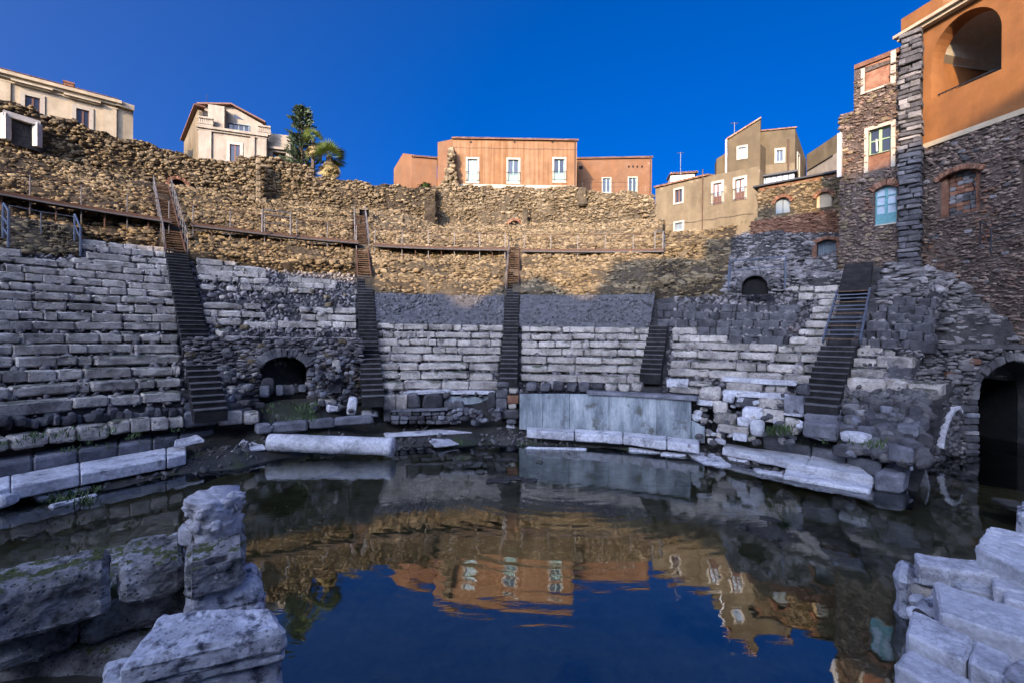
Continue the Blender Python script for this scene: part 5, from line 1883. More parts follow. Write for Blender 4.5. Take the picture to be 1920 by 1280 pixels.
m = MB(); m.hexa([f.P(.1, zl - .22, .0), f.P(f.w, zr - .14, .0), f.P(f.w, zr - .14, -.2), f.P(.1, zl - .22, -.2)], [f.P(.1, zl - .0, .06), f.P(f.w, zr + .06, .06), f.P(f.w, zr + .06, -.2), f.P(.1, zl - .0, -.2)]); m.build('brick_eave', [M['brick']], h10)
m = MB(); f.box(m, .1, f.w, zb, min(zl, zr) - .4, -4, -.52); m.build('house_body', [M['mortar']], h10)
# brick terrace wall below
f = Fac.px(1408, 29.2, 1600, 25.6)
h11 = thing('brick_wall', 'orange brick terrace wall below the arched shutter house, upper half sunlit', 'wall', f.P(f.w / 2, 9, 0))
zt = f.st(1500, 402)[1]
rubble_face(f, h11, 0, f.w, zb - 2.0, zt, 'brick_j', 'brick', .13, 22, [], .7, 'wall', 24, 'brick', flat=(1.5, .6, .5))
# dark lower range with the barred window
f = Fac.px(1372, 28.3, 1600, 24.3)
h12 = thing('stone_wall', 'shaded stone wall with a barred window at the foot of the tall tower', 'wall', f.P(f.w / 2, 8, 0))
W = [f.rect(1532, 451, 1568, 489)]
zt1, zt2 = f.st(1372, 447)[1], f.st(1590, 438)[1]
rubble_face(f, h12, 0, f.w, f.st(1500, 520)[1] - 1.0, min(zt1, zt2) - .05, 'rubble_grey', 'mortar_dark', .17, 23, W, .6, 'wall', 70, 'stone1g', top=[(0, zt1), (f.w * .25, zt1 + .12), (f.w, zt2)])
m = MB(); f.box(m, W[0][0], W[0][1], W[0][2], W[0][3], -.5, -.4); m.build('dark_opening', [M['greyshut']], h12)
for k in range(9):
    s = W[0][0] + (W[0][1] - W[0][0]) * (k + .5) / 9
    m = MB(); m.bar(f.P(s, W[0][2], -.08), f.P(s, W[0][3], -.08), .016); m.build('window_bar', [M['bluesteel']], h12)
for a, c in ((W[0][0] - .22, W[0][0]), (W[0][1], W[0][1] + .25)):
    m = MB(); f.box(m, a, c, W[0][2] - .2, W[0][3] + .1, -.05, .05); m.build('brick_jamb', [M['brick']], h12)
arch_top(f, h12, W[0], 'brick', 9, .14, .2)
fb_ = Fac.px(1393, 28.9, 1475, 27.4)
h13 = thing('parapet_block', 'dark plastered parapet block with a sloping right end on top of the shaded wall', 'wall', fb_.P(fb_.w / 2, 10, 0))
m = MB(); m.prism([fb_.P(*fb_.st(x, y), 0) for x, y in ((1374, 470), (1393, 443), (1466, 431), (1482, 446), (1482, 470))], (-fb_.n * 1.2).to_3d()); m.build('wall', [M['mortar_dark']], h13)

# --- tall ruined tower of stone and brick
f = Fac.px(1574, 23.6, 1688, 21.6)
h14 = thing('tall_tower', 'tall ruined tower of rubble and brick with green windows and a stepped left edge', 'tower', f.P(f.w / 2, 8, 0))
zb = f.st(1620, 520)[1] - 2
zA = f.st(1590, 212)[1]; zB = f.st(1650, 120)[1]
sA = f.st(1601, 200)[0]
Wg = f.rect(1629, 240, 1671, 287)
Wt = f.rect(1641, 350, 1681, 420)
Wb = f.rect(1622, 115, 1670, 165)
Wp = (Wg[0], Wg[1], f.st(1650, 317)[1], Wg[2] - .03)
rubble_face(f, h14, 0, sA, zb, zA, 'masonry', 'masonry_m', .13, 31, [], .6, 'wall', 60)
rubble_face(f, h14, sA + .002, f.w, zb, zB - .15, 'masonry', 'masonry_m', .13, 32, [Wg, Wt, Wb, Wp], .6, 'wall', 90, top=[(sA, f.st(1601, 133)[1]), (f.w, f.st(1685, 108)[1])])
window(f, h14, Wg, 'cream', 'green2', 2, (.55,), .17, 0, None, .16, False, False)
m = MB(); f.box(m, Wp[0], Wp[1], Wp[2], Wp[3], -.3, -.04); m.build('brick_panel', [M['brick']], h14)
m = MB(); f.box(m, Wp[0] - .17, Wp[0], Wp[2] - .05, Wg[2], -.05, .055); f.box(m, Wp[1], Wp[1] + .17, Wp[2] - .05, Wg[2], -.05, .055); m.build('cream_jamb', [M['cream']], h14)
window(f, h14, Wt, 'cream', 'teal', 2, (.28, .52, .76), .0, .52, 'teal', .14, False, False, surr=False, glass='paleshut')
arch_top(f, h14, Wt, 'brick', 11, .18, .3)
m = MB(); f.box(m, Wb[0], Wb[1], Wb[2], Wb[3], -.3, -.06); m.build('brick_panel', [M['brick']], h14)
m = MB()
f.box(m, Wb[0] - .16, Wb[0], Wb[2], Wb[3] - .1, -.05, .05); f.box(m, Wb[1], Wb[1] + .2, Wb[2], Wb[3] + .2, -.05, .05); f.box(m, Wb[0] - .16, Wb[1] + .2, Wb[2] - .09, Wb[2], -.05, .07)
m.build('cream_jamb', [M['cream']], h14)
rng_b = [(f.st(1604, 122)[0], f.st(1680, 105)[0])]
m = MB(); f.box(m, sA, f.w, Wb[3] + .25, f.st(1650, 112)[1], -.5, .02); m.build('brick_band', [M['brick']], h14)
m = MB(); s, z = f.st(1577, 330); f.box(m, s - .12, s + .06, f.st(1575, 334)[1], f.st(1575, 252)[1], .02, .2); m.build('white_pilaster', [M['white']], h14)
m = MB(); m.bar(f.P(*f.st(1645, 285), .05), f.P(*f.st(1644, 262), .05), .04); m.build('white_pipe', [M['white']], h14)
m = MB(); f.box(m, .02, f.w, zb, zA - .2, -4, -.62); m.build('tower_body', [M['mortar_dark']], h14)
m = MB(); f.box(m, sA + .02, f.w, zA - .2, zB - .4, -4, -.62); m.build('tower_body', [M['mortar']], h14)
# side that looks left
fl = Fac(f.A - f.n * 4 + f.d * .0, f.A)
rubble_face(fl, h14, 0, fl.w - .02, zb, zA - .1, 'rubble', 'mortar', .22, 33, [], .3, 'side_wall', 20)

# dark pillar of lava stones at the corner of the palace
fp = Fac.px(1685, 21.5, 1727, 20.9)
h15 = thing('stone_pillar', 'dark jagged pillar of lava stones between the tall tower and the orange palace', 'pillar', fp.P(fp.w / 2, 8, 0))
zp0, zp1 = fp.st(1705, 490)[1] - 1, fp.st(1705, 66)[1]
m = MB(); fp.box(m, .05, fp.w - .05, zp0, zp1, -1.2, -.05); m.build('pillar_core', [M['mortar_dark']], h15)
z = zp0
k = 0
while z < zp1 - .1:
    hh = rnd.uniform(.16, .3)
    cut = [0, fp.w * rnd.uniform(.3, .7), fp.w] if rnd.random() < .75 else [0, fp.w]
    for a, c in zip(cut[:-1], cut[1:]):
        block_obj('pillar_block', h15, fp.P((a + c) / 2 + rnd.gauss(0, .03), z + hh / 2, -.2 + rnd.uniform(0, .1)), (c - a - .02 + rnd.uniform(0, .08), .6, hh * .95), math.atan2(fp.d.y, fp.d.x), rnd.choice(('basalt', 'basalt', 'stone1g')), .02, .03)
    z += hh

# --- orange palace at the right edge
f = Fac.px(1720, 21.6, 1920, 17.9, 350)
ext = 9.0
f = Fac((f.A.x, f.A.y), (f.A.x + f.d.x * (f.w + ext), f.A.y + f.d.y * (f.w + ext)))
h16 = thing('orange_palace', 'deep orange palace wall with a huge arched loggia opening above a stone lower wall', 'palace', f.P(2, 7, 0))
zt = f.st(1724, 62)[1]; zc = f.st(1724, 32)[1]
zm = (f.st(1728, 278)[1] + f.st(1915, 200)[1]) / 2
# opening: jambs, sill and arch measured on the facade
sa, sb = f.st(1746, 150)[0], f.st(1878, 100)[0]
zsill = (f.st(1745, 182)[1] + f.st(1876, 138)[1]) / 2
zapex = f.st(1812, 22)[1]
zspr = f.st(1746, 118)[1]
na = 18
arch = []
for k in range(na + 1):
    a = math.pi * k / na
    arch.append(((sa + sb) / 2 - (sb - sa) / 2 * math.cos(a), zspr + (zapex - zspr) * math.sin(a)))
m = MB()
th_ = .75
f.box(m, 0, sa, zm, zt + .0, -th_, 0); f.box(m, sb, f.w, zm, zt, -th_, 0); f.box(m, sa, sb, zm, zsill, -th_, 0)
for k in range(na):
    (a0, b0), (a1, b1) = arch[k], arch[k + 1]
    m.prism([f.P(a0, b0), f.P(a1, b1), f.P(a1, zt), f.P(a0, zt)], (-f.n * th_).to_3d())
m.build('wall', [M['orange_d']], h16)
m = MB()
f.box(m, -.75, f.w, zt, zt + .16, -th_, .30); f.box(m, -.85, f.w, zt + .16, zt + .30, -th_, .45)
m.build('cornice', [M['creamwall']], h16)
m = MB(); f.box(m, -.7, f.w, zt + .30, zc + .35, -th_, .12); m.build('parapet', [M['orange_d']], h16)
m = MB(); f.box(m, -.6, 0, zp1 - .25, zt, -th_, -.05); m.build('corner_return', [M['orange_d']], h16)
m = MB(); f.box(m, -.02, f.w, zm - .22, zm, -th_, .09); m.build('string_course', [M['creamwall']], h16)
# vaulted loggia behind the arch
m = MB(); V_ = []
for k in range(na):
    (a0, b0), (a1, b1) = arch[k], arch[k + 1]
    m.poly([f.P(a0 + (-.3 if k == 0 else 0), b0 + .25, -th_), f.P(a1, b1 + .25, -th_), f.P(a1, b1 + .25, -6), f.P(a0, b0 + .25, -6)])
m.build('vault', [M['cream']], h16)
m = MB(); f.box(m, sa - 1.2, sb + 1.2, zsill - .6, zsill + .5, -6.2, -6); f.box(m, sa - 1.2, sb + 1.2, zsill - .8, zsill - .35, -6, -th_); f.box(m, sa - .45, sa - .25, zsill - .3, zspr + .5, -6, -th_); f.box(m, sb + 1.25, sb + 1.45, zsill - .3, zsill + .4, -6, -th_)
m.build('loggia_room', [M['cream']], h16)
m = MB()
f.box(m, sa, sb, zsill + .28, zsill + .32, -.45, -.41)
f.box(m, sa, sb, zsill + .05, zsill + .08, -.45, -.41)
nb = 10
for k in range(nb):
    s0_, s1_ = sa + (sb - sa) * k / nb, sa + (sb - sa) * (k + 1) / nb
    for q in range(8):
        a0, a1 = 2 * math.pi * q / 8, 2 * math.pi * (q + 1) / 8
        cx, rx = (s0_ + s1_) / 2, (s1_ - s0_) / 2.2
        m.bar(f.P(cx + rx * math.cos(a0), zsill + .18 + .1 * math.sin(a0), -.43), f.P(cx + rx * math.cos(a1), zsill + .18 + .1 * math.sin(a1), -.43), .012, 4)
m.build('iron_railing', [M['iron']], h16)
# stone lower wall with the walled-up window
zg = f.st(1740, 500)[1] - 3.5
Wn = f.rect(1762, 322, 1838, 402)
We = f.rect(1917, 300, 1960, 392)
rubble_face(f, h16, -.1, f.w, zg, zm - .23, 'masonry', 'masonry_m', .125, 41, [Wn, We], .7, 'stone_base', 170, 'stone1g', flat=(1.25, .6, .5))
m = MB(); f.box(m, Wn[0], Wn[1], Wn[2], Wn[3], -.7, -.28); m.build('bricked_up_window', [M['mortar_dark']], h16)
s_b = 0
for rI in range(10):
    zz = Wn[2] + (Wn[3] - Wn[2]) * rI / 10
    q = Wn[0] + .25
    while q < Wn[1] - .22:
        ww = rnd.uniform(.2, .34)
        block_obj('brick', h16, f.P(q + ww / 2, zz + (Wn[3] - Wn[2]) / 20, -.26), (min(ww, Wn[1] - .2 - q) - .015, .1, (Wn[3] - Wn[2]) / 10 - .015), math.atan2(f.d.y, f.d.x), rnd.choice(('stone1g', 'brick')), .004)
        q += ww
for a, c in ((Wn[0], Wn[0] + .22), (Wn[1] - .22, Wn[1])):
    m = MB(); f.box(m, a, c, Wn[2], Wn[3], -.3, -.1); m.build('brick_jamb', [M['brick']], h16)
arch_top(f, h16, Wn, 'brick', 15, .22, .22)
m = MB(); f.box(m, We[0], We[1], We[2], We[3], -.7, -.35); m.build('dark_opening', [M['dark_in']], h16)
m = MB(); f.box(m, 0, f.w, zg, zm - .3, -7, -.72); f.box(m, 0, f.w, zc + .1, zc + .25, -7, -th_); m.build('palace_body', [M['mortar_dark']], h16)
for a_ in ((-.0, .3), (f.w - .3, f.w)):
    m = MB(); f.box(m, a_[0], a_[1], zm, zc + .1, -7, -th_); m.build('end_wall', [M['orange_d']], h16)
k_ = (f.A.y - 17.3) / -f.d.y
fw_ = Fac((f.A.x + f.d.x * k_ + .02, 17.3), (f.B.x + f.d.x * 8, f.B.y + f.d.y * 8))
pw = thing('parodos_wall', 'dark stone wall closing the side passage under the orange palace', 'wall', fw_.P(1, 0, 0))
rubble_face(fw_, pw, 0, fw_.w, -.6, zg + .2, 'rubble_grey', 'mortar_dark', .24, 51, [], .8, 'wall', 20, 'stone1g')
# handrail on the bank below the palace
p = [onr(1838, 455, 25.0), onr(1858, 472, 24.2), onr(1925, 455, 24.0)]
frame_rail('dark iron handrail on the right bank under the orange palace', [Vector((q.x, q.y, q.z - .1)) for q in p], 1.0, mat='iron', mids=(.5,), r=.028)

# aerials on the roofs
for x, y0, y1, Y, lab in ((1276, 328, 286, 46.0, 'thin television aerial on the white rooftop box'), (1377, 268, 230, 40.5, 'thin television aerial left of the pointed tower')):
    a, c = ony(x, y0 + 4, Y), ony(x, y1, Y)
    t = thing('aerial', lab, 'aerial', a)
    m = MB(); m.bar(a, c, .03); m.build('mast', [M['steel']], t)
    m = MB(); m.bar(c + Vector((-.35, 0, -.1)), c + Vector((.35, 0, -.05)), .018)
    for q in (-.3, -.1, .1, .3):
        m.bar(c + Vector((q, -.2, -.08)), c + Vector((q, .2, -.08)), .012, 4)
    m.build('antenna', [M['steel']], t)

# ------------------------------------------------------------------ tunnel in the left wedge
tn = thing('tunnel_wall', 'rough stone wall with a wide dark segmental tunnel mouth under the left seat rows', 'tunnel', onr(530, 738, 16.6))
rT = 16.6
pL, pR = onr(486, 738, rT), onr(577, 738, rT)
thM = theta((pL + pR) / 2)
tanT = Vector((math.cos(thM), -math.sin(thM), 0)); radT = Vector((math.sin(thM), math.cos(thM), 0))
OT = pol(thM, rT, (pL.z + pR.z) / 2)
wT = (pR - pL).length / 2
hS = onr(530, 686, rT).z - OT.z        # spring
hA = onr(530, 670, rT).z - OT.z        # crown
ftun = Fac((OT.x - tanT.x * 3.2, OT.y - tanT.y * 3.2), (OT.x + tanT.x * 3.0, OT.y + tanT.y * 3.0))
sc = 3.2
arcT = [(sc - wT * math.cos(math.pi * k / 10), OT.z + hS + (hA - hS) * math.sin(math.pi * k / 10)) for k in range(11)]
zT1 = onr(530, 634, rT).z
m = MB()
ftun.box(m, 0, sc - wT, OT.z - .6, zT1, -1.2, 0); ftun.box(m, sc + wT, ftun.w, OT.z - .6, zT1, -1.2, 0)
for k in range(10):
    m.prism([ftun.P(*arcT[k]), ftun.P(*arcT[k + 1]), ftun.P(arcT[k + 1][0], zT1), ftun.P(arcT[k][0], zT1)], (-ftun.n * 1.2).to_3d())
m.build('mortar_core', [M['mortar_dark']], tn)
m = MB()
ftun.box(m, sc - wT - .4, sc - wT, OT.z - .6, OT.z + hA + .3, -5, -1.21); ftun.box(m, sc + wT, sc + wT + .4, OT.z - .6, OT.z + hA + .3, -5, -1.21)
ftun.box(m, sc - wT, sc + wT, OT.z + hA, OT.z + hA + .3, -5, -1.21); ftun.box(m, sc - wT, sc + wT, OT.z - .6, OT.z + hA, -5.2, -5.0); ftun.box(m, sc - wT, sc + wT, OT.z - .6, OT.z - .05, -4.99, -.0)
m.build('tunnel_lining', [M['hole_shade']], tn)  # lining coloured near-black to deepen the shade in the tunnel
nS = 2600
s = rng.uniform(0, ftun.w, nS); z = rng.uniform(OT.z - .4, zT1, nS)
ok = ~((np.abs(s - sc) < wT + .02) & (z < OT.z + hS + (hA - hS) * np.sqrt(np.clip(1 - ((s - sc) / wT) ** 2, 0, 1)) + .05))
s, z = s[ok], z[ok]
Q = np.array([tuple(ftun.P(a, c, rnd.gauss(.0, .03))) for a, c in zip(s, z)])
b = np.array(base_of(tn))
o = link('wall_stones', rubble_mesh('wall_stones', Q - b, np.clip(rng.gamma(6, .025, len(Q)), .06, .3), M['rubble_grey'], (1.3, .7, .55), tangent=np.full(len(Q), -thM)), tn, b); o['kind'] = 'stuff'
for k in range(110):
    s_, z_ = rnd.uniform(.1, ftun.w - .1), rnd.uniform(OT.z, zT1 - .1)
    if abs(s_ - sc) < wT + .15 and z_ < OT.z + hA + .25: continue
    q = rnd.uniform(.16, .34)
    rock_obj('rubble_stone', tn, ftun.P(s_, z_, .02), (q * 1.2, q * .6, q * .7), -thM, rnd.choice(('stone1g', 'stone1g', 'stone1', 'basalt')), .08)
for k in range(15):
    a = math.pi * (k + .5) / 15
    q = ftun.P(sc - (wT + .02) * math.cos(a), OT.z + hS + (hA - hS + .17) * math.sin(a) + .02, .03)
    ob = block_obj('arch_stone', tn, q, (.17, .3, .34), -thM, rnd.choice(('stone1g', 'basalt')), .01)
    ob.matrix_basis = Matrix.Translation(ob.location) @ Matrix.Rotation(-thM, 4, 'Z') @ Matrix.Rotation((a - math.pi / 2) * .75, 4, 'Y') @ Matrix.Diagonal((*ob.scale, 1))
# blocks lying in and around the mouth: each a thing of its own
def loose(name, x0, y0, x1, y1, r, depth, mat, label, cat='stone', kind='block', **kw):
    o = istone(x0, y0, x1, y1, r, depth, mat, name, None, kind, **kw)
    return tag(o, label, cat)


loose('gravestone', 487, 707, 515, 742, 16.5, .16, 'basalt', 'round-topped grey stone leaning at the left side of the left tunnel mouth', kind='rock')
loose('stone_block', 487, 722, 505, 744, 16.2, .3, 'lava_step', 'small upright pale block before the round-topped stone in the left tunnel')
loose('stone_slab', 518, 722, 531, 741, 16.4, .12, 'lava_step', 'narrow tilted slab in the middle of the left tunnel mouth')
loose('stone_slab', 529, 720, 552, 739, 16.6, .12, 'gravel', 'broad flat slab leaning in the middle of the left tunnel mouth')
loose('stone_block', 552, 720, 560, 736, 16.6, .3, 'basalt', 'narrow dark block right of the broad slab in the left tunnel')
loose('stone', 560, 720, 577, 735, 16.4, .4, 'lava_step', 'rounded rock at the right side of the left tunnel mouth', kind='rock')
loose('stone_block', 615, 705, 640, 737, 16.2, .4, 'basalt', 'upright dark rectangular block against the wall right of the left tunnel')
loose('stone', 622, 673, 641, 698, 16.4, .35, 'seat', 'pale pointed stone wedged in the wall above the upright dark block', kind='rock')
loose('column_stump', 651, 742, 671, 781, 14.9, .42, 'marble', 'short pale round-headed stump standing left of the second stairway foot', 'stump', kind='rock')
loose('stone_block', 612, 757, 640, 772, 15.1, .5, 'marble', 'pale squared block beside the round-headed stump')
loose('stone_block', 598, 748, 627, 760, 15.4, .5, 'seat', 'thin grey block behind the pale squared block near the second stairway')
loose('stone_slab', 678, 772, 709, 782, 14.8, .6, 'marble', 'flat pale slab at the foot of the second stairway')
loose('stone_block', 410, 770, 455, 796, 14.75, .6, 'seat', 'long weathered block right of the blue grey stone steps', tag_=None) if False else None
for k, (x0, y0, x1, y1, mt, lab) in enumerate(((410, 771, 455, 796, 'seat', 'long weathered block right of the blue grey steps of the left stairway'),
                                               (456, 772, 487, 794, 'seat', 'square weathered block beside the long weathered block near the left stairway'))):
    loose('stone_block', x0, y0, x1, y1, 14.6, .6, mt, lab)
# tumbled rubble on both sides of the tunnel
tb_ = thing('rubble_heap', 'heap of tumbled stones sliding down beside the long left stairway', 'rubble heap', onr(430, 760, 15.8))
for k in range(95):
    x = 402 + abs(rnd.gauss(0, 38)); x = min(x, 486)
    y = rnd.uniform(690, 768) + (x - 402) * .12
    r_ = 15.1 + (768 - y) / 78 * 1.6 + rnd.uniform(-.1, .1)
    s = rnd.uniform(.14, .42)
    rock_obj('rubble_stone', tb_, onr(x, min(y, 772), r_), (s * 1.3, s, s * .75), rnd.uniform(0, 6), rnd.choice(('stone1g', 'lava_step', 'seat', 'basalt', 'basalt')), .3)
tb2 = thing('rubble_heap', 'heap of tumbled stones between the left tunnel and the second stairway', 'rubble heap', onr(620, 755, 15.6))
for k in range(80):
    x, y = rnd.uniform(580, 668), rnd.uniform(668, 768)
    r_ = 15.0 + (768 - y) / 100 * 1.8
    s = rnd.uniform(.10, .28)
    rock_obj('rubble_stone', tb2, onr(x, y, r_), (s * 1.3, s, s * .75), rnd.uniform(0, 6), rnd.choice(('stone1g', 'lava_step', 'basalt', 'basalt')), .3)
# kerb of the forecourt
kb = thing('kerb', 'low dark blue stone kerb crossing the floor before the left tunnel', 'kerb', onr(600, 800, 14.0))
for (x0, y0, x1, y1) in ((480, 796, 510, 812), (511, 791, 577, 810), (578, 785, 627, 803), (628, 782, 700, 796)):
    istone(x0, y0, x1, y1, 14.1, .45, 'lava_step', 'kerb_stone', kb)
sl = thing('floor_slab', 'cracked pale marble floor slabs in front of the left tunnel', 'paving', onr(540, 785, 14.5))
quad_slab('slab', [onz(490, 771, .62), onz(565, 764, .62), onz(600, 776, .55), onz(497, 791, .55)], .08, 'marble', sl, amp=.015, seed=4)
quad_slab('slab', [onz(490, 766, .70), onz(540, 758, .70), onz(545, 763, .68), onz(494, 771, .68)], .12, 'seat', sl, (10, 4, 3), amp=.03, seed=5)
quad_slab('slab', [onz(541, 760, .72), onz(590, 758, .70), onz(592, 762, .68), onz(545, 765, .68)], .1, 'marble', sl, (10, 4, 3), amp=.02, seed=6)

# ------------------------------------------------------------------ left: kerb bench and white slabs along the pool
be = thing('kerb_bench', 'long curved bench of blue grey stone along the foot of the left seats', 'bench', onz(150, 860, .5))
cutx = [-70, 62, 146, 222, 286, 336, 402]
def lerp_pts(pts, x):
    xs = [p[0] for p in pts]; ys = [p[1] for p in pts]
    return float(np.interp(x, xs, ys))
bb = [(-70, 868), (0, 858), (146, 832), (286, 811), (402, 798)]
bf = [(-70, 882), (0, 872), (146, 846), (286, 825), (402, 804)]
for a, c in zip(cutx[:-1], cutx[1:]):
    quad_slab('bench_stone', [onz(a + 1, lerp_pts(bb, a), .80), onz(c - 1, lerp_pts(bb, c), .80), onz(c - 1, lerp_pts(bf, c), .77), onz(a + 1, lerp_pts(bf, a), .77)], .5, 'lava_step', be, (10, 5, 5), amp=.012, edge=.05, seed=int(a) + 90)
ws = thing('paving_edge', 'broad white marble slabs edging the pool at left', 'paving', onz(150, 880, .3))
wbk = [(-70, 908), (0, 893), (140, 868), (280, 842), (352, 834)]
wft = [(-70, 936), (0, 917), (163, 886), (313, 859), (348, 851)]
cutx = [-70, 20, 150, 312, 350]
for a, c in zip(cutx[:-1], cutx[1:]):
    quad_slab('slab', [onz(a + 1, lerp_pts(wbk, a), .48), onz(c - 1, lerp_pts(wbk, c), .48), onz(c - 1, lerp_pts(wft, c), .46), onz(a + 1, lerp_pts(wft, a), .46)], .3, 'marble', ws, (14, 6, 4), amp=.012, edge=.03, seed=int(a) + 200)
quad_slab('slab', [onz(60, 920, .10), onz(150, 905, .10), onz(172, 911, .07), onz(70, 932, .07)], .10, 'marble', ws, (14, 6, 3), amp=.02, seed=11)
quad_slab('slab', [onz(90, 945, .06), onz(180, 922, .06), onz(184, 925, .05), onz(96, 949, .05)], .1, 'marble', ws, (14, 4, 3), amp=.01, seed=12)
o = quad_slab('stone_slab', [onz(328, 822, .8), onz(368, 813, .8), onz(385, 823, .68), onz(326, 836, .62)], .10, 'marble', None, (10, 8, 3), amp=.03, seed=13, edge=.05)
tag(o, 'thin round-edged slab leaning on the end of the blue bench', 'slab')
o = quad_slab('stone_slab', [onz(455, 823, .42), onz(480, 818, .42), onz(500, 838, .34), onz(430, 846, .34)], .10, 'marble', None, (12, 6, 3), amp=.03, seed=14, edge=.03)
tag(o, 'cracked white slab on the mud left of the fallen column', 'slab')
o = rock_obj('stone', None, onz(3, 938, .2), (.5, .4, .34), .3, 'marble', .1); tag(o, 'small white rock at the left edge by the water', 'rock')

# fallen column drum
a, c = onz(503, 843, .40), onz(741, 848, .34)
a = Vector((a.x, a.y, .44)); c = Vector((c.x, c.y, .38))
ya = 853.33 * (4.1 - .1) / (848 - 628)
A = onz(506, 828, .47); B = onz(738, 837, .37)
NR, NL = 28, 30
P = []
dirc = (B - A).normalized(); sx = dirc.cross(Vector((0, 0, 1))).normalized(); up = sx.cross(dirc)
for i in range(NL + 1):
    q = i / NL
    rad = .285 + .012 * q
    if i == NL - 1 or i == NL: rad += .025
    for k in range(NR):
        t_ = 2 * math.pi * k / NR
        P.append(A + (B - A) * q + (sx * math.cos(t_) + up * math.sin(t_)) * rad)
P = np.array([tuple(p) for p in P])
dn = fbm(P, 2.2, 4, 77) * .018
cen = np.array([tuple(A + (B - A) * (i / NL)) for i in range(NL + 1) for k in range(NR)])
dd = (P - cen); dd /= np.linalg.norm(dd, axis=1)[:, None]
P = P + dd * dn[:, None]
Fq = [(i * NR + k, i * NR + (k + 1) % NR, (i + 1) * NR + (k + 1) % NR, (i + 1) * NR + k) for i in range(NL) for k in range(NR)]
Fq += [tuple(range(NR - 1, -1, -1)), tuple(NL * NR + k for k in range(NR))]
o = link('column_shaft', mesh_of('column_shaft', P - np.array(tuple(A)), Fq, M['marble'], True), None, A)
tag(o, 'fallen pale marble column shaft lying at the edge of the pool', 'column')

# ------------------------------------------------------------------ centre: low walls and marble panel
pd = thing('broken_podium', 'broken low wall of lava stones with two big dark boulders left of the middle gap', 'low wall', onr(780, 795, 14.6))
for (x0, y0, x1, y1, r, mt, kd) in ((719, 740, 741, 767, 14.9, 'seat', 'block'), (742, 740, 763, 767, 14.9, 'seat', 'block'), (719, 767, 733, 790, 14.8, 'basalt', 'block'),
                                (762, 736, 790, 768, 14.85, 'basalt', 'rock'), (790, 737, 832, 769, 14.85, 'basalt', 'rock'), (832, 752, 850, 768, 14.8, 'basalt', 'rock'), (848, 750, 872, 770, 14.7, 'basalt', 'rock'),
                                (866, 765, 880, 780, 14.6, 'basalt', 'rock')):
    istone(x0, y0, x1, y1, r, .5, mt, 'boulder' if kd == 'rock' else 'block', pd, kd)
istone(732, 767, 840, 771, 14.6, .5, 'lava_step', 'cap_slab', pd)
for rI in range(3):
    x = 734
    while x < 845:
        w_ = rnd.uniform(9, 19)
        istone(x, 771 + rI * 8, x + w_, 779 + rI * 8, 14.65, .4, rnd.choice(('basalt', 'basalt', 'lava_step')), 'lava_stone', pd, rnd.choice(('rock', 'block')))
        x += w_ + .5
for k in range(40):
    x, y = rnd.uniform(840, 935), rnd.uniform(768, 792)
    s = rnd.uniform(.12, .3)
    rock_obj('lava_stone', pd, onr(x, y, 14.5), (s * 1.3, s, s * .7), rnd.uniform(0, 6), rnd.choice(('basalt', 'basalt', 'lava_step')), .3)
pb_ = thing('parapet_bench', 'pale marble bench slab with a smooth front above the dark boulders', 'bench', onr(830, 740, 15.3))
istone(756, 732, 845, 738, 15.2, .7, 'marble', 'bench_top', pb_); istone(845, 733, 928, 739, 15.2, .7, 'marble', 'bench_top', pb_)
istone(832, 741, 915, 772, 15.35, .3, 'panel', 'bench_front', pb_)
gp = thing('stone_heap', 'heap of dark lava blocks with one brick left of the marble panel', 'stone heap', onr(950, 780, 14.9))
for (x0, y0, x1, y1, mt, kd) in ((931, 728, 953, 748, 'basalt', 'block'), (953, 726, 974, 738, 'seat', 'rock'), (930, 748, 951, 767, 'basalt', 'block'), (951, 741, 972, 756, 'brick', 'block'), (952, 755, 970, 768, 'seat', 'rock'),
                                (928, 767, 974, 784, 'basalt', 'block'), (912, 735, 930, 770, 'basalt', 'rock'), (948, 786, 970, 797, 'lava_step', 'rock'), (948, 797, 966, 809, 'marble', 'block'), (930, 716, 955, 728, 'basalt', 'rock')):
    istone(x0, y0, x1, y1, 14.7, .5, mt, 'stone_block', gp, kd)
mpn = thing('marble_revetment', 'tall curved panel of veined blue grey marble at the back of the pool', 'marble panel', onr(1130, 800, 14.3))
def curved_slab(name, x0, y0t, x1, y1t, y0b, y1b, r, thick, mat, parent, ztop=None, nseg=8, taper=0):
    a, b_ = onr(x0, y0t, r), onr(x1, y1t, r)
    ab, bb_ = onr(x0, y0b, r), onr(x1, y1b, r)
    ta, tb = theta(a), theta(b_)
    m = MB()
    for k in range(nseg):
        f0, f1 = k / nseg, (k + 1) / nseg
        t0, t1 = ta + (tb - ta) * f0, ta + (tb - ta) * f1
        z0a, z0b_ = ab.z + (bb_.z - ab.z) * f0, ab.z + (bb_.z - ab.z) * f1
        z1a, z1b = a.z + (b_.z - a.z) * f0, a.z + (b_.z - a.z) * f1
        m.hexa([pol(t0, r, z0a), pol(t1, r, z0b_), pol(t1, r + thick, z0b_), pol(t0, r + thick, z0a)],
               [pol(t0, r + taper, z1a), pol(t1, r + taper, z1b), pol(t1, r + thick, z1b), pol(t0, r + thick, z1a)])
    return m.build(name, [M[mat]], parent)


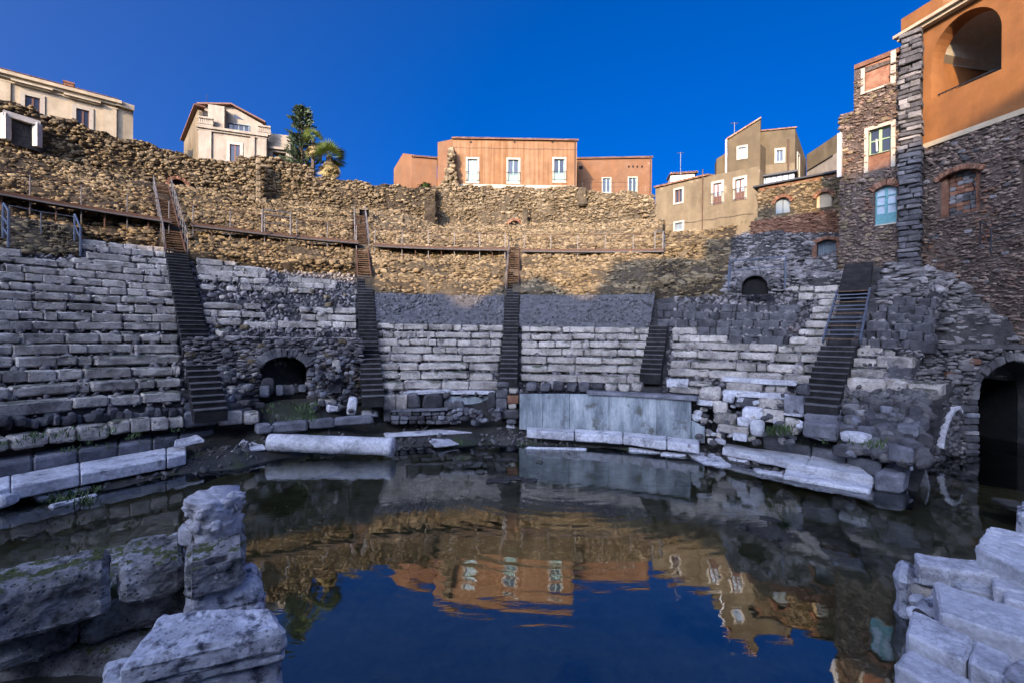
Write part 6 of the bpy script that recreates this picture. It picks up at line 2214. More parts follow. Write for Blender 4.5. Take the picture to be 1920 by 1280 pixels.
cuts = [(974, 738, 804), (1018, 738, 806), (1068, 738, 807), (1142, 740, 812), (1232, 744, 820), (1296, 748, 828)]
for (xa, ta_, ba_), (xb, tb__, bb__) in zip(cuts[:-1], cuts[1:]):
    curved_slab('panel_slab', xa + .4, ta_, xb - .4, tb__, ba_, bb__, 14.3 + rnd.uniform(0, .02), .14, 'panel', mpn)
curved_slab('panel_foot', 1296.5, 788, 1321, 800, 828, 830, 14.3, .14, 'panel', mpn, nseg=3)
curved_slab('cap_slab', 1100, 733, 1306, 744, 738.5, 751, 14.22, .5, 'lava_step', mpn)
# backing fill
core_ = MB()
for k in range(10):
    t0 = theta(onr(976, 760, 14.5)) + (theta(onr(1292, 760, 14.5)) - theta(onr(976, 760, 14.5))) * k / 10
    t1 = theta(onr(976, 760, 14.5)) + (theta(onr(1292, 760, 14.5)) - theta(onr(976, 760, 14.5))) * (k + 1) / 10
    core_.hexa([pol(t0, 14.47, .2), pol(t1, 14.47, .2), pol(t1, 15.3, .2), pol(t0, 15.3, .2)], [pol(t0, 14.47, 1.62), pol(t1, 14.47, 1.62), pol(t1, 15.3, 1.7), pol(t0, 15.3, 1.7)])
core_.build('backing_fill', [M['mortar_dark']], mpn)
wk = thing('marble_step', 'long white marble step in front of the tall marble panel', 'step', onz(1130, 815, .4))
cx_ = [987, 1078, 1168, 1250, 1312]
kbk = [(987, 799), (1168, 808), (1312, 823)]
kft = [(989, 806), (1168, 817), (1310, 834)]
for a, c in zip(cx_[:-1], cx_[1:]):
    quad_slab('step_stone', [onz(a + 1, lerp_pts(kbk, a), .50), onz(c - 1, lerp_pts(kbk, c), .50), onz(c - 1, lerp_pts(kft, c), .48), onz(a + 1, lerp_pts(kft, a), .48)], .3, 'marble', wk, (12, 5, 4), amp=.015, edge=.04, seed=a)
fsb = thing('floor_slab', 'thin broken pale slabs lying flush with the mud in the middle of the pool edge', 'paving', onz(860, 810, .3))
quad_slab('slab', [onz(720, 811, .32), onz(820, 804, .32), onz(888, 809, .27), onz(722, 817, .27)], .06, 'marble', fsb, (16, 4, 3), amp=.015, seed=31)
quad_slab('slab', [onz(802, 822, .17), onz(842, 820, .17), onz(862, 830, .14), onz(815, 836, .14)], .07, 'marble', fsb, (12, 6, 3), amp=.03, seed=32)
quad_slab('slab', [onz(990, 836, .08), onz(1100, 838, .08), onz(1100, 841, .06), onz(985, 838, .06)], .08, 'marble', fsb, (16, 3, 3), amp=.01, seed=33)
fs2 = thing('floor_slab', 'broken white marble floor slabs awash along the right pool edge', 'paving', onz(1330, 860, .06))
for k, (q, z, s_) in enumerate(((((1279, 843), (1330, 846), (1350, 870), (1320, 866)), .06, 41), (((1322, 848), (1348, 852), (1372, 870), (1352, 872)), .07, 42), (((1240, 846), (1290, 848), (1285, 852), (1238, 850)), .06, 44),
                                (((1412, 876), (1466, 884), (1468, 890), (1418, 882)), .06, 43), (((1180, 838), (1240, 842), (1238, 847), (1180, 843)), .05, 45), (((1362, 852), (1400, 857), (1402, 863), (1366, 858)), .10, 46))):
    quad_slab('slab', [onz(x, y, z) for x, y in q], .1, 'marble', fs2, (12, 6, 3), amp=.03, edge=.02, seed=s_, freq=4)

# ------------------------------------------------------------------ right: steps, kerbs and tumbled blocks
rk = thing('kerb_bench', 'curved kerb of blue grey stones along the foot of the right seats', 'bench', onz(1550, 850, .45))
kb_ = [(1430, 812), (1522, 824), (1590, 838), (1660, 852)]
kf_ = [(1430, 820), (1522, 836), (1590, 852), (1650, 866)]
for a, c in ((1431, 1521), (1522, 1586), (1588, 1652)):
    quad_slab('bench_stone', [onz(a, lerp_pts(kb_, a), .66), onz(c, lerp_pts(kb_, c), .66), onz(c, lerp_pts(kf_, c), .63), onz(a, lerp_pts(kf_, a), .63)], .45, 'lava_step', rk, (10, 5, 4), amp=.012, edge=.05, seed=a)
wr = thing('paving_edge', 'wide white marble slabs of the right pool edge, chipped at their near end', 'paving', onz(1500, 870, .35))
quad_slab('slab', [onz(1358, 830, .36), onz(1520, 853, .36), onz(1512, 872, .34), onz(1354, 840, .34)], .22, 'fore_white', wr, (18, 6, 4), amp=.02, edge=.04, seed=51)
quad_slab('slab', [onz(1522, 853, .36), onz(1606, 868, .36), onz(1640, 893, .33), onz(1510, 872, .34)], .24, 'fore_white', wr, (16, 6, 4), amp=.02, edge=.04, seed=52)
quad_slab('slab', [onz(1474, 876, .13), onz(1640, 902, .13), onz(1630, 918, .10), onz(1468, 890, .10)], .14, 'fore_white', wr, (20, 8, 3), amp=.02, edge=.03, seed=53)
quad_slab('slab', [onz(1412, 849, .24), onz(1510, 868, .24), onz(1508, 873, .22), onz(1414, 856, .22)], .16, 'marble', wr, (14, 4, 3), amp=.03, edge=.03, seed=54)
for (q, z, h_, lab, mt, sd) in ((((1572, 853), (1632, 866), (1637, 884), (1622, 872)), .30, .1, 'thin white slab tilted against the right kerb', 'marble', 61),
                            (((1668, 862), (1712, 872), (1695, 890), (1640, 884)), .5, .5, 'big grey boulder block at the right corner of the pool', 'lava_step', 62),
                            (((1652, 846), (1712, 858), (1712, 872), (1655, 856)), .55, .4, 'flat grey block behind the big boulder at the right corner', 'marble', 63)):
    tag(quad_slab('stone_block', [onz(x, y, z) for x, y in q], h_, mt, None, (12, 8, 6), edge=.07, amp=.04, seed=sd, lumps=.03), lab, 'stone')
tk = thing('ruined_bench', 'tumbled mass of pale blocks and broken benches right of the marble panel', 'ruined bench', onr(1410, 800, 14.8))
for (x0, y0, x1, y1, r, mt, kd, dp) in (
        (1250, 711, 1290, 726, 15.6, 'marble', 'block', .5), (1289, 716, 1330, 724, 15.6, 'seat', 'block', .5), (1254, 727, 1312, 738, 15.0, 'seat', 'block', .6),
        (1308, 722, 1352, 751, 14.8, 'seat', 'rock', .7), (1354, 711, 1492, 719, 15.7, 'marble', 'block', .5), (1362, 719, 1430, 737, 15.4, 'seat', 'block', .6), (1431, 723, 1452, 738, 15.3, 'seat', 'rock', .5), (1452, 722, 1476, 740, 15.3, 'seat', 'rock', .4),
        (1354, 735, 1480, 745, 15.1, 'marble', 'block', .5), (1375, 745, 1418, 765, 14.9, 'basalt', 'rock', .5), (1418, 748, 1468, 767, 14.9, 'seat', 'block', .5), (1469, 743, 1506, 776, 14.7, 'lava_step', 'block', .5),
        (1490, 720, 1516, 742, 15.2, 'basalt', 'rock', .5), (1304, 751, 1336, 760, 14.6, 'marble', 'block', .4), (1334, 750, 1366, 776, 14.6, 'seat', 'rock', .5), (1352, 738, 1376, 756, 14.8, 'marble', 'rock', .4),
        (1390, 765, 1430, 786, 14.5, 'marble', 'block', .5), (1430, 768, 1470, 792, 14.5, 'seat', 'block', .5), (1336, 774, 1382, 797, 14.3, 'seat', 'rock', .5), (1380, 782, 1408, 806, 14.2, 'marble', 'rock', .4), (1405, 785, 1432, 822, 13.9, 'marble', 'rock', .45),
        (1345, 797, 1402, 813, 14.0, 'seat', 'block', .5), (1310, 781, 1327, 794, 14.4, 'seat', 'rock', .4), (1374, 813, 1400, 826, 13.7, 'marble', 'block', .25), (1448, 790, 1470, 810, 14.2, 'basalt', 'rock', .4), (1468, 782, 1502, 815, 14.2, 'seat', 'rock', .5),
        (1464, 776, 1505, 780, 14.5, 'marble', 'block', .5)):
    istone(x0, y0, x1, y1, r, dp, mt, 'stone_block', tk, kd)
for k in range(90):
    x, y = rnd.uniform(1300, 1500), rnd.uniform(735, 830)
    r_ = 15.3 - (y - 735) / 95 * 1.5
    s = rnd.uniform(.1, .28)
    rock_obj('rubble_stone', tk, onr(x, y, r_), (s * 1.3, s, s * .75), rnd.uniform(0, 6), rnd.choice(('stone1g', 'seat', 'basalt', 'marble')), .3)
# masonry between the last stairway and the tunnel, down to the water
rb_ = thing('ruined_wall', 'crumbling lava rubble wall with pale marble edging between the last stairway and the right tunnel', 'ruined wall', onr(1650, 830, 14.5))
P3 = []
for k in range(700):
    x, y = rnd.uniform(1575, 1735), rnd.uniform(735, 870)
    if y > 850 - (1735 - x) * .18 + 20: continue
    r_ = 16.2 - (y - 735) / 135 * 2.6
    P3.append(onr(x, y, r_))
b = np.array(base_of(rb_))
o = link('rubble_stones', rubble_mesh('rubble_stones', np.array([tuple(p) for p in P3]) - b, np.clip(rng.gamma(5, .05, len(P3)), .1, .5), M['basalt_j'], (1.2, .9, .7)), rb_, b); o['kind'] = 'stuff'
for k in range(60):
    x, y = rnd.uniform(1580, 1725), rnd.uniform(760, 845)
    r_ = 16.1 - (y - 735) / 135 * 2.6
    s = rnd.uniform(.25, .5)
    rock_obj('lava_stone', rb_, onr(x, y, r_), (s * 1.3, s, s * .75), rnd.uniform(0, 6), rnd.choice(('basalt', 'basalt', 'lava_step', 'stone1g')), .25)
gr = []
us = [theta(onr(x, 800, 15)) for x in range(1572, 1745, 14)]
grid_mesh('earth_core', us, np.arange(13.4, 17.2, .3), lambda t, r: pol(t, r, 1.55 + (r - 16.2) * .52 * 1.25 - (.15)), M['mortar_dark'], rb_)
istone(1570, 811, 1630, 834, 13.9, .6, 'marble', 'stone_block', rb_, 'rock')
istone(1664, 838, 1712, 868, 13.6, .6, 'lava_step', 'stone_block', rb_)
istone(1682, 798, 1722, 828, 14.4, .5, 'lava_step', 'stone_block', rb_)

# right tunnel
wx0 = onz(1738, 868, 0.0)
wxm = onz(1800, 846, 0.0)
ft_ = Fac((wx0.x, wx0.y), (wxm.x, wxm.y))
ft2 = Fac((wxm.x, wxm.y), (wxm.x + 9.75, wxm.y + 1.35))
rt = thing('tunnel_wall', 'dark rubble wall with a tall black vaulted tunnel opening at the right edge', 'tunnel', Vector((wxm.x, wxm.y, 0)))
ztop = ft2.st(1860, 654)[1]
s0, s1 = ft2.st(1826, 760)[0], ft2.st(1826, 760)[0] + 3.4
zap, zsp = ft2.st(1900, 676)[1], ft2.st(1826, 748)[1]
arcT = [((s0 + s1) / 2 - (s1 - s0) / 2 * math.cos(math.pi * k / 14), zsp + (zap - zsp) * math.sin(math.pi * k / 14)) for k in range(15)]
m = MB()
ft2.box(m, -2.6, s0, -.6, ztop, -1.0, 0); ft2.box(m, s1, ft2.w, -.6, ztop, -1.0, 0)
for k in range(14):
    m.prism([ft2.P(*arcT[k]), ft2.P(*arcT[k + 1]), ft2.P(arcT[k + 1][0], ztop), ft2.P(arcT[k][0], ztop)], (-ft2.n * 1.0).to_3d())
m.build('mortar_core', [M['mortar_dark']], rt)
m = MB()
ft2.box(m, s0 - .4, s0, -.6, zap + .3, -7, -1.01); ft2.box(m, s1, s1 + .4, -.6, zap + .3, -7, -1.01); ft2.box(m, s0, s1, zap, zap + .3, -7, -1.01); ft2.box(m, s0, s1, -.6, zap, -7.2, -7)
m.build('tunnel_lining', [M['hole_shade']], rt)  # near-black lining colour adds to the shade of the vault
def on_arch(s, z): return s0 - .02 < s < s1 + .02 and z < zsp + (zap - zsp) * math.sqrt(max(0, 1 - ((s - (s0 + s1) / 2) / ((s1 - s0) / 2)) ** 2)) + .06
S = rng.uniform(-2.6, ft2.w, 3600); Z = rng.uniform(-.2, ztop, 3600)
Q = np.array([tuple(ft2.P(a, c, rnd.gauss(.0, .03))) for a, c in zip(S, Z) if not on_arch(a, c)])
b = np.array(base_of(rt))
yw = math.atan2(ft2.d.y, ft2.d.x)
o = link('wall_stones', rubble_mesh('wall_stones', Q - b, np.clip(rng.gamma(6, .03, len(Q)), .08, .4), M['rubble_grey'], (1.3, .7, .55), tangent=np.full(len(Q), yw)), rt, b); o['kind'] = 'stuff'
for k in range(60):
    a, c = rnd.uniform(-2.5, 3.5), rnd.uniform(.1, ztop - .1)
    if on_arch(a - .2, c - .2) or on_arch(a + .2, c - .2): continue
    q = rnd.uniform(.25, .48); rock_obj('rubble_stone', rt, ft2.P(a, c, .02), (q * 1.25, q * .5, q * .6), yw, rnd.choice(('stone1g', 'stone1g', 'basalt', 'brick')), .06)
z = -.1
while z < zsp - .1:
    hh = rnd.uniform(.12, .26); w_ = rnd.uniform(.35, .7)
    block_obj('jamb_block', rt, ft2.P(s0 - w_ / 2, z + hh / 2, .04), (w_, .3, hh * .94), yw, rnd.choice(('basalt', 'basalt', 'brick', 'lava_step', 'stone1g', 'stone1g')), .012)
    z += hh
for k in range(15):
    (a0, b0), (a1, b1) = arcT[min(k, 13)], arcT[min(k, 13) + 1]
    am = math.pi * (k + .5) / 15
    q = ft2.P((s0 + s1) / 2 - ((s1 - s0) / 2 + .14) * math.cos(am), zsp + (zap - zsp + .14) * math.sin(am), .03)
    ob = block_obj('arch_brick', rt, q, (.34, .3, .3), yw, rnd.choice(('stone1g', 'stone1g', 'basalt')), .02)
    ob.matrix_basis = Matrix.Translation(ob.location) @ Matrix.Rotation(yw, 4, 'Z') @ Matrix.Rotation(am - math.pi / 2, 4, 'Y') @ Matrix.Diagonal((*ob.scale, 1))
m = MB(); ft2.box(m, -1.1, ft2.w, ztop, ztop + .16, -4.2, .12); m.build('ledge', [M['stone1g']], rt)
m = MB(); ft2.box(m, -2.7, ft2.w, ztop - .6, ztop - .002, -4.2, -1.02); m.build('roof_fill', [M['mortar_dark']], rt)
# flank wall towards the pool, with the pale curved marble mouldings
hf = onr(1745, 750, 16.2).z
rubble_face(ft_, rt, 0, ft_.w, -.5, hf * .62, 'basalt_j', 'mortar_dark', .2, 61, [], .7, 'flank_wall', 40, 'basalt', top=[(0, hf * .5), (ft_.w * .55, hf * .9), (ft_.w, hf * 1.25)])
m = MB(); ft_.box(m, .2, ft_.w, -.5, hf * .6, -3.0, -.72); m.build('flank_fill', [M['mortar_dark']], rt)
def moulding(pts, w_, parent, label=None, mat='marble'):
    """narrow curved marble strip through photo points standing on the flank wall plane"""
    P = [ft_.P(*ft_.st(x, y), .06) for x, y in pts]
    m = MB()
    for a, c in zip(P[:-1], P[1:]):
        m.sq(a, c + (c - a) * .08, .22, w_)
    return m.build('curved_moulding', [M[mat]], parent, smooth=False)
moulding([(1757, 838), (1760, 815), (1766, 795), (1772, 778), (1780, 766), (1789, 762), (1794, 772)], .10, rt)
moulding([(1722, 872), (1727, 850), (1731, 832), (1728, 812), (1722, 806)], .10, rt)
for (x0, y0, x1, y1) in ((1774, 770, 1790, 800), (1760, 800, 1780, 836)):
    a, c, d_, e_ = [ft_.P(*ft_.st(x, y), .03) for x, y in ((x0, y1), (x1, y1 - 6), (x1, y0), (x0, y0 + 3))]
    m = MB(); m.prism([a, c, d_, e_], (-ft_.n * .1).to_3d()); m.build('marble_facing', [M['lava_step']], rt)

# ------------------------------------------------------------------ foreground, left
fw = thing('stage_wall', 'foreground wall of big mossy weathered blocks running in from the left', 'wall', Vector((-4.3, 5.0, 0)))
zt = 1.5
quad_slab('wall_block', [onz(-60, 1071, zt), onz(214, 1016, zt - .03), onz(206, 1062, zt - .04), onz(-60, 1122, zt)], .56, 'fore', fw, (80, 32, 28), edge=.07, amp=.028, freq=3.0, seed=71, lumps=.04, chip=.7, smooth=True, grow=.03, octv=6, rough2=.018)
quad_slab('wall_block', [onz(236, 1008, zt), onz(345, 988, zt), onz(347, 1034, zt), onz(222, 1057, zt)], .50, 'fore', fw, (44, 32, 28), edge=.07, amp=.028, freq=3.2, seed=72, lumps=.03, chip=.8, smooth=True, octv=6, rough2=.018)
quad_slab('wall_block', [onz(352, 990, zt + .01), onz(458, 970, zt + .01), onz(462, 1034, zt - .02), onz(349, 1062, zt - .02)], .44, 'fore', fw, (36, 36, 28), edge=.06, amp=.025, freq=3.4, seed=73, lumps=.02, chip=.7, smooth=True, octv=6, rough2=.014)
zl2 = .93
quad_slab('wall_block', [onz(-80, 1080, zl2), onz(130, 1030, zl2), onz(150, 1140, zl2), onz(-60, 1202, zl2)], .5, 'fore', fw, (60, 20, 24), edge=.08, amp=.04, freq=3.0, seed=74, lumps=.04, smooth=True, octv=6, rough2=.03)
quad_slab('wall_block', [onz(135, 1030, zl2), onz(345, 1000, zl2), onz(352, 1090, zl2), onz(155, 1140, zl2)], .5, 'fore', fw, (50, 20, 24), edge=.08, amp=.04, freq=3.0, seed=75, lumps=.04, smooth=True, octv=6, rough2=.03)
quad_slab('wall_block', [onz(352, 1050, 1.05), onz(478, 1050, 1.05), onz(493, 1094, 1.0), onz(346, 1134, 1.0)], .30, 'fore_spot', fw, (20, 14, 10), edge=.09, amp=.04, freq=3.2, seed=76, lumps=.05, smooth=True, octv=6)
quad_slab('wall_block', [onz(400, 1098, .80), onz(499, 1095, .80), onz(502, 1160, .76), onz(400, 1180, .76)], .5, 'fore_spot', fw, (18, 14, 10), edge=.07, amp=.035, freq=3.2, seed=77, lumps=.05, smooth=True, octv=6)
quad_slab('wall_block', [onz(-80, 1070, .44), onz(490, 1060, .44), onz(505, 1190, .44), onz(-80, 1240, .44)], .95, 'fore', fw, (36, 12, 10), edge=.08, amp=.05, freq=2.0, seed=78, smooth=True)
# big moulded block in front
G = [onz(300, 1143, 1.32), onz(505, 1140, 1.30), onz(537, 1180, 1.24), onz(196, 1262, 1.26)]
gb = quad_slab('moulded_block', G, .26, 'fore_spot', None, (60, 44, 12), edge=.06, amp=.025, freq=2.6, seed=81, lumps=.03, smooth=True, octv=6, rough2=.012)
tag(gb, 'large blue grey spotted marble block with a stepped moulding at the bottom left', 'stone block')
G2 = [onz(210, 1225, 1.0), onz(528, 1165, 1.0), onz(528, 1215, .99), onz(190, 1310, .99)]
quad_slab('moulding', [Vector((p.x, p.y, p.z)) for p in [onz(196, 1240, 1.05), onz(520, 1160, 1.05), onz(534, 1216, 1.03), onz(186, 1300, 1.03)]], .12, 'fore_spot', gb, (50, 16, 8), edge=.03, amp=.015, freq=2.6, seed=82, smooth=True, octv=6, rough2=.01)
quad_slab('moulding', [onz(196, 1240, .93), onz(520, 1160, .93), onz(532, 1228, .9), onz(170, 1330, .9)], .7, 'fore_spot', gb, (50, 20, 18), edge=.05, amp=.02, freq=2.6, seed=83, smooth=True, octv=6, rough2=.015)
pit = MB()
pit.poly([(-9, -1, .18), (-2.9, -1, .18), (-2.9, 5.0, .18), (-9, 5.6, .18)])
tag(pit.build('pit_floor', [M['mud']]), kind='structure')  # dark mud colour stands in for the shade of a deeper hollow

# capital: broken Corinthian
ca = thing('column_capital', 'broken white Corinthian capital resting on the end of the mossy wall', 'capital', onz(403, 1000, 1.5))
cb = onz(404, 999, 1.5)
NR, NL = 72, 40
Hc = .50
P = []
for i in range(NL + 1):
    q = i / NL
    z = q * Hc
    rad = .262 + .02 * math.sin(q * 3.1) + .035 * max(0, q - .55) ** .8
    for k in range(NR):
        t_ = 2 * math.pi * k / NR
        leaf = abs(math.sin(4 * t_ + (math.pi / 8 * 4 if q > .42 else 0)))
        tier = (q % .42) / .42
        d = .062 * (leaf ** .6) * tier ** 1.4 * (1 if q < .84 else 0) + .012 * math.cos(32 * t_) * leaf * tier
        if q > .84: d = .02 + .03 * abs(math.cos(2 * t_))
        rr = rad + d
        P.append((rr * math.cos(t_), rr * math.sin(t_), z))
P.append((0, 0, Hc - .02))
P = np.array(P)
nn_ = fbm(P, 4.5, 5, 91)
brk = np.clip(fbm(P, 2.2, 3, 95) - .1, 0, 1)
rr = np.linalg.norm(P[:, :2], axis=1)[:, None] + 1e-6
P[:, :2] += P[:, :2] / rr * (nn_ * .045 - brk * .14)[:, None]
P[:, 2] += (nn_ * .04 - brk * .12) * (P[:, 2] / Hc) ** 2
Fq = [(i * NR + k, i * NR + (k + 1) % NR, (i + 1) * NR + (k + 1) % NR, (i + 1) * NR + k) for i in range(NL) for k in range(NR)]
Fq += [(NL * NR + k, NL * NR + (k + 1) % NR, len(P) - 1) for k in range(NR)]
M['capital'] = rock('capital_marble', [(.38, .36, .36), (.56, .54, .53), (.68, .66, .65)], 3.0, bump=.6, bdist=.03, fine=6, objrand=0, stain=(.26, .245, .24), stain_scale=4, stain_lo=.5, stain_hi=.65)
link('bell', mesh_of('bell', P, Fq, M['capital'], True), ca, cb)
for a_ in (.5, 3.9):
    P2, F2 = block_verts(8, 8, 6, (.2, .17, .08), .03, .8, .03, 7, int(a_ * 10))
    link('abacus_corner', mesh_of('abacus_corner', P2, F2, M['capital'], True), ca, cb + Vector((.25 * math.cos(a_), .25 * math.sin(a_), Hc - .06)), (rnd.gauss(0, .1), rnd.gauss(0, .1), a_))
for k in range(16):
    a_ = 2 * math.pi * (k + .5 * (k % 2)) / 16
    zz = .24 if k % 2 else .46
    if rnd.random() < .3: continue
    P2, F2 = block_verts(5, 4, 6, (.10, .05, .13), .02, .9, .02, 9, k + 300)
    link('acanthus_leaf', mesh_of('acanthus_leaf', P2, F2, M['capital'], True), ca, cb + Vector((.295 * math.cos(a_), .295 * math.sin(a_), zz * .8)), (.35, 0, a_ - math.pi / 2))
tag(rock_obj('stone', None, onz(352, 1000, 1.55), (.2, .24, .26), .4, 'capital', .1), 'small broken chip of marble left of the white capital', 'rock')

# ------------------------------------------------------------------ foreground, right
def fblock(label, q, z, h, mat='fore_white', n_=(56, 26, 16), edge=.035, amp=.014, rough2=.008, seed=0, lumps=.02, name='marble_block', dz=(0, 0, 0, 0), **kw):
    o = quad_slab(name, [onz(x, y, z + d) for (x, y), d in zip(q, dz)], h, mat, None, n_, edge=edge, amp=amp, freq=2.6, seed=seed, lumps=lumps, smooth=True, octv=6, rough2=rough2, **kw)
    return tag(o, label, 'stone block')


fblock('ridged white slab with long grooves at the right edge', ((1852, 985), (1990, 1008), (1990, 1105), (1826, 1026)), 1.15, .34, amp=.03, seed=101, n_=(50, 60, 12), ridge=(9, .035))
fblock('upper white slab behind the big white block, dark hollow under its left end', ((1712, 1033), (1830, 1046), (1885, 1078), (1722, 1056)), .95, .32, seed=102)
fblock('thin white slab wedged between the big white block and the upper slab', ((1775, 1078), (1850, 1092), (1866, 1110), (1800, 1098)), .80, .12, seed=103, edge=.03)
fblock('small white slab at the right edge under the ridged slab', ((1858, 1075), (1990, 1095), (1990, 1120), (1862, 1094)), .98, .26, seed=104)
fblock('white block cut by the right edge above the biggest block', ((1880, 1102), (1990, 1116), (1990, 1155), (1884, 1120)), .92, .32, seed=105)
fblock('biggest white marble block with a sharp left end', ((1752, 1087), (1990, 1166), (1990, 1222), (1764, 1148)), .95, .42, seed=106)
ck = fblock('white marble block with a crack across it, second from the bottom right', ((1708, 1138), (1824, 1193), (1812, 1237), (1694, 1180)), .85, .46, seed=107)
quad_slab('broken_end', [onz(x, y, .845) for x, y in ((1828, 1195), (1905, 1232), (1888, 1275), (1817, 1240))], .46, 'fore_white', ck, (30, 26, 16), edge=.03, amp=.014, freq=2.6, seed=117, lumps=.02, smooth=True, octv=6, rough2=.008)
fblock('lowest white marble block with a dark chip at the bottom right', ((1700, 1209), (1880, 1300), (1868, 1345), (1674, 1240)), .75, .5, seed=108)
fblock('brownish marble block in the bottom right corner', ((1905, 1230), (1990, 1250), (1990, 1340), (1884, 1270)), 1.0, .55, 'marble', seed=109)
fblock('small blue grey rock standing in the water left of the white blocks', ((1684, 1041), (1716, 1056), (1712, 1084), (1676, 1070)), .62, .75, 'fore_spot', (12, 12, 10), seed=110, edge=.09, amp=.05)
fblock('pale rock at the right edge above the ridged slab', ((1908, 938), (1960, 940), (1960, 965), (1906, 955)), 1.0, .8, 'fore_spot', (12, 10, 10), seed=111, edge=.08)
fblock('dark broken stone under the left tip of the biggest white block', ((1722, 1112), (1775, 1120), (1770, 1150), (1714, 1135)), .62, .6, 'fore_spot', (12, 10, 8), seed=112, edge=.08)
fb2 = thing('stage_footing', 'dark rubble footing under the white blocks at the right', 'footing', Vector((6, 5, 0)))
quad_slab('footing_block', [onz(1712, 1060, .45), onz(1990, 1060, .45), onz(1990, 1400, .45), onz(1690, 1330, .45)], .95, 'fore', fb2, (24, 24, 8), amp=.06, seed=113)
for k in range(70):
    q = onz(rnd.uniform(1715, 1900), rnd.uniform(1060, 1270), .5)
    s = rnd.uniform(.08, .24); rock_obj('rubble_stone', fb2, q, (s * 1.3, s, s * .8), rnd.uniform(0, 6), rnd.choice(('seat', 'stone1g', 'marble')), .3)
# crack pieces: thin dark recess strip is modelled as a narrow gap stone
o = quad_slab('driftwood', [onz(1855, 929, .08), onz(1912, 938, .10), onz(1914, 948, .08), onz(1878, 940, .05)], .12, 'mud', None, (12, 5, 4), amp=.03, seed=115)
tag(o, 'dark wet rock barely above the water at the right', 'rock')
# weed clumps showing at the surface in the middle
for k, (x, y, w_) in enumerate(((870, 858, 16), (915, 856, 10), (948, 861, 16), (950, 872, 12), (900, 884, 10), (934, 900, 26), (965, 896, 20), (992, 900, 18), (1010, 866, 8), (878, 868, 12))):
    p = onz(x, y, .0)
    ws_ = w_ * p.y / FPX
    P2, F2 = block_verts(10, 8, 3, (ws_ * 1.6, ws_ * 1.1, .06), .03, .8, .05, 4, 400 + k)
    o = link('weed_clump', mesh_of('weed_clump', P2, F2, M['mud']), None, p + Vector((0, 0, .0)))
    tag(o, 'clump of brown weed breaking the water surface in the middle of the pool', 'weed', 'weed clumps in the middle of the pool')

# ------------------------------------------------------------------ planting
def leaf_mat(name, c1, c2, rough=.6):
    m, n, b = new_mat(name)
    L = n.links.new
    geo = N(n, 'ShaderNodeNewGeometry')
    n1 = N(n, 'ShaderNodeTexNoise', Scale=1.3, Detail=4.0)
    L(geo.outputs['Position'], n1.inputs['Vector'])
    r = ramp(n, [(.35, c1), (.65, c2)])
    L(n1.outputs[0], r.inputs[0]); L(r.outputs[0], b.inputs['Base Color'])
    b.inputs['Roughness'].default_value = rough
    return m


M['pine'] = leaf_mat('pine_needles', (.016, .034, .014), (.05, .075, .024))
M['palm'] = leaf_mat('palm_leaf', (.09, .14, .025), (.21, .25, .05))
M['palm_dry'] = leaf_mat('dry_palm_leaf', (.19, .14, .045), (.34, .26, .09))
M['bark'] = rock('bark', [(.05, .036, .024), (.10, .072, .048), (.15, .11, .075)], 3, objrand=0)
M['dry_weed'] = leaf_mat('dry_weed', (.07, .065, .02), (.15, .12, .045))
M['weed'] = leaf_mat('green_weed', (.03, .06, .012), (.075, .12, .022))


def tuft_mesh(name, n_, h, spread, mat, w_=.03):
    V, Fc = [], []
    for k in range(n_):
        a = rnd.uniform(0, 6.28); r0 = rnd.uniform(0, spread * .4); hh = h * rnd.uniform(.5, 1.1); o = rnd.uniform(.2, 1) * spread
        bx, by = r0 * math.cos(a), r0 * math.sin(a)
        dx, dy = math.cos(a), math.sin(a)
        k0 = len(V)
        V += [(bx - dy * w_, by + dx * w_, 0), (bx + dy * w_, by - dx * w_, 0), (bx + dx * o * .5 + dy * w_ * .8, by + dy * o * .5 - dx * w_ * .8, hh * .75), (bx + dx * o * .5 - dy * w_ * .8, by + dy * o * .5 + dx * w_ * .8, hh * .75), (bx + dx * o, by + dy * o, hh * .8)]
        Fc += [(k0, k0 + 1, k0 + 2, k0 + 3), (k0 + 3, k0 + 2, k0 + 4)]
    return mesh_of(name, V, Fc, M[mat])


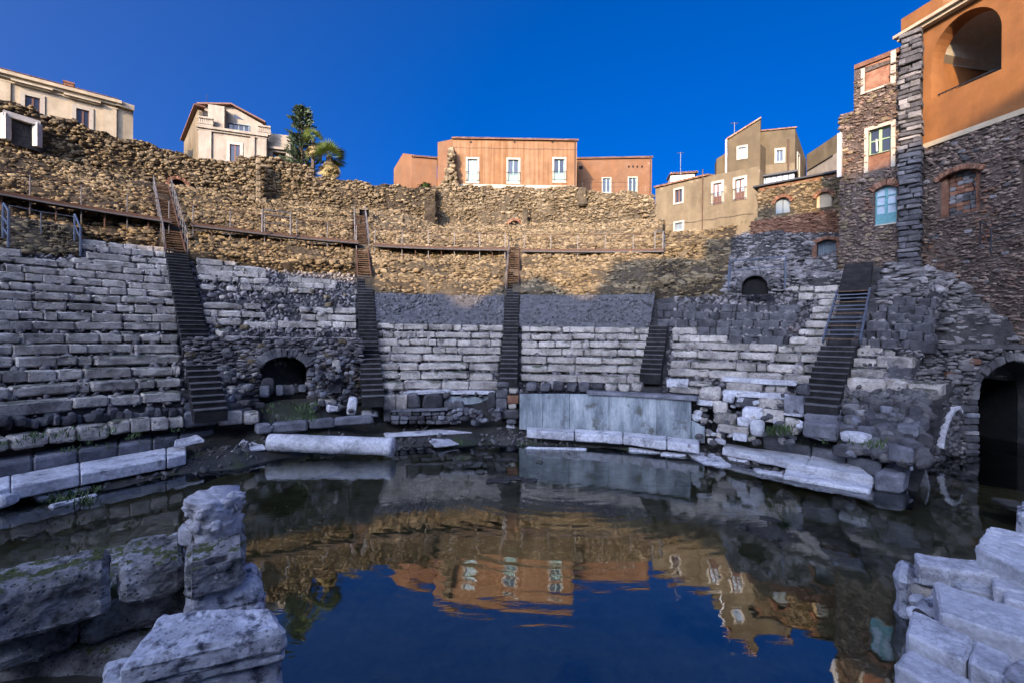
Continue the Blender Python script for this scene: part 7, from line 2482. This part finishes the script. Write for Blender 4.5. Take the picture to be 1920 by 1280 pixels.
# Norfolk pine
base = ony(565, 345, 45.5)
top = ony(566, 196, 45.5)
tr = thing('norfolk_pine', 'tall dark Norfolk pine with tiered branches beside the grey villa', 'tree', base)
m = MB()
for k in range(8):
    a, c = base + (top - base) * (k / 8), base + (top - base) * ((k + 1) / 8)
    m.bar(a, c, .26 * (1 - k / 9), 8)
m.build('trunk', [M['bark']], tr)
V, Fc = [], []
Ht = (top - base).length
tiers = 15
lim = MB()
for i in range(tiers):
    q = .12 + .86 * i / tiers
    if i in (9,): continue
    z = q * Ht
    L_ = 2.0 * (1 - q) ** .55 * (.85 + .3 * rnd.random()) if q > .3 else 1.9
    L_ = max(.5, min(2.1, L_ * (1.25 if q > .75 else 1)))
    for b_ in range(7):
        a = b_ * 2 * math.pi / 7 + i * .5 + rnd.uniform(-.2, .2)
        Lb = L_ * rnd.uniform(.65, 1.1)
        lim.bar(base + Vector((0, 0, z)), base + Vector((Lb * .8 * math.cos(a), Lb * .8 * math.sin(a), z + Lb * .16)), .035, 4)
        for s in range(26):
            f_ = rnd.uniform(.2, 1.0)
            c = Vector((Lb * f_ * math.cos(a), Lb * f_ * math.sin(a), z + Lb * f_ * .16 + rnd.uniform(-.08, .14)))
            c += Vector((rnd.gauss(0, .11), rnd.gauss(0, .11), rnd.gauss(0, .05)))
            d = Vector((math.cos(a + rnd.uniform(-.9, .9)), math.sin(a + rnd.uniform(-.9, .9)), rnd.uniform(.1, .8))).normalized() * rnd.uniform(.22, .42)
            n_ = d.cross(Vector((rnd.gauss(0, 1), rnd.gauss(0, 1), rnd.gauss(0, 1)))).normalized() * rnd.uniform(.05, .10)
            k0 = len(V)
            V += [tuple(c - n_), tuple(c + n_), tuple(c + d + n_ * .4), tuple(c + d - n_ * .4)]
            Fc.append((k0, k0 + 1, k0 + 2, k0 + 3))
lim.build('limbs', [M['bark']], tr)
link('crown', mesh_of('crown', V, Fc, M['pine']), tr, base)


def fan_frond(mat):
    """one fan leaf: stalk and split blade"""
    V, Fc = [], []
    V += [(-.02, 0, 0), (.02, 0, 0), (.015, .8, 0), (-.015, .8, 0)]; Fc.append((0, 1, 2, 3))
    for k in range(11):
        a = (k - 5) / 5 * 1.25
        k0 = len(V)
        d = Vector((math.sin(a), math.cos(a), -.25 - .2 * abs(a))); s = Vector((math.cos(a), -math.sin(a), 0)) * .055
        c = Vector((0, .8, 0))
        V += [tuple(c), tuple(c + d * .5 + s), tuple(c + d * .95), tuple(c + d * .5 - s)]
        Fc.append((k0, k0 + 1, k0 + 2, k0 + 3))
    return mesh_of('frond', V, Fc, M[mat])


def palm(label, x, yb, yt, Y, spread, nf, trunk_r, skirt, name='fan_palm'):
    base, crown = ony(x, yb, Y), ony(x, yt, Y)
    t = thing(name, label, 'palm tree', base)
    m = MB()
    for k in range(6):
        a, c = base + (crown - base) * (k / 6), base + (crown - base) * ((k + 1) / 6)
        m.bar(a, c, trunk_r * (1.1 - .25 * k / 6), 8)
    m.build('trunk', [M['bark']], t)
    ml, md = fan_frond('palm'), fan_frond('palm_dry')
    for k in range(nf):
        a = k * 2.399 + rnd.uniform(-.2, .2)
        el = rnd.uniform(-.35, 1.2)
        s = spread * rnd.uniform(.45, .6)
        link('frond', ml, t, crown, (el, rnd.uniform(-.3, .3), a), (s, s, s))
    for k in range(skirt):
        a = k * 2.399
        s = spread * rnd.uniform(.42, .58)
        link('dry_frond', md, t, crown - Vector((0, 0, rnd.uniform(0, spread * .6))), (rnd.uniform(-1.45, -.7), rnd.uniform(-.3, .3), a), (s, s, s))
    return t


palm('slender tall palm with a small brown crown right of the Norfolk pine', 587, 340, 262, 44.6, 1.25, 26, .17, 16)
palm('broad fan palm with a thick skirt of dry leaves above the rubble wall', 618, 338, 295, 44.2, 1.75, 44, .38, 60)
# weeds on walls and floor
tm = [tuft_mesh('weed_tuft', 26, .5, .4, 'weed') for _ in range(3)]
wd = []
spots = [(797, 357, 43.0, 1.6, 'green bush growing on the wall beside the rubble stub'), (560, 352, 42.3, 1.2, 'small green shrub on the rubble wall below the pine')]
for x, y, r_, s, lab in spots:
    o = link('bush', tuft_mesh('bush', 120, .45, .5, 'weed', .06), None, onr(x, y, r_), scl=(s, s, s)); tag(o, lab, 'bush')
V = []
gmb = MB()
allv, allf = [], []
for k in range(420):
    zone = rnd.choice(((880, 1010, 800, 830), (840, 985, 800, 832), (500, 600, 740, 790), (560, 600, 752, 790), (1310, 1420, 812, 850), (0, 340, 805, 850), (340, 360, 850, 862), (90, 180, 915, 940), (1500, 1660, 826, 850), (1440, 1480, 800, 815)))
    x, y = rnd.uniform(zone[0], zone[1]), rnd.uniform(zone[2], zone[3])
    p = onz(x, y, .4)
    zz = floor_z(p.x, p.y)
    p = onz(x, y, max(.03, min(1.4, zz)))
    for q in range(7):
        a = rnd.uniform(0, 6.28); h_ = rnd.uniform(.04, .14); o_ = rnd.uniform(.03, .12); w_ = rnd.uniform(.008, .02)
        bx = p + Vector((rnd.gauss(0, .08), rnd.gauss(0, .08), -.02))
        d = Vector((math.cos(a), math.sin(a), 0)); s = Vector((-d.y, d.x, 0)) * w_
        k0 = len(allv)
        allv += [tuple(bx - s), tuple(bx + s), tuple(bx + d * o_ + s * .6 + Vector((0, 0, h_))), tuple(bx + d * o_ - s * .6 + Vector((0, 0, h_)))]
        allf.append((k0, k0 + 1, k0 + 2, k0 + 3))
tag(link('weeds', mesh_of('weeds', allv, allf, M['weed'])), 'short green weeds growing on the orchestra floor', 'weeds', None, 'stuff')

Q = []
while len(Q) < 1100:
    u, r_ = rnd.uniform(R(-60), R(47)), rnd.uniform(12.75, 15.2)
    q = pol(u, r_, 0)
    if fbm(np.array([[q.x, q.y, 0]]), .55, 2, 8)[0] < -.1: continue
    Q.append((q.x, q.y, floor_z(q.x, q.y) + rnd.uniform(-.01, .04)))
Q = np.array(Q)
tag(link('rubble_scatter', rubble_mesh('rubble_scatter', Q, np.clip(rng.gamma(2.2, .04, len(Q)), .04, .3), M['basalt_j'], (1.2, 1, .6))), 'loose small dark stones strewn over the muddy floor round the pool', 'rubble', None, 'stuff')

V, Fc = [], []
for k in range(420):
    u, r_ = rnd.uniform(R(-68), R(44)), rnd.choice((rnd.uniform(28.8, 41), rnd.uniform(23.9, 42), rnd.uniform(30.2, 32)))
    if in_stair(u, r_): continue
    c = pol(u, r_, zslope(r_) + terrace_mid(u, r_) + .05)
    if fbm(np.array([[c.x, c.y, 0]]), .3, 2, 21)[0] < -.05: continue
    for q in range(9):
        a = rnd.uniform(0, 6.28); h_ = rnd.uniform(.1, .32); o_ = rnd.uniform(.05, .22); w_ = rnd.uniform(.01, .025)
        bx = c + Vector((rnd.gauss(0, .12), rnd.gauss(0, .12), -.03)); d = Vector((math.cos(a), math.sin(a), 0)); s = Vector((-d.y, d.x, 0)) * w_
        k0 = len(V); V += [tuple(bx - s), tuple(bx + s), tuple(bx + d * o_ + s * .5 + Vector((0, 0, h_))), tuple(bx + d * o_ - s * .5 + Vector((0, 0, h_)))]; Fc.append((k0, k0 + 1, k0 + 2, k0 + 3))
tag(link('dry_grass', mesh_of('dry_grass', V, Fc, M['dry_weed'])), 'dry grass tufts growing between the stones of the upper banks', 'grass', None, 'stuff')

# ------------------------------------------------------------------ what stands behind the viewer: stage and the street houses whose shade covers the seats
sp = MB(); sp.hexa([(-14, -8, -.6), (14, -8, -.6), (14, 2.0, -.6), (-14, 2.0, -.6)], [(-14, -8, 2.35), (14, -8, 2.35), (14, 2.0, 2.35), (-14, 2.0, 2.35)])
tag(sp.build('stage_floor', [M['mortar']]), kind='structure')
sky_line = [(-60, -33, 21.5, 23.5, 'gable'), (-33, -27.2, 23.5, 23.4, 'flat'), (-27.1, -22.6, 22.2, 22.6, 'flat'), (-22.5, -20.2, 20.8, 21.0, 'flat'), (-20.1, -15.9, 23.2, 23.2, 'peak'),
            (-15.8, -13.4, 21.6, 21.8, 'flat'), (-13.3, -8.6, 27.0, 26.9, 'flat'), (-8.5, -7.1, 25.5, 25.5, 'flat'), (-7.0, -2.6, 29.3, 29.3, 'flat'), (-2.5, 1.0, 23.6, 24.4, 'gable'), (1.1, 14, 26.4, 25.4, 'gable'), (14.1, 34, 24.0, 24.0, 'flat')]
SLAB = ['very wide with a sloping top', 'flat topped beside the very wide one', 'slightly lower flat topped one', 'narrow lowest one', 'narrow one with a pointed gable', 'low one beside the pointed gable',
        'tall one between two low ones', 'narrow step beside the tallest', 'tallest of the row', 'low one beside the tallest', 'wide one behind the palace side', 'last one at the palace end']
BY, BX, BZ = -40, -13.1, 11.25
for k, (x0, x1, za, zb_, kind) in enumerate(sky_line):
    x0, x1, za, zb_ = x0 + BX, x1 + BX, za + BZ, zb_ + BZ
    t = thing('street_house', 'plain street house behind the viewer, %s' % SLAB[k], 'house', Vector(((x0 + x1) / 2, BY, 2)), 'street houses behind the stage')
    pts = [(x0, BY, -1.5), (x1, BY, -1.5), (x1, BY, zb_)] + ([((x0 + x1) / 2, BY, za + 2.0)] if kind == 'peak' else []) + [(x0, BY, za)]
    m = MB(); m.prism(pts, (0, -9, 0)); m.build('wall', [M['olive_l'] if k % 2 else M['villa']], t)
    x = x0 + 1.0
    wf = Fac((x1, BY), (x0, BY))
    while x < x1 - 1.6:
        for z in range(7, int(min(za, zb_)) - 2, 5):
            m = MB(); m.hexa([(x, BY + .005, z), (x + 1.1, BY + .005, z), (x + 1.1, BY + .1, z), (x, BY + .1, z)], [(x, BY + .005, z + 2), (x + 1.1, BY + .005, z + 2), (x + 1.1, BY + .1, z + 2), (x, BY + .1, z + 2)]); m.build('shutter', [M['greyshut']], t)
        x += 3.0
